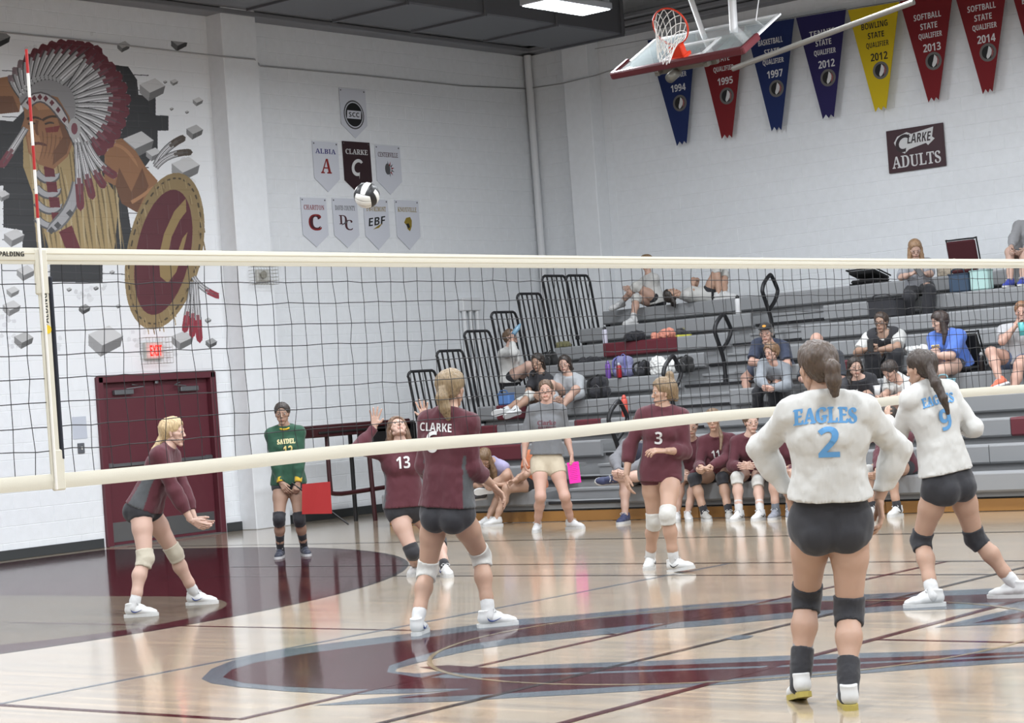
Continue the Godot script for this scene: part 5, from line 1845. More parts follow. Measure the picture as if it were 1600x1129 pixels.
	for k in 5:
		var z := 0.035 + k * 0.017
		var y := 0.108 - k * 0.0095
		add_tube(la, [Vector3(-0.026, y - 0.012, z), Vector3(-0.01, y, z + 0.003), Vector3(0.01, y, z + 0.003), Vector3(0.026, y - 0.012, z)], 0.0042, 5)
	for s in [-1.0, 1.0]:
		add_tube(la, smooth_path([Vector3(0, 0.112, 0.03), Vector3(s * 0.02, 0.12, 0.035), Vector3(s * 0.04, 0.105, 0.045), Vector3(s * 0.02, 0.10, 0.04)], 3), 0.003, 5)
	shoe_laces = st_end(la)

func make_hand(curl: Array, spread: float, thumb: float) -> Array:
	var p := []
	var Y := Vector3(0, 1, 0)
	p.append(cap(Vector3(-0.03, 0, 0), Vector3(0.01, 0, 0), 0.024, 0.025, 0, Y, 0.25))
	for z in [-0.024, -0.006, 0.012, 0.026]:
		p.append(cap(Vector3(0.012, 0, z * 0.6), Vector3(0.082 - absf(z) * 0.2, 0.002, z), 0.0155, 0.0125, 0, Y, 0.2))
	p.append(cap(Vector3(0.02, -0.006, -0.018), Vector3(0.05, -0.008, -0.03), 0.015, 0.013))
	var zz := [-0.028, -0.0085, 0.0105, 0.028]
	var ln := [0.95, 1.05, 0.98, 0.78]
	for f in 4:
		var a := Vector3(0.085 - absf(zz[f] + 0.005) * 0.25, 0.002, zz[f])
		var yaw: float = spread * (f - 1.4)
		var ang := 0.0
		var seg: Array = [0.043, 0.028, 0.021]
		for s in 3:
			ang += curl[f] * [0.75, 1.0, 0.7][s]
			var d := Vector3(cos(ang) * cos(yaw), -sin(ang), cos(ang) * sin(yaw))
			var b: Vector3 = a + d * seg[s] * ln[f]
			p.append(cap(a, b, 0.0092 - s * 0.0006, 0.0086 - s * 0.0007))
			a = b
	var t0 := Vector3(0.03, -0.006, -0.028)
	var t1 := t0 + Vector3(cos(thumb), -0.25, -sin(thumb)).normalized() * 0.038
	var t2 := t1 + Vector3(cos(thumb * 0.7), -0.3, -sin(thumb * 0.7)).normalized() * 0.03
	p.append(cap(t0, t1, 0.0118, 0.0105))
	p.append(cap(t1, t2, 0.0105, 0.0088))
	return mesh_field(p, 0.004, 0.006)

# direction in the camera's level frame: right, up, towards the camera
func cf(v: Array) -> Vector3:
	return (flat_r * v[0] + Vector3.UP * v[1] - flat_f * v[2]).normalized()

# 0 looks at the camera, 90 to the picture's right, 180 away
func facing(deg: float) -> Vector3:
	var a := deg_to_rad(deg)
	return -flat_f * cos(a) + flat_r * sin(a)

func ik(a: Vector3, c: Vector3, l1: float, l2: float, hint, pref: Vector3) -> Vector3:
	var d := a.distance_to(c)
	var sc := maxf(1.0, d / (l1 + l2) * 1.001)
	l1 *= sc
	l2 *= sc
	var u := (c - a) / d
	var x := clampf((l1 * l1 - l2 * l2 + d * d) / (2.0 * d), -l1, l1)
	var r := sqrt(maxf(l1 * l1 - x * x, 0.0))
	var b := frame_along(u)
	var best := a + u * x
	var cost := 1e9
	var pn := (pref - u * pref.dot(u)).normalized()
	var ppm := FOCAL / depth_of(a)
	for k in 72:
		var w := b.x * cos(TAU * k / 72) + b.y * sin(TAU * k / 72)
		var q := a + u * x + w * r
		var e := 0.0
		if hint != null:
			e = to_px(q).distance_to(Vector2(hint[0], hint[1])) / ppm
		e += (1.0 - w.dot(pn)) * (0.035 if hint != null else 1.0)
		if e < cost:
			cost = e
			best = q
	return best

const SKIN := {"fair": Color(0.46, 0.305, 0.24), "light": Color(0.42, 0.27, 0.205), "tan": Color(0.375, 0.235, 0.168), "olive": Color(0.30, 0.185, 0.13), "brown": Color(0.22, 0.13, 0.09), "ruddy": Color(0.43, 0.26, 0.20)}

func skin_mat() -> StandardMaterial3D:
	if mats.has("skin"): return mats["skin"]
	var m := mat("skin", Color.WHITE, 0.55)
	m.vertex_color_use_as_albedo = true
	m.subsurf_scatter_enabled = true
	m.subsurf_scatter_strength = 0.06
	return m

func dyed(key: String, rough := 0.85) -> StandardMaterial3D:
	if mats.has(key): return mats[key]
	var m := cloth(key, Color.WHITE)
	m.roughness = rough
	m.vertex_color_use_as_albedo = true
	return m

# one person. See the list in people() for what the entries mean.
func person(P: Dictionary) -> void:
	var s: float = P.get("h", 1.66) / 1.68
	var w: float = P.get("wide", 1.0)
	var fa: float = P.get("fa", 0.0)
	var front := facing(fa)
	var hfront := facing(P.get("ha", fa))
	var cell: float = P.get("cell", 0.016)
	# ---- joints
	var root: Vector3
	var feet := {}
	for side in ["l", "r"]:
		var L: Dictionary = P.get(side + "l", {})
		if L.has("fx"):   # [pixel column, row, 0 on the deck before that row, 1 on its seat, 2 on the floor]
			var fm: int = L.fx[2]
			var lx: float = row_x(L.fx[1]) + (0.13 if fm == 1 else (-0.14 if fm == 0 else L.get("fd", -0.3)))
			var ly: float = row_y(L.fx[1]) if fm == 1 else (row_y(L.fx[1] - 1) - 0.165 if fm == 0 else 0.0)
			feet[side] = Vector3(lx, ly, zspan(L.fx[0], lx, ly))
		elif L.has("f"):
			feet[side] = on_y(L.f[0], L.f[1], L.f[2] if L.f.size() > 2 else 0.0)
	if P.has("row"):
		root = on_x(P.pv[0], P.pv[1], row_x(P.row) + P.get("in", 0.16))
		root.y = maxf(root.y, row_y(P.row) + 0.10 * s)
	elif P.has("depth"):
		root = at_depth(P.pv[0], P.pv[1], P.depth)
	else:
		var dsum := 0.0
		for k in feet:
			dsum += depth_of(feet[k])
		root = at_depth(P.pv[0], P.pv[1], dsum / feet.size() + P.get("pd", 0.0))
	var rd := depth_of(root)
	var neck := at_depth(P.nk[0], P.nk[1], rd + P.nk[2])
	var head := at_depth(P.hd[0], P.hd[1], rd + P.hd[2])
	var up := (neck - root).normalized()
	if P.has("frontv"):
		front = cf(P.frontv)
		hfront = front
	front = (front - up * front.dot(up)).normalized()
	hfront = (hfront - up * hfront.dot(up)).normalized()
	var left := up.cross(front)
	var hleft := up.cross(hfront)
	var sh := {"l": neck + left * 0.152 * s * w - up * 0.052 * s, "r": neck - left * 0.152 * s * w - up * 0.052 * s}
	var hp := {"l": root + hleft * 0.085 * s * w - up * 0.01, "r": root - hleft * 0.085 * s * w - up * 0.01}
	var el := {}
	var wr := {}
	var kn := {}
	var an := {}
	var fdir := {}
	for side in ["l", "r"]:
		var sg := 1.0 if side == "l" else -1.0
		var A: Dictionary = P.get(side + "a", {})
		if A.has("w"):
			wr[side] = at_depth(A.w[0], A.w[1], rd + A.w[2])
		else:
			wr[side] = sh[side] - up * 0.52 * s + left * sg * 0.06
		var out: Vector3 = (left * sg * 0.7 - front * 0.6 - up * 0.3)
		if A.has("out"): out = cf(A.out)
		el[side] = ik(sh[side], wr[side], 0.285 * s, 0.245 * s, A.get("e", null), out)
		var L: Dictionary = P.get(side + "l", {})
		var dirv: Vector3 = hfront
		if L.has("dir"): dirv = facing(L.dir)
		dirv = Vector3(dirv.x, 0, dirv.z).normalized()
		if L.has("vec"): dirv = cf(L.vec)
		fdir[side] = dirv
		if feet.has(side):
			# f is the middle of the sole on the ground
			an[side] = feet[side] - dirv * 0.055 * s + Vector3.UP * 0.085 * s
			if L.has("lift"): an[side] += Vector3.UP * L.lift
		elif L.has("a"):
			an[side] = at_depth(L.a[0], L.a[1], rd + L.a[2])
		else:
			an[side] = hp[side] - up * 0.8 * s
		var kp: Vector3 = hfront + Vector3.UP * 0.15
		if L.has("out"): kp = cf(L.out)
		kn[side] = ik(hp[side], an[side], 0.415 * s, 0.395 * s, L.get("k", null), kp)
	# ---- body surface
	var tone: Color = SKIN[P.get("skin", "light")]
	var C := root.lerp(neck, 0.68)
	var W := root.lerp(neck, 0.36)
	var torso := func_torso(root, W, C, neck, left, hleft, front, hfront, up, s, w, P.get("man", false), sh)
	var body: Array = torso.duplicate()
	var nb := neck + up * 0.01
	body.append(cap(nb - up * 0.03, head + (neck - head).normalized() * 0.045 * s, 0.052 * s, 0.049 * s))
	var arms := {}
	var legs := {}
	for side in ["l", "r"]:
		var e: Vector3 = el[side]
		var wv: Vector3 = wr[side]
		var S: Vector3 = sh[side]
		arms[side] = [cap(S, S.lerp(e, 0.3), 0.052 * s * w, 0.046 * s * w), cap(S.lerp(e, 0.3), e, 0.046 * s * w, 0.036 * s * w), cap(e, e.lerp(wv, 0.35), 0.037 * s * w, 0.037 * s * w), cap(e.lerp(wv, 0.35), wv, 0.037 * s * w, 0.0255 * s)]
		var k: Vector3 = kn[side]
		var a: Vector3 = an[side]
		var H: Vector3 = hp[side]
		var back: Vector3 = ((H - k).normalized() + (a - k).normalized()).normalized()
		if (H - k).normalized().dot((a - k).normalized()) < -0.985: back = -hfront
		legs[side] = [cap(H, H.lerp(k, 0.4), 0.092 * s * w, 0.079 * s * w), cap(H.lerp(k, 0.4), k, 0.079 * s * w, 0.056 * s * w), cap(k, k, 0.055 * s * w), cap(k, k.lerp(a, 0.35) + back * 0.014 * s, 0.051 * s * w, 0.055 * s * w), cap(k.lerp(a, 0.35) + back * 0.014 * s, k.lerp(a, 0.72), 0.055 * s * w, 0.040 * s), cap(k.lerp(a, 0.72), a, 0.040 * s, 0.036 * s)]
		legs[side][2] = ball(k, 0.056 * s * w)
		body.append_array(arms[side])
		body.append_array(legs[side])
	var t := thing("person", P.label, "person", Vector3(root.x, 0, root.z))
	t.position.y = minf(an.l.y, an.r.y) - 0.085 * s
	var inv := Transform3D(Basis.IDENTITY, -t.position)
	var bag := Bag.new()
	bag.add(mesh_field(body, cell, 0.03), inv, tone)
	# head
	var hfv := facing(P.hf[0])
	hfv = (hfv * cos(deg_to_rad(P.hf[1])) + Vector3.UP * sin(deg_to_rad(P.hf[1]))).normalized()
	var hup := Vector3.UP.rotated(hfv, deg_to_rad(P.hf[2] if P.hf.size() > 2 else 0.0))
	if P.has("hup"): hup = cf(P.hup)
	var hl := hup.cross(hfv).normalized()
	hup = hfv.cross(hl).normalized()
	var hs: float = P.get("hs", 1.0) * lerpf(1.0, s, 0.6)
	var hx := Transform3D(Basis(hl, hup, hfv) * hs, head)
	var hair_c: Color = P.get("hair", Color(0.05, 0.035, 0.025))
	var paints := [tone, tone * Color(0.92, 0.66, 0.64), tone.lerp(hair_c, 0.6), tone * Color(0.55, 0.42, 0.42), tone.lerp(Color(0.03, 0.02, 0.02), 0.6)]
	var hc := PackedColorArray()
	for i in head_paint.size():
		hc.append(paints[head_paint[i]])
	bag.add(head_net, inv * hx, tone, hc)
	for sx in [-1.0, 1.0]:   # eyes
		var eye := eye_net()
		bag.add(eye[0], inv * hx * Transform3D(Basis.IDENTITY, Vector3(sx * 0.031, 0.0015, 0.0685)), tone, eye[1])
	# hands
	for side in ["l", "r"]:
		var A: Dictionary = P.get(side + "a", {})
		var fore: Vector3 = (wr[side] - el[side]).normalized()
		var hd: Vector3 = cf(A.hd) if A.has("hd") else fore
		var sg := 1.0 if side == "l" else -1.0
		var palm: Vector3 = cf(A.pn) if A.has("pn") else -left * sg
		var y := -(palm - hd * palm.dot(hd)).normalized()
		var hb := Basis(hd, y, hd.cross(y))
		if side == "l": hb = Basis(hd, y, -hd.cross(y))
		bag.add(hands[A.get("pose", "relaxed")], inv * Transform3D(hb * s * 0.97, wr[side] + hd * 0.012), tone)
	var bm := part("body", bag.mesh(), skin_mat(), t)
	# ---- clothes
	var mk: String = P.get("top", "")
	if P.has("top_c"):
		var tc: Color = P.top_c
		var tp := []
		for q in torso:
			tp.append([q[0], q[1], q[2] + 0.014, q[3] + 0.014, q[4], q[5], q[6]])
		var loose: float = P.get("loose", 0.0)
		# skirt of the shirt over the hips
		tp.append(cap(W - left * 0.05 * w, root - hleft * 0.065 * w - up * P.get("hem", 0.06), 0.098 * s * w + 0.012 + loose, 0.112 * s * w + 0.014 + loose))
		tp.append(cap(W + left * 0.05 * w, root + hleft * 0.065 * w - up * P.get("hem", 0.06), 0.098 * s * w + 0.012 + loose, 0.112 * s * w + 0.014 + loose))
		var planes := [[root - up * P.get("hem", 0.06), -up, 0.34], [neck + up * 0.045 + front * 0.02, (up + front * 0.35).normalized(), 0.105]]
		var sl: float = P.get("sleeve", 1.0)   # 0 none, 0.5 to the elbow, 1 to the wrist
		for side in ["l", "r"]:
			var S: Vector3 = sh[side]
			var e: Vector3 = el[side]
			var wv: Vector3 = wr[side]
			var g := 0.014 + loose * 0.5
			if sl > 0.0:
				var f := minf(sl * 2.0, 1.0)
				tp.append(cap(S, S.lerp(e, f), 0.053 * s * w + g, lerpf(0.05, 0.039, f) * s * w + g + (0.008 if sl <= 0.5 else 0.0), 2 if sl <= 0.5 else 0))
				if sl > 0.5:
					tp.append(cap(e, e.lerp(wv, 0.4), 0.043 * s * w + g + 0.004, 0.040 * s * w + g + 0.004))
					var f2 := (sl - 0.5) * 2.0
					tp.append(cap(e, e.lerp(wv, f2), 0.040 * s * w + g, lerpf(0.04, 0.029, f2) * s + g * 0.8, 2))
		var net := mesh_field(tp, P.get("tcell", cell * 0.85), 0.03, planes, P.get("fold", 0.005), Vector3(14, 9, 14), fold_noise)
		var cols = null
		if P.has("panel"):
			cols = PackedColorArray()
			var pc: Color = P.panel
			for v in net[0]:
				var r: Vector3 = v - W
				var hgt := r.dot(up)
				var sd := r.dot(left)
				var fr := absf(r.dot(front) + 0.01)
				var on: bool = absf(sd) > 0.085 * s and fr < 0.05 + maxf(0.0, -hgt) * 0.12 and hgt < 0.14 and (v - sh["l"]).dot(up) < -0.16 and near_limb(v, arms, 0.078) == false
				cols.append(pc if on else tc)
		var tb := Bag.new()
		tb.add(net, inv, tc, cols)
		var tm := part(P.get("top_name", "jersey"), tb.mesh(), dyed("fabric"), t)
		if P.has("cuff_c"):
			for side in ["l", "r"]:
				var e: Vector3 = el[side]
				var wv: Vector3 = wr[side]
				part("cuff", bag_of(mesh_field([cap(e.lerp(wv, 0.80), e.lerp(wv, 1.02), 0.043 * s, 0.040 * s, 3)], 0.008, 0.01), P.cuff_c), dyed("fabric"), tm).position = -t.position
		if P.has("collar_c"):
			var cp := []
			for kk in 18:
				var aa := TAU * kk / 18
				cp.append(neck + up * (0.028 - 0.03 * maxf(cos(aa), -0.3)) + (left * sin(aa) * 0.066 + front * (cos(aa) * 0.066 + 0.012)) * s)
			cp.append(cp[0])
			var cs := st_new()
			add_tube(cs, cp, 0.011, 6)
			var cm := mat("collar_%s" % P.collar_c.to_html(), P.collar_c.linear_to_srgb(), 0.8)
			part("collar", st_end(cs), cm, tm).position = -t.position
		for T in P.get("text", []):
			# [string, px, py, height, width, colour, serif, arch, side (1 front, -1 back)]
			body_text(T, tp, planes, tm, t.position, left, up, front, rd, C)
	if P.has("vest_c"):
		var vp := []
		for q in torso:
			vp.append([q[0], q[1], q[2] + 0.024, q[3] + 0.024, q[4], q[5], q[6]])
		var vn := mesh_field(vp, cell * 0.9, 0.03, [[root - up * 0.04, -up, 0.34], [neck + up * 0.01, up, 0.1], [sh.l + left * 0.01, left, 0.12], [sh.r - left * 0.01, -left, 0.12]], 0.004, Vector3(14, 9, 14), fold_noise)
		part("vest", bag_of(vn, P.vest_c), dyed("fabric"), t).position = -t.position
	if P.has("bottom_c"):
		var bp := []
		var bl: float = P.get("leg_len", 0.3)
		for q in torso.slice(0, 5):
			bp.append([q[0], q[1], q[2] + 0.008, q[3] + 0.008, q[4], q[5], q[6]])
		for side in ["l", "r"]:
			var H: Vector3 = hp[side]
			var k: Vector3 = kn[side]
			var a: Vector3 = an[side]
			var g: float = P.get("bloose", 0.007)
			var f := minf(bl, 1.0)
			bp.append(cap(H, H.lerp(k, f * 0.5), 0.092 * s * w + g, lerpf(0.092, 0.079, f) * s * w + g))
			bp.append(cap(H.lerp(k, f * 0.45), H.lerp(k, f), lerpf(0.092, 0.079, f) * s * w + g, lerpf(0.090, 0.062, f) * s * w + g, 2 if bl <= 1.0 else 0))
			if bl > 1.0:
				bp.append(cap(k, k.lerp(a, 0.5), 0.062 * s * w + g, 0.055 * s * w + g * 1.5))
				bp.append(cap(k.lerp(a, 0.5), k.lerp(a, bl - 1.0), 0.055 * s * w + g * 1.5, 0.045 * s + g * 1.5, 2))
		var bn := mesh_field(bp, P.get("tcell", cell * 0.85), 0.022, [[root + up * P.get("waist", 0.1), up, 0.3]], 0.003, Vector3(14, 9, 14), fold_noise)
		part(P.get("bottom_name", "shorts"), bag_of(bn, P.bottom_c), dyed("fabric"), t).position = -t.position
	# ---- hair
	if P.get("style", "") != "bald":
		var hn := hair_field(P, hx, head, neck, hs)
		var hm := dyed("hair_fibre", 0.5)
		hm.rim_enabled = false
		var hcols := PackedColorArray()
		for v in hn[0]:
			var q: Vector3 = v - head
			var k := strand_noise.get_noise_3dv(Vector3(q.dot(hl) * 110.0, q.dot(hup) * 14.0, q.dot(hfv) * 110.0))
			hcols.append(hair_c * (1.0 + 0.45 * k))
		var hb2 := Bag.new()
		hb2.add(hn, inv, hair_c, hcols)
		part("hair", hb2.mesh(), hm, t)
		if P.has("tie"):
			var tq: Vector3 = hx * Vector3(P.tie[0], P.tie[1], P.tie[2])
			var tp2 := []
			for kk in 13:
				tp2.append(tq + (hl * cos(TAU * kk / 12) + hup * sin(TAU * kk / 12)) * 0.02 * hs)
			part("hair_tie", tube_mesh(tp2, 0.007, 6), mat("hair_tie", Color(0.05, 0.05, 0.06), 0.7), t).position = -t.position
	if P.has("cap_c"):
		var cb := Bag.new()
		var cn := mesh_field([cap(Vector3(0, 0.062, -0.022), Vector3(0, 0.066, 0.008), 0.083, 0.081), cap(Vector3(-0.035, 0.057, 0.09), Vector3(0.035, 0.057, 0.09), 0.045, 0.045, 0, Vector3(0, 1, 0), 4.5)], 0.007, 0.01, [[Vector3(0, 0.045, 0), Vector3(0, -1, 0.0).normalized(), 0.3]])
		cb.add(cn, inv * hx, P.cap_c)
		var cm2 := part("cap", cb.mesh(), dyed("fabric"), t)
		var em := slab_mesh(disc(0.024, 14, 0.016), Vector3.ZERO, Basis.IDENTITY, 0.004)
		part("cap_emblem", em, mat("cap_gold", Color(0.75, 0.52, 0.10), 0.5), cm2, inv * hx * Transform3D(Basis(Vector3.RIGHT, -0.25), Vector3(0, 0.092, 0.081)))
	if P.get("glasses", false):
		var gs := st_new()
		for sx in [-1.0, 1.0]:
			var gp := []
			for kk in 17:
				gp.append(hx * Vector3(sx * 0.032 + cos(TAU * kk / 16) * 0.024, 0.002 + sin(TAU * kk / 16) * 0.018, 0.094))
			add_tube(gs, gp, 0.0024, 5)
			add_tube(gs, [hx * Vector3(sx * 0.056, 0.006, 0.094), hx * Vector3(sx * 0.078, 0.006, 0.0)], 0.0024, 5)
		add_tube(gs, [hx * Vector3(-0.008, 0.004, 0.096), hx * Vector3(0.008, 0.004, 0.096)], 0.0024, 5)
		part("glasses", st_end(gs), mat("glasses_frame", Color(0.04, 0.04, 0.045), 0.3), t).position = -t.position
	# ---- knee pads, socks, shoes
	for side in ["l", "r"]:
		var k: Vector3 = kn[side]
		var a: Vector3 = an[side]
		var H: Vector3 = hp[side]
		var L: Dictionary = P.get(side + "l", {})
		if P.has("pad_c") and not L.get("nopad", false):
			var du := (H - k).normalized()
			var dd := (a - k).normalized()
			var kf := -(du + dd)
			kf = kf.normalized() if kf.length() > 0.15 else hfront
			var off: float = L.get("pad_off", 0.0)
			var kk := k + dd * off
			var pn := mesh_field([cap(kk, kk + du * 0.07 * s, 0.066 * s * w, 0.072 * s * w, 2), cap(kk, kk + dd * 0.075 * s, 0.066 * s * w, 0.066 * s * w, 2), ball(kk + kf * 0.018, 0.060 * s * w)], minf(cell, 0.011), 0.015, [], 0.003, Vector3.ONE * 22.0, fold_noise)
			part("knee_pad", bag_of(pn, P.pad_c), dyed("fabric"), t).position = -t.position
		if P.has("sock_c"):
			var hgt: float = P.get("sock", 0.3)
			var sn := mesh_field([cap(a - (k - a).normalized() * 0.02, a.lerp(k, hgt * 0.5), 0.0415 * s, 0.0425 * s), cap(a.lerp(k, hgt * 0.45), a.lerp(k, hgt), 0.0425 * s, lerpf(0.043, 0.060, clampf(hgt - 0.25, 0.0, 0.5) * 2.0) * s, 2)], minf(cell, 0.01), 0.012, [], 0.0025, Vector3.ONE * 30.0, fold_noise)
			part("sock", bag_of(sn, P.sock_c), dyed("fabric"), t).position = -t.position
		if P.get("brace", false):
			var bn2 := mesh_field([cap(a - (k - a).normalized() * 0.03, a.lerp(k, 0.16), 0.048 * s, 0.050 * s), cap(a.lerp(k, 0.14), a.lerp(k, 0.38), 0.050 * s, 0.055 * s, 2)], 0.009, 0.012, [], 0.003, Vector3.ONE * 30.0, fold_noise)
			part("ankle_brace", bag_of(bn2, Color(0.018, 0.018, 0.02)), dyed("fabric"), t).position = -t.position
		if not P.get("noshoe", false):
			var dv: Vector3 = fdir[side]
			var sk: Vector3 = (k - a).normalized()
			var upv := Vector3.UP
			if L.has("vec"): upv = (sk - dv * sk.dot(dv)).normalized()
			if L.has("pitch"):
				var ax := Vector3.UP.cross(dv).normalized()
				dv = dv.rotated(ax, deg_to_rad(L.pitch))
				upv = upv.rotated(ax, deg_to_rad(L.pitch))
			var xb := Basis(upv.cross(dv).normalized(), upv, dv)
			var so := a - upv * 0.085 * s
			var sx := Transform3D(xb * s * 0.98, so - t.position)
			var sh2 := part("shoe", bag_of(shoe_upper, L.get("shoe_c", P.get("shoe_c", Color(0.52, 0.52, 0.51)))), dyed("shoe_fabric", 0.6), t, sx)
			part("sole", shoe_sole, mat("sole_%s" % P.get("sole_c", Color(0.5, 0.5, 0.49)).to_html(), P.get("sole_c", Color(0.5, 0.5, 0.49)).linear_to_srgb(), 0.6), sh2)
			part("laces", shoe_laces, mat("laces_%s" % P.get("lace_c", Color(0.5, 0.5, 0.5)).to_html(), P.get("lace_c", Color(0.5, 0.5, 0.5)).linear_to_srgb(), 0.8), sh2)
			if P.has("mark_c"):
				# curved side mark
				for sx2 in [-1.0, 1.0]:
					var ms := st_new()
					add_tube(ms, smooth_path([Vector3(sx2 * 0.0425, 0.07, -0.02), Vector3(sx2 * 0.0435, 0.045, 0.0), Vector3(sx2 * 0.0455, 0.043, 0.03), Vector3(sx2 * 0.0475, 0.06, 0.075)], 3), [0.001, 0.003, 0.006, 0.006, 0.006, 0.005, 0.004, 0.003, 0.002, 0.001].slice(0, 10), 5)
					part("side_mark", st_end(ms), mat("mark_%s" % P.mark_c.to_html(), P.mark_c.linear_to_srgb(), 0.6), sh2)

func near_limb(v: Vector3, arms: Dictionary, r: float) -> bool:
	for side in ["l", "r"]:
		for q in arms[side]:
			if prim_dist(q, v) < r - q[2]:
				return true
	return false

func func_torso(root: Vector3, W: Vector3, C: Vector3, neck: Vector3, left: Vector3, hleft: Vector3, front: Vector3, hfront: Vector3, up: Vector3, s: float, w: float, man: bool, sh: Dictionary) -> Array:
	var o := []
	var a := s * w
	# pelvis first (five entries, used again for shorts)
	o.append(cap(root - hleft * 0.07 * a, root + hleft * 0.07 * a, 0.108 * a, -1.0, 0, hfront, 0.1))
	for g in [-1.0, 1.0]:
		o.append(ball(root - hfront * 0.042 * s + hleft * g * 0.066 * a - up * 0.055 * s, 0.090 * a))
		o.append(cap(W + left * g * 0.045 * a, root + hleft * g * 0.055 * a, 0.088 * a, 0.104 * a, 0, front, 0.06))
	for g in [-1.0, 1.0]:
		o.append(cap(C + left * g * 0.062 * a, W + left * g * 0.045 * a, 0.101 * a, 0.088 * a, 0, front, 0.08))
		o.append(cap(neck + up * 0.03 * s, sh["l" if g > 0 else "r"] + up * 0.012, 0.042 * s, 0.046 * s))
		if not man:
			o.append(ball(C + front * 0.066 * s + left * g * 0.062 * a - up * 0.02, 0.056 * a))
	o.append(cap(C - left * 0.075 * a + up * 0.03, C + left * 0.075 * a + up * 0.03, 0.098 * a, -1.0, 0, front, 0.1))
	o.append(cap(sh.l, sh.r, 0.056 * s))
	return o

var _eye: Array = []
func eye_net() -> Array:
	if _eye.is_empty():
		var n := mesh_field([ball(Vector3.ZERO, 0.0115)], 0.003, 0.003)
		var c := PackedColorArray()
		for v in n[0]:
			c.append(Color(0.02, 0.015, 0.012) if v.z > 0.0082 and absf(v.x) < 0.0062 else Color(0.36, 0.335, 0.32))
		_eye = [n, c]
	return _eye

func hair_field(P: Dictionary, hx: Transform3D, head: Vector3, neck: Vector3, hs: float) -> Array:
	var p := []
	var st: String = P.get("style", "tied")
	var g: float = P.get("puff", 0.0)
	p.append(cap(hx * Vector3(0, 0.042, -0.036), hx * Vector3(0, 0.053, 0.002), (0.087 + g) * hs, (0.083 + g) * hs))
	p.append(cap(hx * Vector3(0, 0.0, -0.05), hx * Vector3(0, 0.03, -0.03), (0.066 + g) * hs, (0.078 + g) * hs))
	if st == "long" or st == "half":
		var dn: float = P.get("len", 0.26)
		var drop := (Vector3.DOWN * 0.75 + (neck - head).normalized() * 0.25).normalized()
		for sx in [-1.0, -0.5, 0.0, 0.5, 1.0]:
			var a: Vector3 = hx * Vector3(sx * 0.066, 0.01, -0.05 + absf(sx) * 0.045)
			var b: Vector3 = a + drop * dn * 0.55 * hs + hx.basis.x.normalized() * sx * 0.015 - hx.basis.z.normalized() * (0.02 - absf(sx) * 0.015)
			var c: Vector3 = a + drop * dn * hs + hx.basis.x.normalized() * sx * 0.02 + hx.basis.z.normalized() * (absf(sx) * 0.03)
			p.append(cap(a, b, 0.032 * hs, 0.033 * hs))
			p.append(cap(b, c, 0.033 * hs, 0.016 * hs))
	elif st == "short":
		p.append(cap(hx * Vector3(-0.05, 0.0, -0.03), hx * Vector3(0.05, 0.0, -0.03), 0.048 * hs))
	for seg in P.get("tail", []):
		p.append(cap(hx * Vector3(seg[0], seg[1], seg[2]), hx * Vector3(seg[3], seg[4], seg[5]), seg[6] * hs, seg[7] * hs))
	var tp: Array = P.get("tail_px", [])   # [px, py, depth from the head, radius] chain
	var hdp := depth_of(head)
	for i in tp.size() - 1:
		p.append(cap(at_depth(tp[i][0], tp[i][1], hdp + tp[i][2]), at_depth(tp[i + 1][0], tp[i + 1][1], hdp + tp[i + 1][2]), tp[i][3], tp[i + 1][3]))
	# clear the face
	p.append(cap(hx * Vector3(0, 0.0, 0.088), hx * Vector3(0, -0.09, 0.08), 0.062 * hs, 0.064 * hs, 4))
	p.append(cap(hx * Vector3(0, 0.012, 0.10), hx * Vector3(0, 0.012, 0.13), 0.058 * hs, 0.07 * hs, 4))
	if st != "long":
		for sx in [-1.0, 1.0]:
			p.append(cap(hx * Vector3(sx * 0.08, -0.02, 0.02), hx * Vector3(sx * 0.09, -0.09, 0.02), 0.026 * hs, 0.05 * hs, 4))
	return mesh_field(p, P.get("hcell", 0.008), 0.014, [], 0.006, Vector3(60, 14, 60), strand_noise)

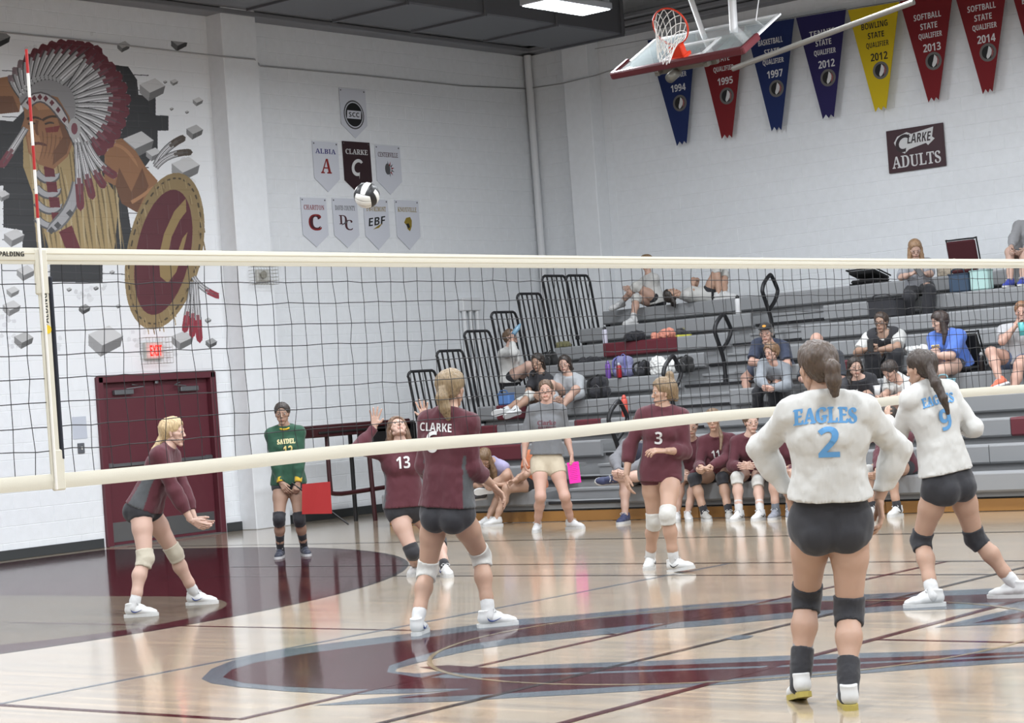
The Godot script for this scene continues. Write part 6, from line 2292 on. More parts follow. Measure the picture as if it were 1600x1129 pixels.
# lettering wrapped on the cloth: flat letters pushed along the view of the chest or back onto the field
func body_text(T: Array, prims: Array, planes: Array, parent: Node, origin: Vector3, left: Vector3, up: Vector3, front: Vector3, rd: float, C: Vector3) -> void:
	var side: float = T[8] if T.size() > 8 else -1.0
	var n := front * side
	var rx := up.cross(n)      # reading direction seen from outside
	var centre := at_depth(T[1], T[2], rd)
	centre += n * ((C - centre).dot(n) + 0.3)
	# keep the pixel: slide along the sight line to the plane 0.3 m off the chest
	var d := ray(T[1], T[2])
	centre = EYE + d * (((C + n * 0.3) - EYE).dot(n) / d.dot(n))
	var t := TextMesh.new()
	t.text = T[0]
	t.font = font_serif if T[6] else font_sans
	t.font_size = 64
	t.pixel_size = 0.01
	t.depth = 0.0
	t.curve_step = 6.0
	var box := t.get_aabb()
	var arr := t.get_mesh_arrays()
	var vs: PackedVector3Array = arr[Mesh.ARRAY_VERTEX]
	var ix: PackedInt32Array = arr[Mesh.ARRAY_INDEX]
	var sx: float = T[4] / box.size.x
	var sy: float = T[3] / box.size.y
	var arch: float = T[7]
	# the direction of sight carries the letters to the cloth, so that they stay where the photo shows them
	var tris := []
	for i in range(0, ix.size(), 3):
		var q := [vs[ix[i]], vs[ix[i + 1]], vs[ix[i + 2]]]
		if absf(q[0].z - t.depth * 0.5) > 0.001 and q[0].z < -0.0001:
			continue
		# heavier strokes: the same letters again, a hair to both sides
		for o in ([Vector2.ZERO, Vector2(0.022, 0.012), Vector2(-0.022, -0.012)] if T[6] else [Vector2.ZERO]):
			tris.append([Vector2(q[0].x, q[0].y) + o, Vector2(q[1].x, q[1].y) + o, Vector2(q[2].x, q[2].y) + o])
	var done := []
	var lim := 0.018 / sx
	while tris.size():
		var q: Array = tris.pop_back()
		var e0: float = q[0].distance_to(q[1])
		var e1: float = q[1].distance_to(q[2])
		var e2: float = q[2].distance_to(q[0])
		var m := maxf(e0, maxf(e1, e2))
		if m < lim:
			done.append(q)
		elif m == e0:
			var c: Vector2 = (q[0] + q[1]) * 0.5
			tris.append([q[0], c, q[2]]); tris.append([c, q[1], q[2]])
		elif m == e1:
			var c: Vector2 = (q[1] + q[2]) * 0.5
			tris.append([q[0], q[1], c]); tris.append([q[0], c, q[2]])
		else:
			var c: Vector2 = (q[2] + q[0]) * 0.5
			tris.append([q[0], q[1], c]); tris.append([c, q[1], q[2]])
	var st := st_new()
	var seen := {}
	for q in done:
		var w := []
		for v in q:
			if not seen.has(v):
				var lx: float = (v.x - box.get_center().x) * sx
				var ly: float = (v.y - box.get_center().y) * sy - arch * lx * lx
				var p: Vector3 = centre + rx * lx + up * ly
				var hit := p
				var dir := (p - EYE).normalized()
				for k in 30:
					var f := field_at(prims, 0.03, hit)
					if f < 0.006: break
					hit += dir * maxf(f * 0.8, 0.001)
				seen[v] = hit + n * 0.002 - origin
			w.append(seen[v])
		var nn: Vector3 = (w[1] - w[0]).cross(w[2] - w[0])
		if nn.dot(n) > 0: tri(st, w[0], w[2], w[1])
		else: tri(st, w[0], w[1], w[2])
	part("lettering", st_end(st), mat("ink_%s" % T[5].to_html(), T[5].linear_to_srgb(), 0.7), parent)

# the people: pv pelvis, nk base of the neck, hd middle of the head as photo pixels (third number: metres farther than the pelvis);
# fa which way the chest faces, hf the face [turn, nod, tilt]; la ra arms (e elbow, w wrist), ll rl legs (k knee, f sole on a level, a ankle in the air)
func people() -> void:
	var maroon := Color(0.072, 0.0125, 0.0215)
	var panel := Color(0.058, 0.06, 0.064)
	var white := Color(0.47, 0.465, 0.445)
	var black := Color(0.019, 0.019, 0.0205)
	var eagle := Color(0.085, 0.25, 0.48)
	var cream := Color(0.44, 0.40, 0.32)
	var ink := Color(0.52, 0.51, 0.50)
	var brown := Color(0.11, 0.07, 0.045)
	var dark := Color(0.025, 0.018, 0.014)
	var blond := Color(0.42, 0.31, 0.17)
	# ---- near side of the net
	person({"label": "player in white jersey numbered 2 and black shorts standing with hands at hips", "h": 1.68, "cell": 0.012, "tcell": 0.011, "skin": "tan", "wide": 1.04,
		"pv": [1298, 812], "nk": [1292, 626, -0.10], "hd": [1276, 576, -0.08], "fa": 174, "hf": [-160, 0, 0],
		"la": {"e": [1186, 690], "w": [1232, 770, 0.10], "hd": [0.2, -0.9, -0.3], "pn": [0.9, 0.1, -0.3], "pose": "flat"},
		"ra": {"e": [1402, 690], "w": [1374, 778, 0.05], "hd": [0.02, -1, 0], "pn": [-0.9, 0, 0]},
		"ll": {"f": [1249, 1094], "k": [1262, 935], "dir": 185, "pitch": 12, "lift": 0.02}, "rl": {"f": [1326, 1103], "k": [1328, 938], "dir": 176},
		"top_c": white, "hem": -0.11, "fold": 0.009, "bottom_c": black, "leg_len": 0.16, "waist": 0.14, "pad_c": black, "brace": true, "sock_c": Color(0.22, 0.22, 0.23), "sock": 0.44,
		"sole_c": Color(0.35, 0.28, 0.06), "hair": Color(0.055, 0.035, 0.023), "hcell": 0.006, "tail": [[0, 0.03, -0.10, 0, 0.0, -0.145, 0.03, 0.034], [0, 0.0, -0.145, 0.0, -0.06, -0.15, 0.034, 0.034], [0, -0.06, -0.15, -0.01, -0.12, -0.135, 0.034, 0.018]], "tie": [0, 0.03, -0.105],
		"text": [["EAGLES", 1289, 648, 0.07, 0.275, eagle, true, 0.45], ["2", 1295, 690, 0.14, 0.095, eagle, false, 0.0]]})
	person({"label": "player in white jersey numbered 9 stepping with knees bent, long dark ponytail", "h": 1.64, "cell": 0.013, "tcell": 0.012, "skin": "tan",
		"pv": [1481, 752], "nk": [1450, 606, 0.02], "hd": [1438, 577, 0.02], "fa": -152, "hf": [-130, 0, 0],
		"la": {"e": [1402, 680], "w": [1388, 655, 0.3], "hd": [0.0, 0.3, -0.8]},
		"ra": {"e": [1524, 671], "w": [1500, 668, 0.3], "hd": [-0.4, 0.1, -0.8]},
		"ll": {"f": [1445, 948], "k": [1440, 846], "dir": -100}, "rl": {"f": [1575, 934], "k": [1522, 840], "dir": -120},
		"top_c": white, "hem": -0.055, "fold": 0.007, "bottom_c": black, "leg_len": 0.22, "waist": 0.13, "pad_c": black, "sock_c": Color(0.48, 0.48, 0.475), "sock": 0.26,
		"hair": Color(0.032, 0.021, 0.015), "hcell": 0.006, "tail_px": [[1449, 570, -0.08, 0.03], [1462, 598, -0.14, 0.032], [1474, 622, -0.17, 0.026], [1481, 645, -0.16, 0.012]],
		"text": [["EAGLES", 1465, 624, 0.06, 0.25, eagle, true, 0.4], ["9", 1477, 655, 0.135, 0.09, eagle, false, 0.0]]})
	# ---- far side of the net
	person({"label": "player in maroon 6 jersey with messy blond ponytail and white knee pads", "h": 1.72, "cell": 0.013, "tcell": 0.012, "skin": "tan",
		"pv": [699, 796], "nk": [701, 648, -0.02], "hd": [706, 608, 0.0], "fa": 152, "hf": [150, 0, 0],
		"la": {"e": [666, 722], "w": [676, 752, 0.3], "hd": [0.3, -0.6, -0.6]},
		"ra": {"e": [737, 733], "w": [769, 757, 0.12], "hd": [0.6, -0.75, 0.0], "pn": [-0.6, -0.5, 0.3], "pose": "relaxed"},
		"ll": {"f": [657, 990], "k": [669, 880], "dir": 168}, "rl": {"f": [778, 978], "k": [751, 872], "dir": 100},
		"top_c": maroon, "panel": panel, "hem": -0.02, "sleeve": 0.72, "fold": 0.007, "bottom_c": black, "leg_len": 0.14, "waist": 0.08, "pad_c": Color(0.47, 0.46, 0.435), "sock_c": Color(0.48, 0.48, 0.475), "sock": 0.32, "mark_c": Color(0.03, 0.05, 0.16),
		"hair": Color(0.185, 0.13, 0.07), "puff": 0.004, "hcell": 0.006, "tail": [[0, 0.0, -0.11, 0.0, -0.05, -0.13, 0.034, 0.04], [0, -0.05, -0.13, -0.01, -0.12, -0.12, 0.04, 0.036], [-0.01, -0.12, -0.12, -0.02, -0.19, -0.10, 0.036, 0.016]], "tie": [0, 0.0, -0.115],
		"text": [["CLARKE", 681, 667, 0.055, 0.235, ink, false, 0.1], ["6", 675, 690, 0.14, 0.09, ink, false, 0.0]]})
	person({"label": "player in maroon 13 jersey looking up with both hands raised", "h": 1.66, "skin": "fair", "cell": 0.014, "tcell": 0.012,
		"pv": [633, 792], "nk": [626, 697, 0.02], "hd": [622, 671, 0.04], "fa": 8, "hf": [15, 52, 0],
		"ra": {"e": [558, 706], "w": [585, 668, -0.1], "hd": [0.15, 1, 0.1], "pn": [0.1, 0.3, 0.9], "pose": "open"},
		"la": {"e": [690, 705], "w": [664, 656, -0.1], "hd": [-0.1, 1, 0.1], "pn": [-0.1, 0.3, 0.9], "pose": "open"},
		"rl": {"f": [647, 899], "k": [640, 855], "dir": -15}, "ll": {"f": [698, 901], "k": [690, 848], "dir": 15},
		"top_c": maroon, "panel": panel, "hem": 0.0, "bottom_c": black, "leg_len": 0.2, "pad_c": black, "sock_c": black, "sock": 0.2, "mark_c": Color(0.03, 0.05, 0.16),
		"hair": Color(0.12, 0.065, 0.035), "puff": 0.006, "style": "half", "len": 0.16, "text": [["13", 630, 722, 0.105, 0.12, ink, false, 0.0, 1.0]]})
	person({"label": "player in maroon 3 jersey looking to the side, blond bun, walking", "h": 1.66, "skin": "tan", "cell": 0.013, "tcell": 0.012,
		"pv": [1033, 736], "nk": [1036, 641, 0.0], "hd": [1036, 614, -0.01], "fa": -8, "hf": [-78, 3, 0],
		"ra": {"e": [985, 696], "w": [979, 741, -0.02], "hd": [0.05, -1, 0.1], "pn": [0.9, 0, -0.3]},
		"la": {"e": [1070, 700], "w": [1041, 704, -0.22], "hd": [-1, 0.1, 0.2], "pn": [0.1, -0.9, -0.5]},
		"ll": {"f": [1063, 893], "k": [1044, 818], "dir": 50, "pitch": -8}, "rl": {"f": [1015, 889], "k": [1024, 818], "dir": -15},
		"top_c": maroon, "panel": panel, "hem": 0.085, "sleeve": 0.74, "bottom_c": maroon, "leg_len": 0.2, "pad_c": Color(0.47, 0.46, 0.435), "sock_c": Color(0.48, 0.48, 0.475), "sock": 0.3, "mark_c": Color(0.03, 0.03, 0.03),
		"hair": Color(0.17, 0.115, 0.062), "puff": 0.003, "hcell": 0.006, "tail": [[0, 0.10, -0.06, 0.0, 0.15, -0.06, 0.04, 0.034], [0, 0.02, -0.1, 0, -0.05, -0.11, 0.03, 0.022]],
		"text": [["3", 1029, 684, 0.10, 0.062, ink, false, 0.0, 1.0], ["C", 1052, 653, 0.045, 0.05, ink, false, 0.0, 1.0]]})
	person({"label": "blond player in maroon jersey crouching with hands together and cream knee pads", "h": 1.68, "skin": "fair", "cell": 0.013, "tcell": 0.012,
		"pv": [226, 792], "nk": [262, 703, 0.0], "hd": [271, 676, 0.0], "fa": 80, "hf": [84, 0, 0], "pd": 0.0,
		"ra": {"e": [262, 782], "w": [298, 812, -0.12], "hd": [0.8, -0.5, 0.0], "pn": [0.1, 0.5, -0.9], "pose": "relaxed"},
		"la": {"e": [288, 778], "w": [304, 810, 0.02], "hd": [0.8, -0.4, 0.1], "pn": [0.1, 0.5, 0.9], "pose": "relaxed"},
		"rl": {"f": [221, 963], "k": [248, 884], "dir": 88}, "ll": {"f": [316, 944], "k": [303, 857], "dir": 84},
		"top_c": maroon, "panel": panel, "hem": 0.01, "sleeve": 0.86, "bottom_c": black, "leg_len": 0.2, "pad_c": cream, "sock_c": Color(0.48, 0.48, 0.475), "sock": 0.24, "mark_c": Color(0.03, 0.05, 0.16),
		"hair": blond, "hcell": 0.006, "tail_px": [[254, 682, -0.01, 0.03], [243, 702, -0.04, 0.03], [229, 735, -0.08, 0.03], [216, 768, -0.1, 0.014]]})
	person({"label": "line judge in green and gold 12 jersey with black leg sleeves", "h": 1.62, "skin": "olive", "cell": 0.014, "tcell": 0.012,
		"pv": [451, 752], "nk": [445, 670, 0.0], "hd": [441, 647, -0.02], "fa": 4, "hf": [0, 0, 0],
		"ra": {"e": [420, 722], "w": [438, 752, -0.14], "hd": [0.5, -0.8, 0.2], "pn": [0.2, 0.1, -0.9]},
		"la": {"e": [478, 722], "w": [466, 752, -0.14], "hd": [-0.2, -0.9, 0.2], "pn": [-0.2, 0.1, -0.9], "pose": "grip"},
		"rl": {"f": [437, 872], "k": [437, 815], "dir": -8}, "ll": {"f": [478, 868], "k": [468, 813], "dir": 18},
		"top_c": Color(0.012, 0.062, 0.032), "hem": 0.03, "bottom_c": Color(0.03, 0.03, 0.032), "leg_len": 0.2, "pad_c": black, "sock_c": black, "sock": 0.5, "shoe_c": Color(0.02, 0.025, 0.045), "sole_c": Color(0.45, 0.45, 0.45),
		"cuff_c": Color(0.50, 0.33, 0.02), "collar_c": Color(0.50, 0.33, 0.02), "hair": Color(0.03, 0.022, 0.018),
		"text": [["SAYDEL", 447, 689, 0.05, 0.185, Color(0.62, 0.55, 0.3), true, 0.3, 1.0], ["12", 450, 703, 0.095, 0.10, Color(0.62, 0.5, 0.18), false, 0.0, 1.0]]})
	person({"label": "coach in grey T-shirt and khaki shorts standing with a bright pink sheet", "h": 1.68, "skin": "ruddy", "cell": 0.014, "tcell": 0.013,
		"pv": [855, 722], "nk": [854, 635, 0.0], "hd": [853, 611, -0.02], "fa": 0, "hf": [-6, 10, 0],
		"ra": {"e": [822, 682], "w": [819, 714, -0.04], "hd": [-0.05, -1, 0.1], "pn": [0.9, 0, -0.3]},
		"la": {"e": [885, 682], "w": [893, 710, -0.04], "hd": [0.1, -1, 0.1], "pn": [-0.9, 0, -0.3], "pose": "grip"},
		"rl": {"f": [839, 831], "k": [844, 770], "dir": -12}, "ll": {"f": [899, 826], "k": [880, 770], "dir": 48},
		"top_c": Color(0.13, 0.135, 0.145), "hem": -0.09, "sleeve": 0.42, "loose": 0.003, "bottom_c": Color(0.44, 0.38, 0.285), "leg_len": 0.34, "bloose": 0.014, "waist": 0.12, "shoe_c": Color(0.5, 0.5, 0.5),
		"hair": Color(0.10, 0.06, 0.035), "text": [["Clarke", 854, 660, 0.05, 0.2, Color(0.10, 0.03, 0.04), true, 0.0, 1.0], ["VOLLEYBALL", 855, 668, 0.028, 0.2, Color(0.10, 0.03, 0.04), true, 0.0, 1.0]]})
	# ---- bench
	person({"label": "girl with long brown hair in lavender tank top bent over on the bench", "h": 1.6, "skin": "tan", "row": 1, "cell": 0.015,
		"pv": [784, 757], "nk": [771, 722, -0.22], "hd": [758, 716, -0.33], "fa": -35, "hf": [-30, -50, 0],
		"la": {"e": [795, 752], "w": [779, 757, -0.5], "pose": "relaxed"}, "ra": {"e": [748, 745], "w": [757, 757, -0.5]},
		"rl": {"a": [760, 764, -0.42], "k": [735, 752], "vec": [-0.9, 0.0, 0.3]}, "ll": {"a": [752, 770, -0.35], "k": [775, 750], "vec": [-1, 0, 0.2]},
		"top_c": Color(0.30, 0.28, 0.42), "sleeve": 0.0, "top_name": "tank_top", "bottom_c": black, "leg_len": 0.3, "shoe_c": Color(0.05, 0.05, 0.055), "hair": Color(0.14, 0.085, 0.045), "style": "long", "len": 0.34})
	person({"label": "person in orange top and black shorts on the bench beside the lavender girl", "h": 1.62, "skin": "tan", "row": 1, "cell": 0.016,
		"pv": [836, 757], "nk": [836, 712, -0.1], "hd": [842, 692, -0.1], "fa": -60, "hf": [-60, 0, 0],
		"ra": {"e": [818, 740], "w": [801, 752, -0.3]}, "la": {"e": [826, 738], "w": [806, 752, -0.2]},
		"rl": {"fx": [757, 1, 2], "k": [774, 758], "dir": -70}, "ll": {"fx": [770, 1, 2], "fd": -0.36, "k": [793, 760], "dir": -70},
		"top_c": Color(0.50, 0.15, 0.06), "sleeve": 0.35, "top_name": "shirt", "bottom_c": black, "leg_len": 0.4, "hair": brown})
	person({"label": "seated assistant in grey sleeves with ankle resting on knee, navy shoes", "h": 1.76, "skin": "fair", "row": 1, "cell": 0.016, "man": true, "wide": 1.05,
		"pv": [1003, 757], "nk": [1000, 690, -0.1], "hd": [1001, 664, -0.15], "fa": -25, "hf": [-30, 0, 0],
		"ra": {"e": [966, 715], "w": [966, 735, -0.45], "pose": "grip"}, "la": {"e": [1010, 730], "w": [974, 737, -0.45], "pose": "grip"},
		"rl": {"fx": [974, 1, 2], "fd": -0.4, "k": [975, 752], "dir": -30}, "ll": {"a": [958, 748, -0.42], "k": [1020, 740], "vec": [-1, 0.05, 0.15]},
		"top_c": Color(0.16, 0.16, 0.17), "sleeve": 1.0, "top_name": "pullover", "vest_c": Color(0.03, 0.03, 0.05), "bottom_c": Color(0.12, 0.12, 0.13), "leg_len": 0.75, "bloose": 0.02, "shoe_c": Color(0.025, 0.035, 0.09), "hair": brown, "style": "short"})
	person({"label": "bench player in plain maroon jersey leaning forward behind player 3", "h": 1.66, "skin": "light", "row": 1, "cell": 0.016,
		"pv": [1084, 755], "nk": [1080, 690, -0.15], "hd": [1080, 665, -0.25], "fa": -10, "hf": [-10, -15, 0],
		"ra": {"e": [1056, 722], "w": [1066, 742, -0.4]}, "la": {"e": [1100, 722], "w": [1080, 742, -0.4]},
		"rl": {"fx": [1058, 1, 2], "k": [1062, 750], "dir": -10}, "ll": {"fx": [1076, 1, 2], "k": [1084, 751], "dir": 0},
		"top_c": maroon, "bottom_c": black, "leg_len": 0.3, "hair": brown})
	person({"label": "bench player in maroon 11 jersey with a braid and black knee pads", "h": 1.68, "skin": "tan", "row": 1, "cell": 0.015, "tcell": 0.012,
		"pv": [1130, 755], "nk": [1119, 683, -0.2], "hd": [1114, 656, -0.28], "fa": -12, "hf": [-12, -8, 0],
		"ra": {"e": [1096, 718], "w": [1096, 729, -0.5], "hd": [0.6, -0.4, 0.2], "pose": "grip"}, "la": {"e": [1153, 720], "w": [1106, 730, -0.5], "hd": [-0.6, -0.3, 0.2], "pose": "grip"},
		"rl": {"fx": [1104, 1, 2], "k": [1083, 750], "dir": 10}, "ll": {"fx": [1140, 1, 2], "k": [1127, 747], "dir": -5},
		"top_c": maroon, "sleeve": 0.92, "bottom_c": black, "leg_len": 0.3, "pad_c": black, "sock_c": black, "sock": 0.28, "shoe_c": Color(0.32, 0.31, 0.29), "hair": Color(0.13, 0.08, 0.045), "tail_px": [[1122, 662, -0.05, 0.024], [1127, 682, -0.09, 0.022], [1126, 702, -0.14, 0.012]],
		"text": [["11", 1118, 709, 0.095, 0.085, ink, false, 0.0, 1.0]]})
	person({"label": "bench player in maroon jersey with white knee pads and white shoes", "h": 1.68, "skin": "fair", "row": 1, "cell": 0.015,
		"pv": [1177, 754], "nk": [1172, 684, -0.18], "hd": [1174, 660, -0.22], "fa": -12, "hf": [10, 0, 0],
		"ra": {"e": [1148, 720], "w": [1162, 728, -0.45]}, "la": {"e": [1195, 722], "w": [1174, 728, -0.45]},
		"rl": {"fx": [1152, 1, 2], "fd": -0.42, "k": [1153, 754], "dir": -35}, "ll": {"fx": [1185, 1, 2], "fd": -0.4, "k": [1184, 751], "dir": -35},
		"top_c": maroon, "bottom_c": black, "leg_len": 0.3, "pad_c": Color(0.47, 0.46, 0.435), "sock_c": Color(0.48, 0.48, 0.475), "sock": 0.36, "mark_c": Color(0.02, 0.02, 0.02), "hair": brown})
	person({"label": "bench player in maroon jersey and striped grey shoes half hidden behind white player 2", "h": 1.68, "skin": "light", "row": 1, "cell": 0.016,
		"pv": [1226, 753], "nk": [1222, 686, -0.15], "hd": [1226, 660, -0.2], "fa": -10, "hf": [-10, 0, 0],
		"ra": {"e": [1202, 720], "w": [1216, 734, -0.4]}, "la": {"e": [1248, 722], "w": [1226, 736, -0.4]},
		"rl": {"fx": [1210, 1, 2], "k": [1208, 752], "dir": -30}, "ll": {"fx": [1234, 1, 2], "k": [1236, 750], "dir": -10},
		"top_c": maroon, "bottom_c": black, "leg_len": 0.3, "sock_c": Color(0.12, 0.13, 0.15), "sock": 0.25, "shoe_c": Color(0.20, 0.21, 0.24), "hair": brown})
	person({"label": "dark-haired bench player in maroon jersey between white players 2 and 9", "h": 1.68, "skin": "tan", "row": 1, "cell": 0.015,
		"pv": [1410, 750], "nk": [1397, 676, -0.1], "hd": [1386, 653, -0.14], "fa": -45, "hf": [-75, 0, 0],
		"ra": {"e": [1372, 712], "w": [1370, 733, -0.4], "pose": "grip"}, "la": {"e": [1416, 718], "w": [1376, 738, -0.35], "pose": "grip"},
		"rl": {"fx": [1362, 1, 2], "k": [1356, 744], "dir": -40}, "ll": {"fx": [1399, 1, 2], "k": [1393, 746], "dir": -40},
		"top_c": maroon, "bottom_c": black, "leg_len": 0.34, "pad_c": Color(0.47, 0.46, 0.435), "sock_c": black, "sock": 0.2, "mark_c": Color(0.02, 0.02, 0.02), "hair": dark})
	# ---- up in the stands
	person({"label": "girl in white shirt and black shorts drinking from a bottle by the end rails", "h": 1.62, "skin": "fair", "row": 6, "cell": 0.017,
		"pv": [797, 591], "nk": [795, 547, 0.0], "hd": [798, 527, 0.0], "fa": 55, "hf": [50, 25, 0],
		"ra": {"e": [800, 562], "w": [800, 531, -0.2], "hd": [0.1, 1, 0.1], "pose": "grip"}, "la": {"e": [812, 568], "w": [822, 578, 0.0]},
		"rl": {"a": [842, 606, -0.1], "k": [836, 574], "vec": [0.9, -0.1, 0.2]}, "ll": {"a": [850, 603, 0.1], "k": [845, 570], "vec": [0.9, -0.1, 0.2]},
		"top_c": white, "sleeve": 0.9, "top_name": "shirt", "bottom_c": black, "leg_len": 0.3, "hair": brown, "text": [["11", 806, 560, 0.07, 0.06, Color(0.05, 0.05, 0.05), false, 0.0, 1.0]]})
	person({"label": "girl in black T-shirt with white knee pads, feet up on the next row", "h": 1.6, "skin": "olive", "row": 5, "cell": 0.017,
		"pv": [850, 617], "nk": [847, 585, -0.15], "hd": [840, 566, -0.18], "fa": -45, "hf": [-30, -5, 0],
		"ra": {"e": [829, 603], "w": [836, 618, -0.35]}, "la": {"e": [866, 606], "w": [850, 622, -0.3]},
		"rl": {"a": [788, 641, -0.55], "k": [806, 617], "vec": [-1, -0.1, 0.1]}, "ll": {"a": [803, 641, -0.6], "k": [828, 613], "vec": [-0.9, -0.2, 0.3]},
		"top_c": black, "sleeve": 0.4, "top_name": "t_shirt", "bottom_c": black, "leg_len": 0.4, "pad_c": Color(0.47, 0.46, 0.435), "sock_c": Color(0.48, 0.48, 0.475), "sock": 0.2, "mark_c": Color(0.02, 0.02, 0.02), "hair": dark, "style": "half", "len": 0.18})
	person({"label": "girl with dark hair in light grey sweatshirt hugging her knees beside a black backpack", "h": 1.6, "skin": "light", "row": 5, "cell": 0.017,
		"pv": [893, 617], "nk": [889, 588, -0.12], "hd": [882, 569, -0.15], "fa": -25, "hf": [-20, 0, 0],
		"ra": {"e": [868, 610], "w": [870, 622, -0.4]}, "la": {"e": [906, 614], "w": [880, 624, -0.4]},
		"rl": {"a": [858, 640, -0.45], "k": [866, 614], "vec": [-0.7, -0.3, 0.5]}, "ll": {"a": [872, 642, -0.5], "k": [896, 614], "vec": [-0.7, -0.3, 0.5]},
		"top_c": Color(0.30, 0.31, 0.325), "loose": 0.012, "top_name": "sweatshirt", "bottom_c": Color(0.1, 0.03, 0.04), "leg_len": 0.3, "hair": dark, "style": "half", "len": 0.14})
	person({"label": "girl in white T-shirt with one foot up on the top row, white socks", "h": 1.62, "skin": "light", "row": 10, "cell": 0.017,
		"pv": [1023, 469], "nk": [1014, 432, 0.0], "hd": [1010, 411, -0.02], "fa": -65, "hf": [-60, -15, 0],
		"ra": {"e": [990, 448], "w": [982, 458, -0.2]}, "la": {"e": [1020, 452], "w": [990, 452, 0.0]},
		"rl": {"fx": [985, 9, 1], "k": [993, 459], "dir": -60}, "ll": {"a": [970, 473, 0.0], "k": [990, 446], "vec": [-0.9, -0.2, 0.2]},
		"top_c": white, "sleeve": 0.4, "top_name": "t_shirt", "bottom_c": black, "leg_len": 0.25, "pad_c": Color(0.47, 0.46, 0.435), "sock_c": Color(0.48, 0.48, 0.475), "sock": 0.3, "hair": Color(0.2, 0.13, 0.07)})
	person({"label": "girl in white jersey lying on her back along the top row, knees up", "h": 1.62, "skin": "tan", "row": 10, "in": 0.2, "cell": 0.017, "frontv": [0, 1, 0],
		"pv": [1104, 460], "nk": [1068, 461, 0.0], "hd": [1050, 460, 0.0], "fa": 0, "hf": [10, 70, 0], "hup": [-1, 0.1, 0],
		"ra": {"e": [1082, 452], "w": [1083, 446, -0.05], "hd": [0.2, 0.9, 0], "pose": "grip"}, "la": {"e": [1078, 458], "w": [1088, 447, 0.1], "hd": [0.2, 0.9, 0], "pose": "grip"},
		"rl": {"fx": [1129, 10, 1], "k": [1121, 420], "dir": 70, "out": [0.2, 1, 0]}, "ll": {"fx": [1139, 10, 1], "k": [1136, 420], "dir": 70, "out": [0.2, 1, 0]},
		"top_c": white, "sleeve": 0.45, "bottom_c": black, "leg_len": 0.25, "pad_c": Color(0.47, 0.46, 0.435), "hair": dark, "style": "half", "len": 0.14})
	person({"label": "man in navy shirt and dark cap sitting behind the grey-haired woman", "h": 1.74, "skin": "ruddy", "row": 6, "in": 0.24, "cell": 0.017, "man": true, "wide": 1.1,
		"pv": [1211, 563], "nk": [1203, 537, -0.25], "hd": [1197, 521, -0.32], "fa": -25, "hf": [-20, 0, 0],
		"ra": {"e": [1174, 566], "w": [1196, 566, -0.5], "pose": "grip"}, "la": {"e": [1228, 568], "w": [1200, 570, -0.5], "pose": "grip"},
		"rl": {"fx": [1166, 6, 0], "k": [1166, 592], "dir": -20}, "ll": {"fx": [1236, 6, 0], "k": [1238, 588], "dir": 10},
		"top_c": Color(0.025, 0.035, 0.06), "sleeve": 0.4, "loose": 0.015, "top_name": "shirt", "bottom_c": Color(0.06, 0.07, 0.1), "leg_len": 0.7, "bloose": 0.02, "cap_c": Color(0.02, 0.02, 0.022), "hair": Color(0.2, 0.19, 0.18), "style": "short"})
	person({"label": "older woman in grey cardigan and black trousers with clasped hands", "h": 1.58, "skin": "ruddy", "row": 5, "in": 0.06, "cell": 0.017,
		"pv": [1213, 596], "nk": [1210, 570, -0.25], "hd": [1205, 551, -0.3], "fa": -20, "hf": [-45, 0, 0],
		"ra": {"e": [1183, 600], "w": [1198, 604, -0.55], "pose": "grip"}, "la": {"e": [1228, 602], "w": [1206, 606, -0.55], "pose": "grip"},
		"rl": {"fx": [1184, 5, 0], "k": [1183, 612], "dir": -20}, "ll": {"fx": [1212, 5, 0], "k": [1210, 611], "dir": -10},
		"top_c": Color(0.21, 0.225, 0.245), "loose": 0.014, "top_name": "cardigan", "bottom_c": black, "leg_len": 1.85, "bloose": 0.014, "bottom_name": "trousers", "hair": Color(0.17, 0.10, 0.055), "style": "short", "puff": 0.006})
	person({"label": "bald man in dark shirt sitting behind white player 2", "h": 1.74, "skin": "ruddy", "row": 5, "cell": 0.018, "man": true, "wide": 1.1,
		"pv": [1292, 590], "nk": [1284, 556, -0.2], "hd": [1276, 536, -0.26], "fa": -15, "hf": [-20, -15, 0],
		"ra": {"e": [1262, 586], "w": [1276, 600, -0.5]}, "la": {"e": [1312, 588], "w": [1292, 602, -0.5]},
		"rl": {"fx": [1266, 5, 0], "k": [1268, 606], "dir": -10}, "ll": {"fx": [1296, 5, 0], "k": [1300, 604], "dir": 10},
		"top_c": Color(0.03, 0.032, 0.04), "sleeve": 0.5, "loose": 0.014, "top_name": "shirt", "bottom_c": Color(0.05, 0.05, 0.055), "leg_len": 1.85, "bottom_name": "trousers", "hair": Color(0.1, 0.08, 0.07), "style": "bald"})
	person({"label": "woman with glasses in black vest over white short sleeves holding a phone", "h": 1.68, "skin": "olive", "row": 6, "cell": 0.017, "wide": 1.22,
		"pv": [1385, 551], "nk": [1380, 523, -0.2], "hd": [1377, 504, -0.25], "fa": -15, "hf": [-30, 0, 0], "glasses": true,
		"ra": {"e": [1345, 548], "w": [1355, 545, -0.5], "hd": [0.6, 0.4, 0.2], "pose": "grip"}, "la": {"e": [1412, 545], "w": [1372, 546, -0.5], "hd": [-0.8, 0.1, 0.2], "pose": "grip"},
		"rl": {"fx": [1362, 6, 0], "k": [1362, 563], "dir": -15}, "ll": {"fx": [1392, 6, 0], "k": [1396, 562], "dir": 0},
		"top_c": white, "sleeve": 0.4, "loose": 0.01, "top_name": "shirt", "vest_c": Color(0.018, 0.018, 0.022), "bottom_c": Color(0.02, 0.02, 0.025), "leg_len": 1.85, "bloose": 0.02, "bottom_name": "trousers", "hair": Color(0.04, 0.025, 0.018), "tail": [[0, 0.0, -0.09, 0.03, -0.1, -0.07, 0.03, 0.03]]})
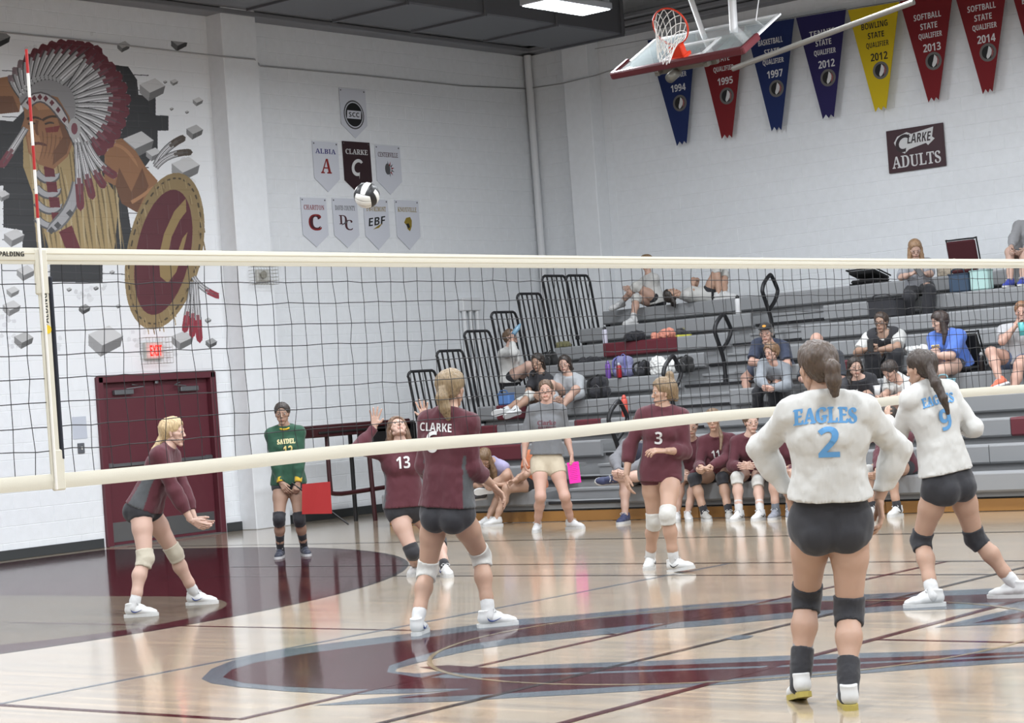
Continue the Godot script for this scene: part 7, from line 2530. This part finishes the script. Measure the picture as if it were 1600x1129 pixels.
	person({"label": "smiling girl in black T-shirt with white print and dark hair", "h": 1.6, "skin": "light", "row": 4, "cell": 0.017,
		"pv": [1344, 624], "nk": [1340, 592, -0.15], "hd": [1336, 574, -0.2], "fa": -5, "hf": [5, 0, 0],
		"ra": {"e": [1318, 616], "w": [1330, 632, -0.4]}, "la": {"e": [1366, 616], "w": [1352, 632, -0.4]},
		"rl": {"fx": [1326, 4, 0], "k": [1328, 640], "dir": -10}, "ll": {"fx": [1352, 4, 0], "k": [1356, 640], "dir": 10},
		"top_c": black, "sleeve": 0.45, "loose": 0.012, "top_name": "t_shirt", "bottom_c": Color(0.05, 0.06, 0.09), "leg_len": 1.85, "bottom_name": "trousers", "hair": dark, "style": "half", "len": 0.2, "text": [["W", 1335, 612, 0.06, 0.09, ink, true, 0.0, 1.0]]})
	person({"label": "girl in white shirt with head bowed over a white cup", "h": 1.6, "skin": "light", "row": 4, "cell": 0.017,
		"pv": [1412, 617], "nk": [1404, 594, -0.15], "hd": [1391, 580, -0.22], "fa": -50, "hf": [-60, -35, 0],
		"ra": {"e": [1388, 618], "w": [1374, 620, -0.4], "pose": "grip"}, "la": {"e": [1416, 618], "w": [1384, 622, -0.35], "pose": "grip"},
		"rl": {"fx": [1372, 4, 0], "k": [1374, 636], "dir": -40}, "ll": {"fx": [1396, 4, 0], "k": [1396, 634], "dir": -30},
		"top_c": white, "sleeve": 0.45, "loose": 0.01, "top_name": "shirt", "bottom_c": black, "leg_len": 0.6, "hair": Color(0.035, 0.025, 0.02)})
	person({"label": "woman with dark hair in bright blue T-shirt on a black stadium seat", "h": 1.68, "skin": "fair", "row": 5, "in": 0.2, "cell": 0.017, "wide": 1.2,
		"pv": [1490, 566], "nk": [1477, 521, -0.06], "hd": [1468, 503, -0.1], "fa": -50, "hf": [-80, -12, 0],
		"ra": {"e": [1462, 548], "w": [1450, 552, -0.35], "hd": [-0.9, -0.1, 0.2]}, "la": {"e": [1488, 555], "w": [1455, 556, -0.2], "hd": [-0.9, -0.1, 0.2]},
		"rl": {"fx": [1452, 5, 0], "k": [1449, 575], "dir": -50}, "ll": {"fx": [1474, 5, 0], "k": [1470, 572], "dir": -50},
		"top_c": Color(0.06, 0.13, 0.42), "sleeve": 0.45, "loose": 0.02, "top_name": "t_shirt", "bottom_c": Color(0.05, 0.05, 0.06), "leg_len": 0.3, "hair": Color(0.035, 0.022, 0.018), "style": "long", "len": 0.26, "text": [["STATE", 1462, 541, 0.04, 0.12, Color(0.62, 0.45, 0.1), true, 0.0, 1.0]]})
	person({"label": "woman in grey tank top and denim shorts drinking from a teal cup, legs crossed", "h": 1.66, "skin": "ruddy", "row": 5, "cell": 0.017, "wide": 1.1,
		"pv": [1588, 562], "nk": [1592, 512, 0.0], "hd": [1597, 488, -0.02], "fa": -20, "hf": [-20, 0, 0],
		"ra": {"e": [1566, 534], "w": [1588, 508, -0.2], "hd": [0.5, 0.6, 0.2], "pose": "grip"}, "la": {"e": [1614, 540], "w": [1604, 518, -0.25], "pose": "grip"},
		"rl": {"a": [1562, 594, -0.5], "k": [1556, 566], "vec": [-0.8, -0.2, 0.4], "shoe_c": Color(0.5, 0.12, 0.06)}, "ll": {"a": [1580, 622, -0.5], "k": [1592, 570], "vec": [-0.95, -0.3, 0.1]},
		"top_c": Color(0.33, 0.33, 0.34), "sleeve": 0.3, "top_name": "t_shirt", "bottom_c": Color(0.10, 0.14, 0.24), "leg_len": 0.35, "sole_c": Color(0.5, 0.5, 0.5), "hair": Color(0.2, 0.1, 0.05)})
	person({"label": "girl with long fair hair in grey shirt and black trousers holding a phone", "h": 1.66, "skin": "fair", "row": 9, "cell": 0.017,
		"pv": [1437, 450], "nk": [1431, 410, -0.12], "hd": [1430, 389, -0.18], "fa": 0, "hf": [-5, -25, 0],
		"ra": {"e": [1410, 432], "w": [1426, 427, -0.55], "hd": [0.6, 0.4, 0.1], "pose": "grip"}, "la": {"e": [1456, 432], "w": [1444, 427, -0.55], "hd": [-0.6, 0.4, 0.1], "pose": "grip"},
		"rl": {"fx": [1419, 9, 0], "k": [1419, 448], "dir": -15}, "ll": {"fx": [1453, 9, 0], "k": [1453, 446], "dir": 10},
		"top_c": Color(0.28, 0.29, 0.31), "sleeve": 0.42, "loose": 0.014, "top_name": "t_shirt", "bottom_c": black, "leg_len": 1.9, "bloose": 0.022, "bottom_name": "trousers", "hair": Color(0.26, 0.16, 0.09), "style": "long", "len": 0.3})
	person({"label": "seated person in grey top with bright blue shoes beside the mint bag", "h": 1.7, "skin": "fair", "row": 10, "cell": 0.018,
		"pv": [1597, 404], "nk": [1612, 352, 0.0], "hd": [1622, 326, 0.0], "fa": -15, "hf": [0, 0, 0],
		"ra": {"e": [1583, 378], "w": [1580, 386, -0.4]}, "la": {"e": [1620, 385], "w": [1600, 390, -0.4]},
		"rl": {"fx": [1576, 9, 1], "k": [1577, 391], "dir": -40}, "ll": {"fx": [1597, 9, 1], "k": [1597, 389], "dir": -30},
		"top_c": Color(0.24, 0.24, 0.25), "panel": Color(0.12, 0.02, 0.035), "sleeve": 0.95, "loose": 0.01, "top_name": "shirt", "bottom_c": Color(0.3, 0.3, 0.31), "leg_len": 0.5, "shoe_c": Color(0.03, 0.05, 0.30), "hair": brown})

# ---------- things lying about ----------
func on_seat(px: float, row: int, back := 0.14) -> Vector3:
	var x := row_x(row) + back
	return Vector3(x, row_y(row), zspan(px, x, row_y(row)))

func bottle(px: float, row: int, label: String, body: Color, lid: Color, h := 0.25, r := 0.037, back := 0.14) -> void:
	var t := thing("bottle", label, "bottle", on_seat(px, row, back))
	part("flask", lathe_mesh([Vector2(0, 0), Vector2(r * 0.92, 0), Vector2(r, 0.008), Vector2(r, h * 0.72), Vector2(r * 0.9, h * 0.79), Vector2(r * 0.62, h * 0.83), Vector2(0, h * 0.83)], 18), mat("bottle_%s" % body.to_html(), body, 0.35), t)
	part("lid", lathe_mesh([Vector2(0, h * 0.8), Vector2(r * 0.66, h * 0.8), Vector2(r * 0.68, h * 0.93), Vector2(r * 0.4, h * 0.95), Vector2(r * 0.4, h), Vector2(0, h)], 16), mat("lid_%s" % lid.to_html(), lid, 0.5), t)

# a soft lump of cloth: several squashed balls with folds
func cloth_heap(called: String, px: float, row: int, label: String, category: String, col: Color, size: Vector3, sd: int, back := 0.15) -> void:
	rng.seed = sd
	var p := []
	for k in 7:
		var c := Vector3(rng.randf_range(-0.5, 0.5) * size.x, rng.randf_range(0.15, 0.6) * size.y, rng.randf_range(-0.5, 0.5) * size.z)
		p.append(ball(c, rng.randf_range(0.28, 0.42) * size.y + 0.02))
	p.append(cap(Vector3(-size.x * 0.4, size.y * 0.2, -size.z * 0.4), Vector3(size.x * 0.3, size.y * 0.25, size.z * 0.45), size.y * 0.3 + 0.01))
	var n := mesh_field(p, 0.012, 0.04, [[Vector3.ZERO, Vector3.DOWN, 1.0]], 0.02, Vector3.ONE * 17.0, fold_noise)
	top(called, bag_of(n, col), dyed("fabric"), label, category, "", Transform3D(Basis.IDENTITY, on_seat(px, row, back)))

func backpack(px: float, row: int, label: String, col: Color, trim: Color, size: Vector3, turn: float, back := 0.15) -> Node3D:
	var t := thing("backpack", label, "backpack", on_seat(px, row, back), turn)
	var p := [cap(Vector3(0, size.y * 0.3, -size.z * 0.28), Vector3(0, size.y * 0.3, size.z * 0.28), size.y * 0.3), cap(Vector3(0, size.y * 0.68, -size.z * 0.2), Vector3(0, size.y * 0.68, size.z * 0.2), size.y * 0.29), cap(Vector3(-size.x * 0.3, size.y * 0.25, -size.z * 0.2), Vector3(-size.x * 0.3, size.y * 0.25, size.z * 0.2), size.y * 0.2)]
	part("pouch", bag_of(mesh_field(p, 0.012, 0.04, [[Vector3.ZERO, Vector3.DOWN, 1.0]], 0.01, Vector3.ONE * 12.0, fold_noise), col), dyed("fabric"), t)
	for s in [-1.0, 1.0]:
		part("strap", tube_mesh(smooth_path([Vector3(-size.x * 0.1, size.y * 0.95, s * 0.05), Vector3(-size.x * 0.5, size.y * 0.8, s * 0.09), Vector3(-size.x * 0.55, size.y * 0.4, s * 0.1), Vector3(-size.x * 0.45, size.y * 0.1, s * 0.08)], 4), 0.014, 6), mat("strap_%s" % trim.to_html(), trim, 0.8), t)
	part("handle", tube_mesh(smooth_path([Vector3(0, size.y * 0.93, -0.04), Vector3(0, size.y * 1.05, 0), Vector3(0, size.y * 0.93, 0.04)], 4), 0.008, 6), mat("strap_%s" % trim.to_html(), trim, 0.8), t)
	part("zip", tube_mesh(smooth_path([Vector3(-size.x * 0.36, size.y * 0.3, -size.z * 0.3), Vector3(-size.x * 0.4, size.y * 0.62, 0), Vector3(-size.x * 0.36, size.y * 0.3, size.z * 0.3)], 5), 0.004, 5), mat("zip_metal", Color(0.45, 0.45, 0.46), 0.4, 0.6), t)
	return t

func phone_at(p: Vector3, b: Basis, label: String) -> void:
	var t := thing("phone", label, "phone", p)
	t.transform = Transform3D(b, p)
	part("case", box_mesh(Vector3(0.075, 0.15, 0.009), 0.004), mat("phone_case", Color(0.05, 0.05, 0.06), 0.4), t)
	part("camera_bump", box_mesh(Vector3(0.025, 0.03, 0.004), 0.0015), mat("phone_lens", Color(0.12, 0.12, 0.13), 0.2), t, Transform3D(Basis.IDENTITY, Vector3(-0.02, 0.05, 0.006)))

func build_items() -> void:
	bottle(1154, 9, "white water bottle with black lid at the end of the row below the lying girl", Color(0.80, 0.80, 0.80), Color(0.06, 0.06, 0.06), 0.26, 0.04, 0.06)
	bottle(946, 8, "tall white tumbler with black lid on the end of the maroon seat section", Color(0.74, 0.73, 0.78), Color(0.05, 0.05, 0.06), 0.24, 0.037, 0.05)
	bottle(951, 6, "purple water bottle beside the periwinkle backpack", Color(0.42, 0.28, 0.58), Color(0.40, 0.30, 0.55), 0.24, 0.037, 0.06)
	bottle(968, 6, "red drink bottle in front of the periwinkle backpack", Color(0.55, 0.06, 0.10), Color(0.60, 0.60, 0.62), 0.20, 0.036, 0.0)
	bottle(977, 4, "coral squeeze bottle with pointed cap standing alone", Color(0.74, 0.30, 0.25), Color(0.74, 0.30, 0.25), 0.28, 0.042, 0.08)
	bottle(1535, 5, "dark soda bottle between the blue T-shirt woman and the denim shorts woman", Color(0.06, 0.03, 0.03), Color(0.5, 0.5, 0.5), 0.22, 0.032, 0.08)
	backpack(976, 6, "periwinkle blue backpack with looped straps on the bleachers", Color(0.17, 0.17, 0.30), Color(0.36, 0.36, 0.56), Vector3(0.2, 0.30, 0.28), 0.0, 0.18)
	backpack(937, 5, "black backpack beside the girl in the grey sweatshirt", Color(0.014, 0.014, 0.016), Color(0.05, 0.05, 0.055), Vector3(0.24, 0.30, 0.28), 0.2, 0.15)
	backpack(1008, 6, "black gym bag slumped beside the white bag", Color(0.014, 0.014, 0.016), Color(0.04, 0.04, 0.045), Vector3(0.22, 0.2, 0.22), 0.0, 0.18)
	cloth_heap("white_bag", 1038, 6, "white drawstring bag crumpled behind the hand rail loop", "bag", Color(0.55, 0.55, 0.53), Vector3(0.16, 0.24, 0.2), 3)
	backpack(1074, 6, "black backpack leaning at the end of the row by the aisle", Color(0.016, 0.016, 0.018), Color(0.06, 0.06, 0.065), Vector3(0.2, 0.22, 0.2), -0.2, 0.16)
	backpack(862, 7, "small black backpack behind the girl in the grey sweatshirt", Color(0.016, 0.016, 0.019), Color(0.05, 0.05, 0.05), Vector3(0.2, 0.2, 0.2), 0.0, 0.14)
	cloth_heap("jacket", 992, 8, "black jacket thrown over the maroon seat section", "jacket", Color(0.015, 0.015, 0.017), Vector3(0.16, 0.12, 0.18), 5, 0.06)
	cloth_heap("towel", 1037, 8, "peach pink towel bunched up on the maroon seat section", "towel", Color(0.62, 0.24, 0.17), Vector3(0.16, 0.12, 0.24), 6, 0.14)
	cloth_heap("jacket", 921, 7, "flat black jacket laid along the seat", "jacket", Color(0.016, 0.016, 0.02), Vector3(0.14, 0.06, 0.32), 7, 0.12)
	cloth_heap("sun_hat", 882, 8, "olive cloth hat by the top of the end rails", "hat", Color(0.14, 0.13, 0.06), Vector3(0.12, 0.07, 0.16), 8, 0.1)
	cloth_heap("cap", 1432, 6, "white cloth lying beside the blue T-shirt woman", "cloth", Color(0.60, 0.60, 0.59), Vector3(0.12, 0.1, 0.16), 9, 0.16)
	loose_shoe(1064, 8, "black and yellow trainer beside the peach towel", Color(0.03, 0.03, 0.035), Color(0.55, 0.52, 0.08), 80)
	# bags on the upper rows at the far end
	cloth_heap("tote_bag", 1493, 10, "tan canvas bag leaning against the maroon seat back", "bag", Color(0.34, 0.29, 0.22), Vector3(0.2, 0.26, 0.26), 12, 0.3)
	tote(1504, 9, "navy blue cooler bag beside the mint bag", Color(0.035, 0.06, 0.10), Vector3(0.22, 0.24, 0.27))
	tote(1535, 9, "mint green and white tote bag beside the navy cooler bag", Color(0.38, 0.55, 0.52), Vector3(0.18, 0.26, 0.25))
	tote(1386, 8, "black open bag with a stiff handle behind the woman with glasses", Color(0.02, 0.02, 0.024), Vector3(0.25, 0.24, 0.4))
	tote(1480, 4, "teal and white carton of water below the blue T-shirt woman", Color(0.30, 0.52, 0.58), Vector3(0.16, 0.2, 0.17))
	tote(792, 5, "blue and white pack of bottled water below the drinking girl", Color(0.10, 0.22, 0.50), Vector3(0.14, 0.16, 0.2))
	stadium_seat(on_seat(1500, 10, 0.32), "maroon folding stadium seat standing against the end of the top row", Color(0.24, 0.05, 0.08), 1.35)
	stadium_seat(on_seat(1360, 10, 0.2), "black folding stadium seat lying folded on the top row", Color(0.03, 0.03, 0.034), 0.25)
	stadium_seat(on_seat(1503, 5, 0.22), "black stadium seat under the woman in the blue T-shirt", Color(0.03, 0.03, 0.034), 1.2)
	# what people hold
	var flag := thing("line_flag", "red square line judge flag on a short black stick", "flag", on_y(455, 874))
	var fd := (depth_of(on_y(437, 872)) + depth_of(on_y(478, 868))) * 0.5 - 0.16
	var h0 := at_depth(456, 754, fd) - flag.position
	var h1 := at_depth(545, 819, fd) - flag.position
	part("stick", tube_mesh([h0, h1], 0.009, 8), mat("stick_black", Color(0.05, 0.05, 0.05), 0.5), flag)
	var cs := st_new()
	var c00 := at_depth(472, 756, fd - 0.035) - flag.position
	var c10 := at_depth(516, 752, fd - 0.035) - flag.position
	var c01 := at_depth(472, 803, fd - 0.035) - flag.position
	var c11 := at_depth(519, 802, fd - 0.035) - flag.position
	cs.set_smooth_group(1)
	for i in 8:
		for j in 8:
			var q := []
			for e in [[i, j + 1], [i + 1, j + 1], [i + 1, j], [i, j]]:
				var u: float = e[0] / 8.0
				var v: float = e[1] / 8.0
				q.append(c00.lerp(c10, u).lerp(c01.lerp(c11, u), v) - flat_f * 0.012 * sin(u * 7.0 + v * 2.0))
			quad(cs, q[0], q[1], q[2], q[3])
			quad(cs, q[3] + flat_f * 0.002, q[2] + flat_f * 0.002, q[1] + flat_f * 0.002, q[0] + flat_f * 0.002)
	var fm := cloth("flag_red", Color(0.62, 0.15, 0.15))
	fm.backlight_enabled = true
	fm.backlight = Color(0.3, 0.03, 0.03)
	part("cloth", st_end(cs), fm, flag)
	var cd := (depth_of(on_y(839, 831)) + depth_of(on_y(899, 826))) * 0.5 - 0.08
	var pc := at_depth(897, 738, cd)
	var pb := Basis(flat_r, Vector3.UP, -flat_f) * Basis(Vector3(0, 0, 1), 0.06)
	var sheet := thing("clipboard", "bright pink sheet hanging from the coach's hand", "paper", pc)
	sheet.transform = Transform3D(pb, pc)
	part("sheet", box_mesh(Vector3(0.13, 0.235, 0.004), 0.001), mat("paper_pink", Color(0.90, 0.13, 0.62), 0.7), sheet)
	var wl := st_new()
	for k in 9:
		add_box(wl, Vector3(-0.005, 0.085 - k * 0.02, 0.0025), Vector3(0.05 - (k % 3) * 0.008, 0.0012, 0.0004))
	part("written_lines", st_end(wl), mat("print_black", Color(0.05, 0.05, 0.05), 0.7), sheet)
	var d14 := depth_of(on_x(1437, 450, row_x(9) + 0.16))
	phone_at(at_depth(1436, 424, d14 - 0.62), Basis(Vector3.RIGHT, -0.6) * Basis(flat_r, Vector3.UP, -flat_f), "dark phone in the hands of the fair-haired girl up in the stands")
	var d9 := depth_of(on_x(1385, 551, row_x(6) + 0.16))
	phone_at(at_depth(1360, 540, d9 - 0.6), Basis(flat_r, Vector3.UP, -flat_f), "dark phone held by the woman with glasses")
	var cup := thing("cup", "white paper cup held by the girl with bowed head", "cup", at_depth(1371, 617, depth_of(on_x(1412, 617, row_x(4) + 0.16)) - 0.45))
	part("cup_wall", lathe_mesh([Vector2(0, 0), Vector2(0.03, 0), Vector2(0.042, 0.11), Vector2(0.038, 0.11), Vector2(0.027, 0.006), Vector2(0, 0.006)], 16), mat("paper_cup", Color(0.78, 0.78, 0.78), 0.6), cup)
	var teal := thing("cup", "teal tumbler raised by the woman in denim shorts", "cup", at_depth(1598, 524, depth_of(on_x(1588, 562, row_x(5) + 0.16)) - 0.3))
	part("cup_wall", lathe_mesh([Vector2(0, 0), Vector2(0.035, 0), Vector2(0.045, 0.15), Vector2(0.04, 0.15), Vector2(0, 0.145)], 16), mat("teal_cup", Color(0.30, 0.62, 0.62), 0.4), teal)
	var d1 := depth_of(on_x(797, 591, row_x(6) + 0.16))
	var bt := thing("bottle", "pale blue bottle tipped up by the drinking girl", "bottle", at_depth(802, 522, d1 - 0.2))
	bt.rotation = Vector3(0.3, 0, -0.7)
	part("flask", lathe_mesh([Vector2(0, 0), Vector2(0.034, 0), Vector2(0.036, 0.12), Vector2(0.02, 0.16), Vector2(0.012, 0.19), Vector2(0, 0.19)], 14), mat("bottle_blue", Color(0.45, 0.58, 0.66), 0.3), bt)
	part("lid", lathe_mesh([Vector2(0, -0.012), Vector2(0.035, -0.012), Vector2(0.035, 0.004), Vector2(0, 0.004)], 14), mat("lid_blue", Color(0.25, 0.36, 0.45), 0.5), bt)

func loose_shoe(px: float, row: int, label: String, c: Color, sole: Color, turn: float) -> void:
	var t := thing("shoe", label, "shoe", on_seat(px, row, 0.12), deg_to_rad(turn))
	part("upper", bag_of(shoe_upper, c), dyed("shoe_fabric", 0.6), t)
	part("sole", shoe_sole, mat("sole_%s" % sole.to_html(), sole.linear_to_srgb(), 0.6), t)
	part("laces", shoe_laces, mat("laces_dark", Color(0.5, 0.48, 0.1), 0.8), t)

func tote(px: float, row: int, label: String, col: Color, size: Vector3) -> void:
	var t := thing("carry_bag", label, "bag", on_seat(px, row, 0.16))
	var st := st_new()
	add_box(st, Vector3(0, size.y * 0.5, 0), size * 0.5, 0.02)
	part("bag_body", st_end(st), cloth("tote_%s" % col.to_html(), col.linear_to_srgb()), t)
	part("rim", box_mesh(Vector3(size.x * 1.03, 0.02, size.z * 1.03), 0.006), mat("strap_%s" % col.darkened(0.4).to_html(), col.darkened(0.4).linear_to_srgb(), 0.8), t, Transform3D(Basis.IDENTITY, Vector3(0, size.y * 0.96, 0)))
	part("handle", tube_mesh(smooth_path([Vector3(-size.x * 0.4, size.y * 0.97, -size.z * 0.35), Vector3(-size.x * 0.42, size.y * 1.22, -size.z * 0.25), Vector3(-size.x * 0.42, size.y * 1.22, size.z * 0.25), Vector3(-size.x * 0.4, size.y * 0.97, size.z * 0.35)], 4), 0.009, 6), mat("strap_%s" % col.darkened(0.4).to_html(), col.darkened(0.4).linear_to_srgb(), 0.8), t)

func stadium_seat(at: Vector3, label: String, col: Color, open: float) -> void:
	var t := thing("stadium_seat", label, "stadium seat", at + Vector3(0, 0.012, 0))
	var m := cloth("seat_%s" % col.to_html(), col)
	var tube := mat("seat_tube", Color(0.05, 0.05, 0.055), 0.4, 0.4)
	part("cushion", box_mesh(Vector3(0.34, 0.05, 0.42), 0.02), m, t, Transform3D(Basis.IDENTITY, Vector3(0.0, 0.03, 0)))
	var tilt := Basis(Vector3(0, 0, 1), PI / 2 - open)
	var b := part("back", box_mesh(Vector3(0.05, 0.40, 0.42), 0.02), m, t, Transform3D(tilt, Vector3(0.17, 0.06, 0) + tilt * Vector3(0, 0.2, 0)))
	part("back_tube", tube_mesh(smooth_path([Vector3(0.03, -0.2, -0.22), Vector3(0.03, 0.19, -0.22), Vector3(0.03, 0.21, -0.19), Vector3(0.03, 0.21, 0.19), Vector3(0.03, 0.19, 0.22), Vector3(0.03, -0.2, 0.22)], 3), 0.011, 6), tube, b)
	for s in [-1.0, 1.0]:
		part("side_tube", tube_mesh([Vector3(-0.17, 0.0, s * 0.22), Vector3(0.18, 0.0, s * 0.22)], 0.011, 6), tube, t)

func _ready() -> void:
	set_axes()
	rng.seed = 1
	font_sans = SystemFont.new()
	font_sans.font_names = PackedStringArray(["Droid Sans"])
	font_sans.font_weight = 700
	font_serif = SystemFont.new()
	font_serif.font_names = PackedStringArray(["Droid Serif"])
	font_serif.font_weight = 700
	build_camera_and_light()
	build_lamps()
	build_shell()
	build_bleachers()
	build_net()
	build_goal()
	build_templates()
	people()
	build_banners()
	build_adults_sign()
	build_pennants()
	build_wall_fittings()
	build_stand()
	build_ball()
	build_items()
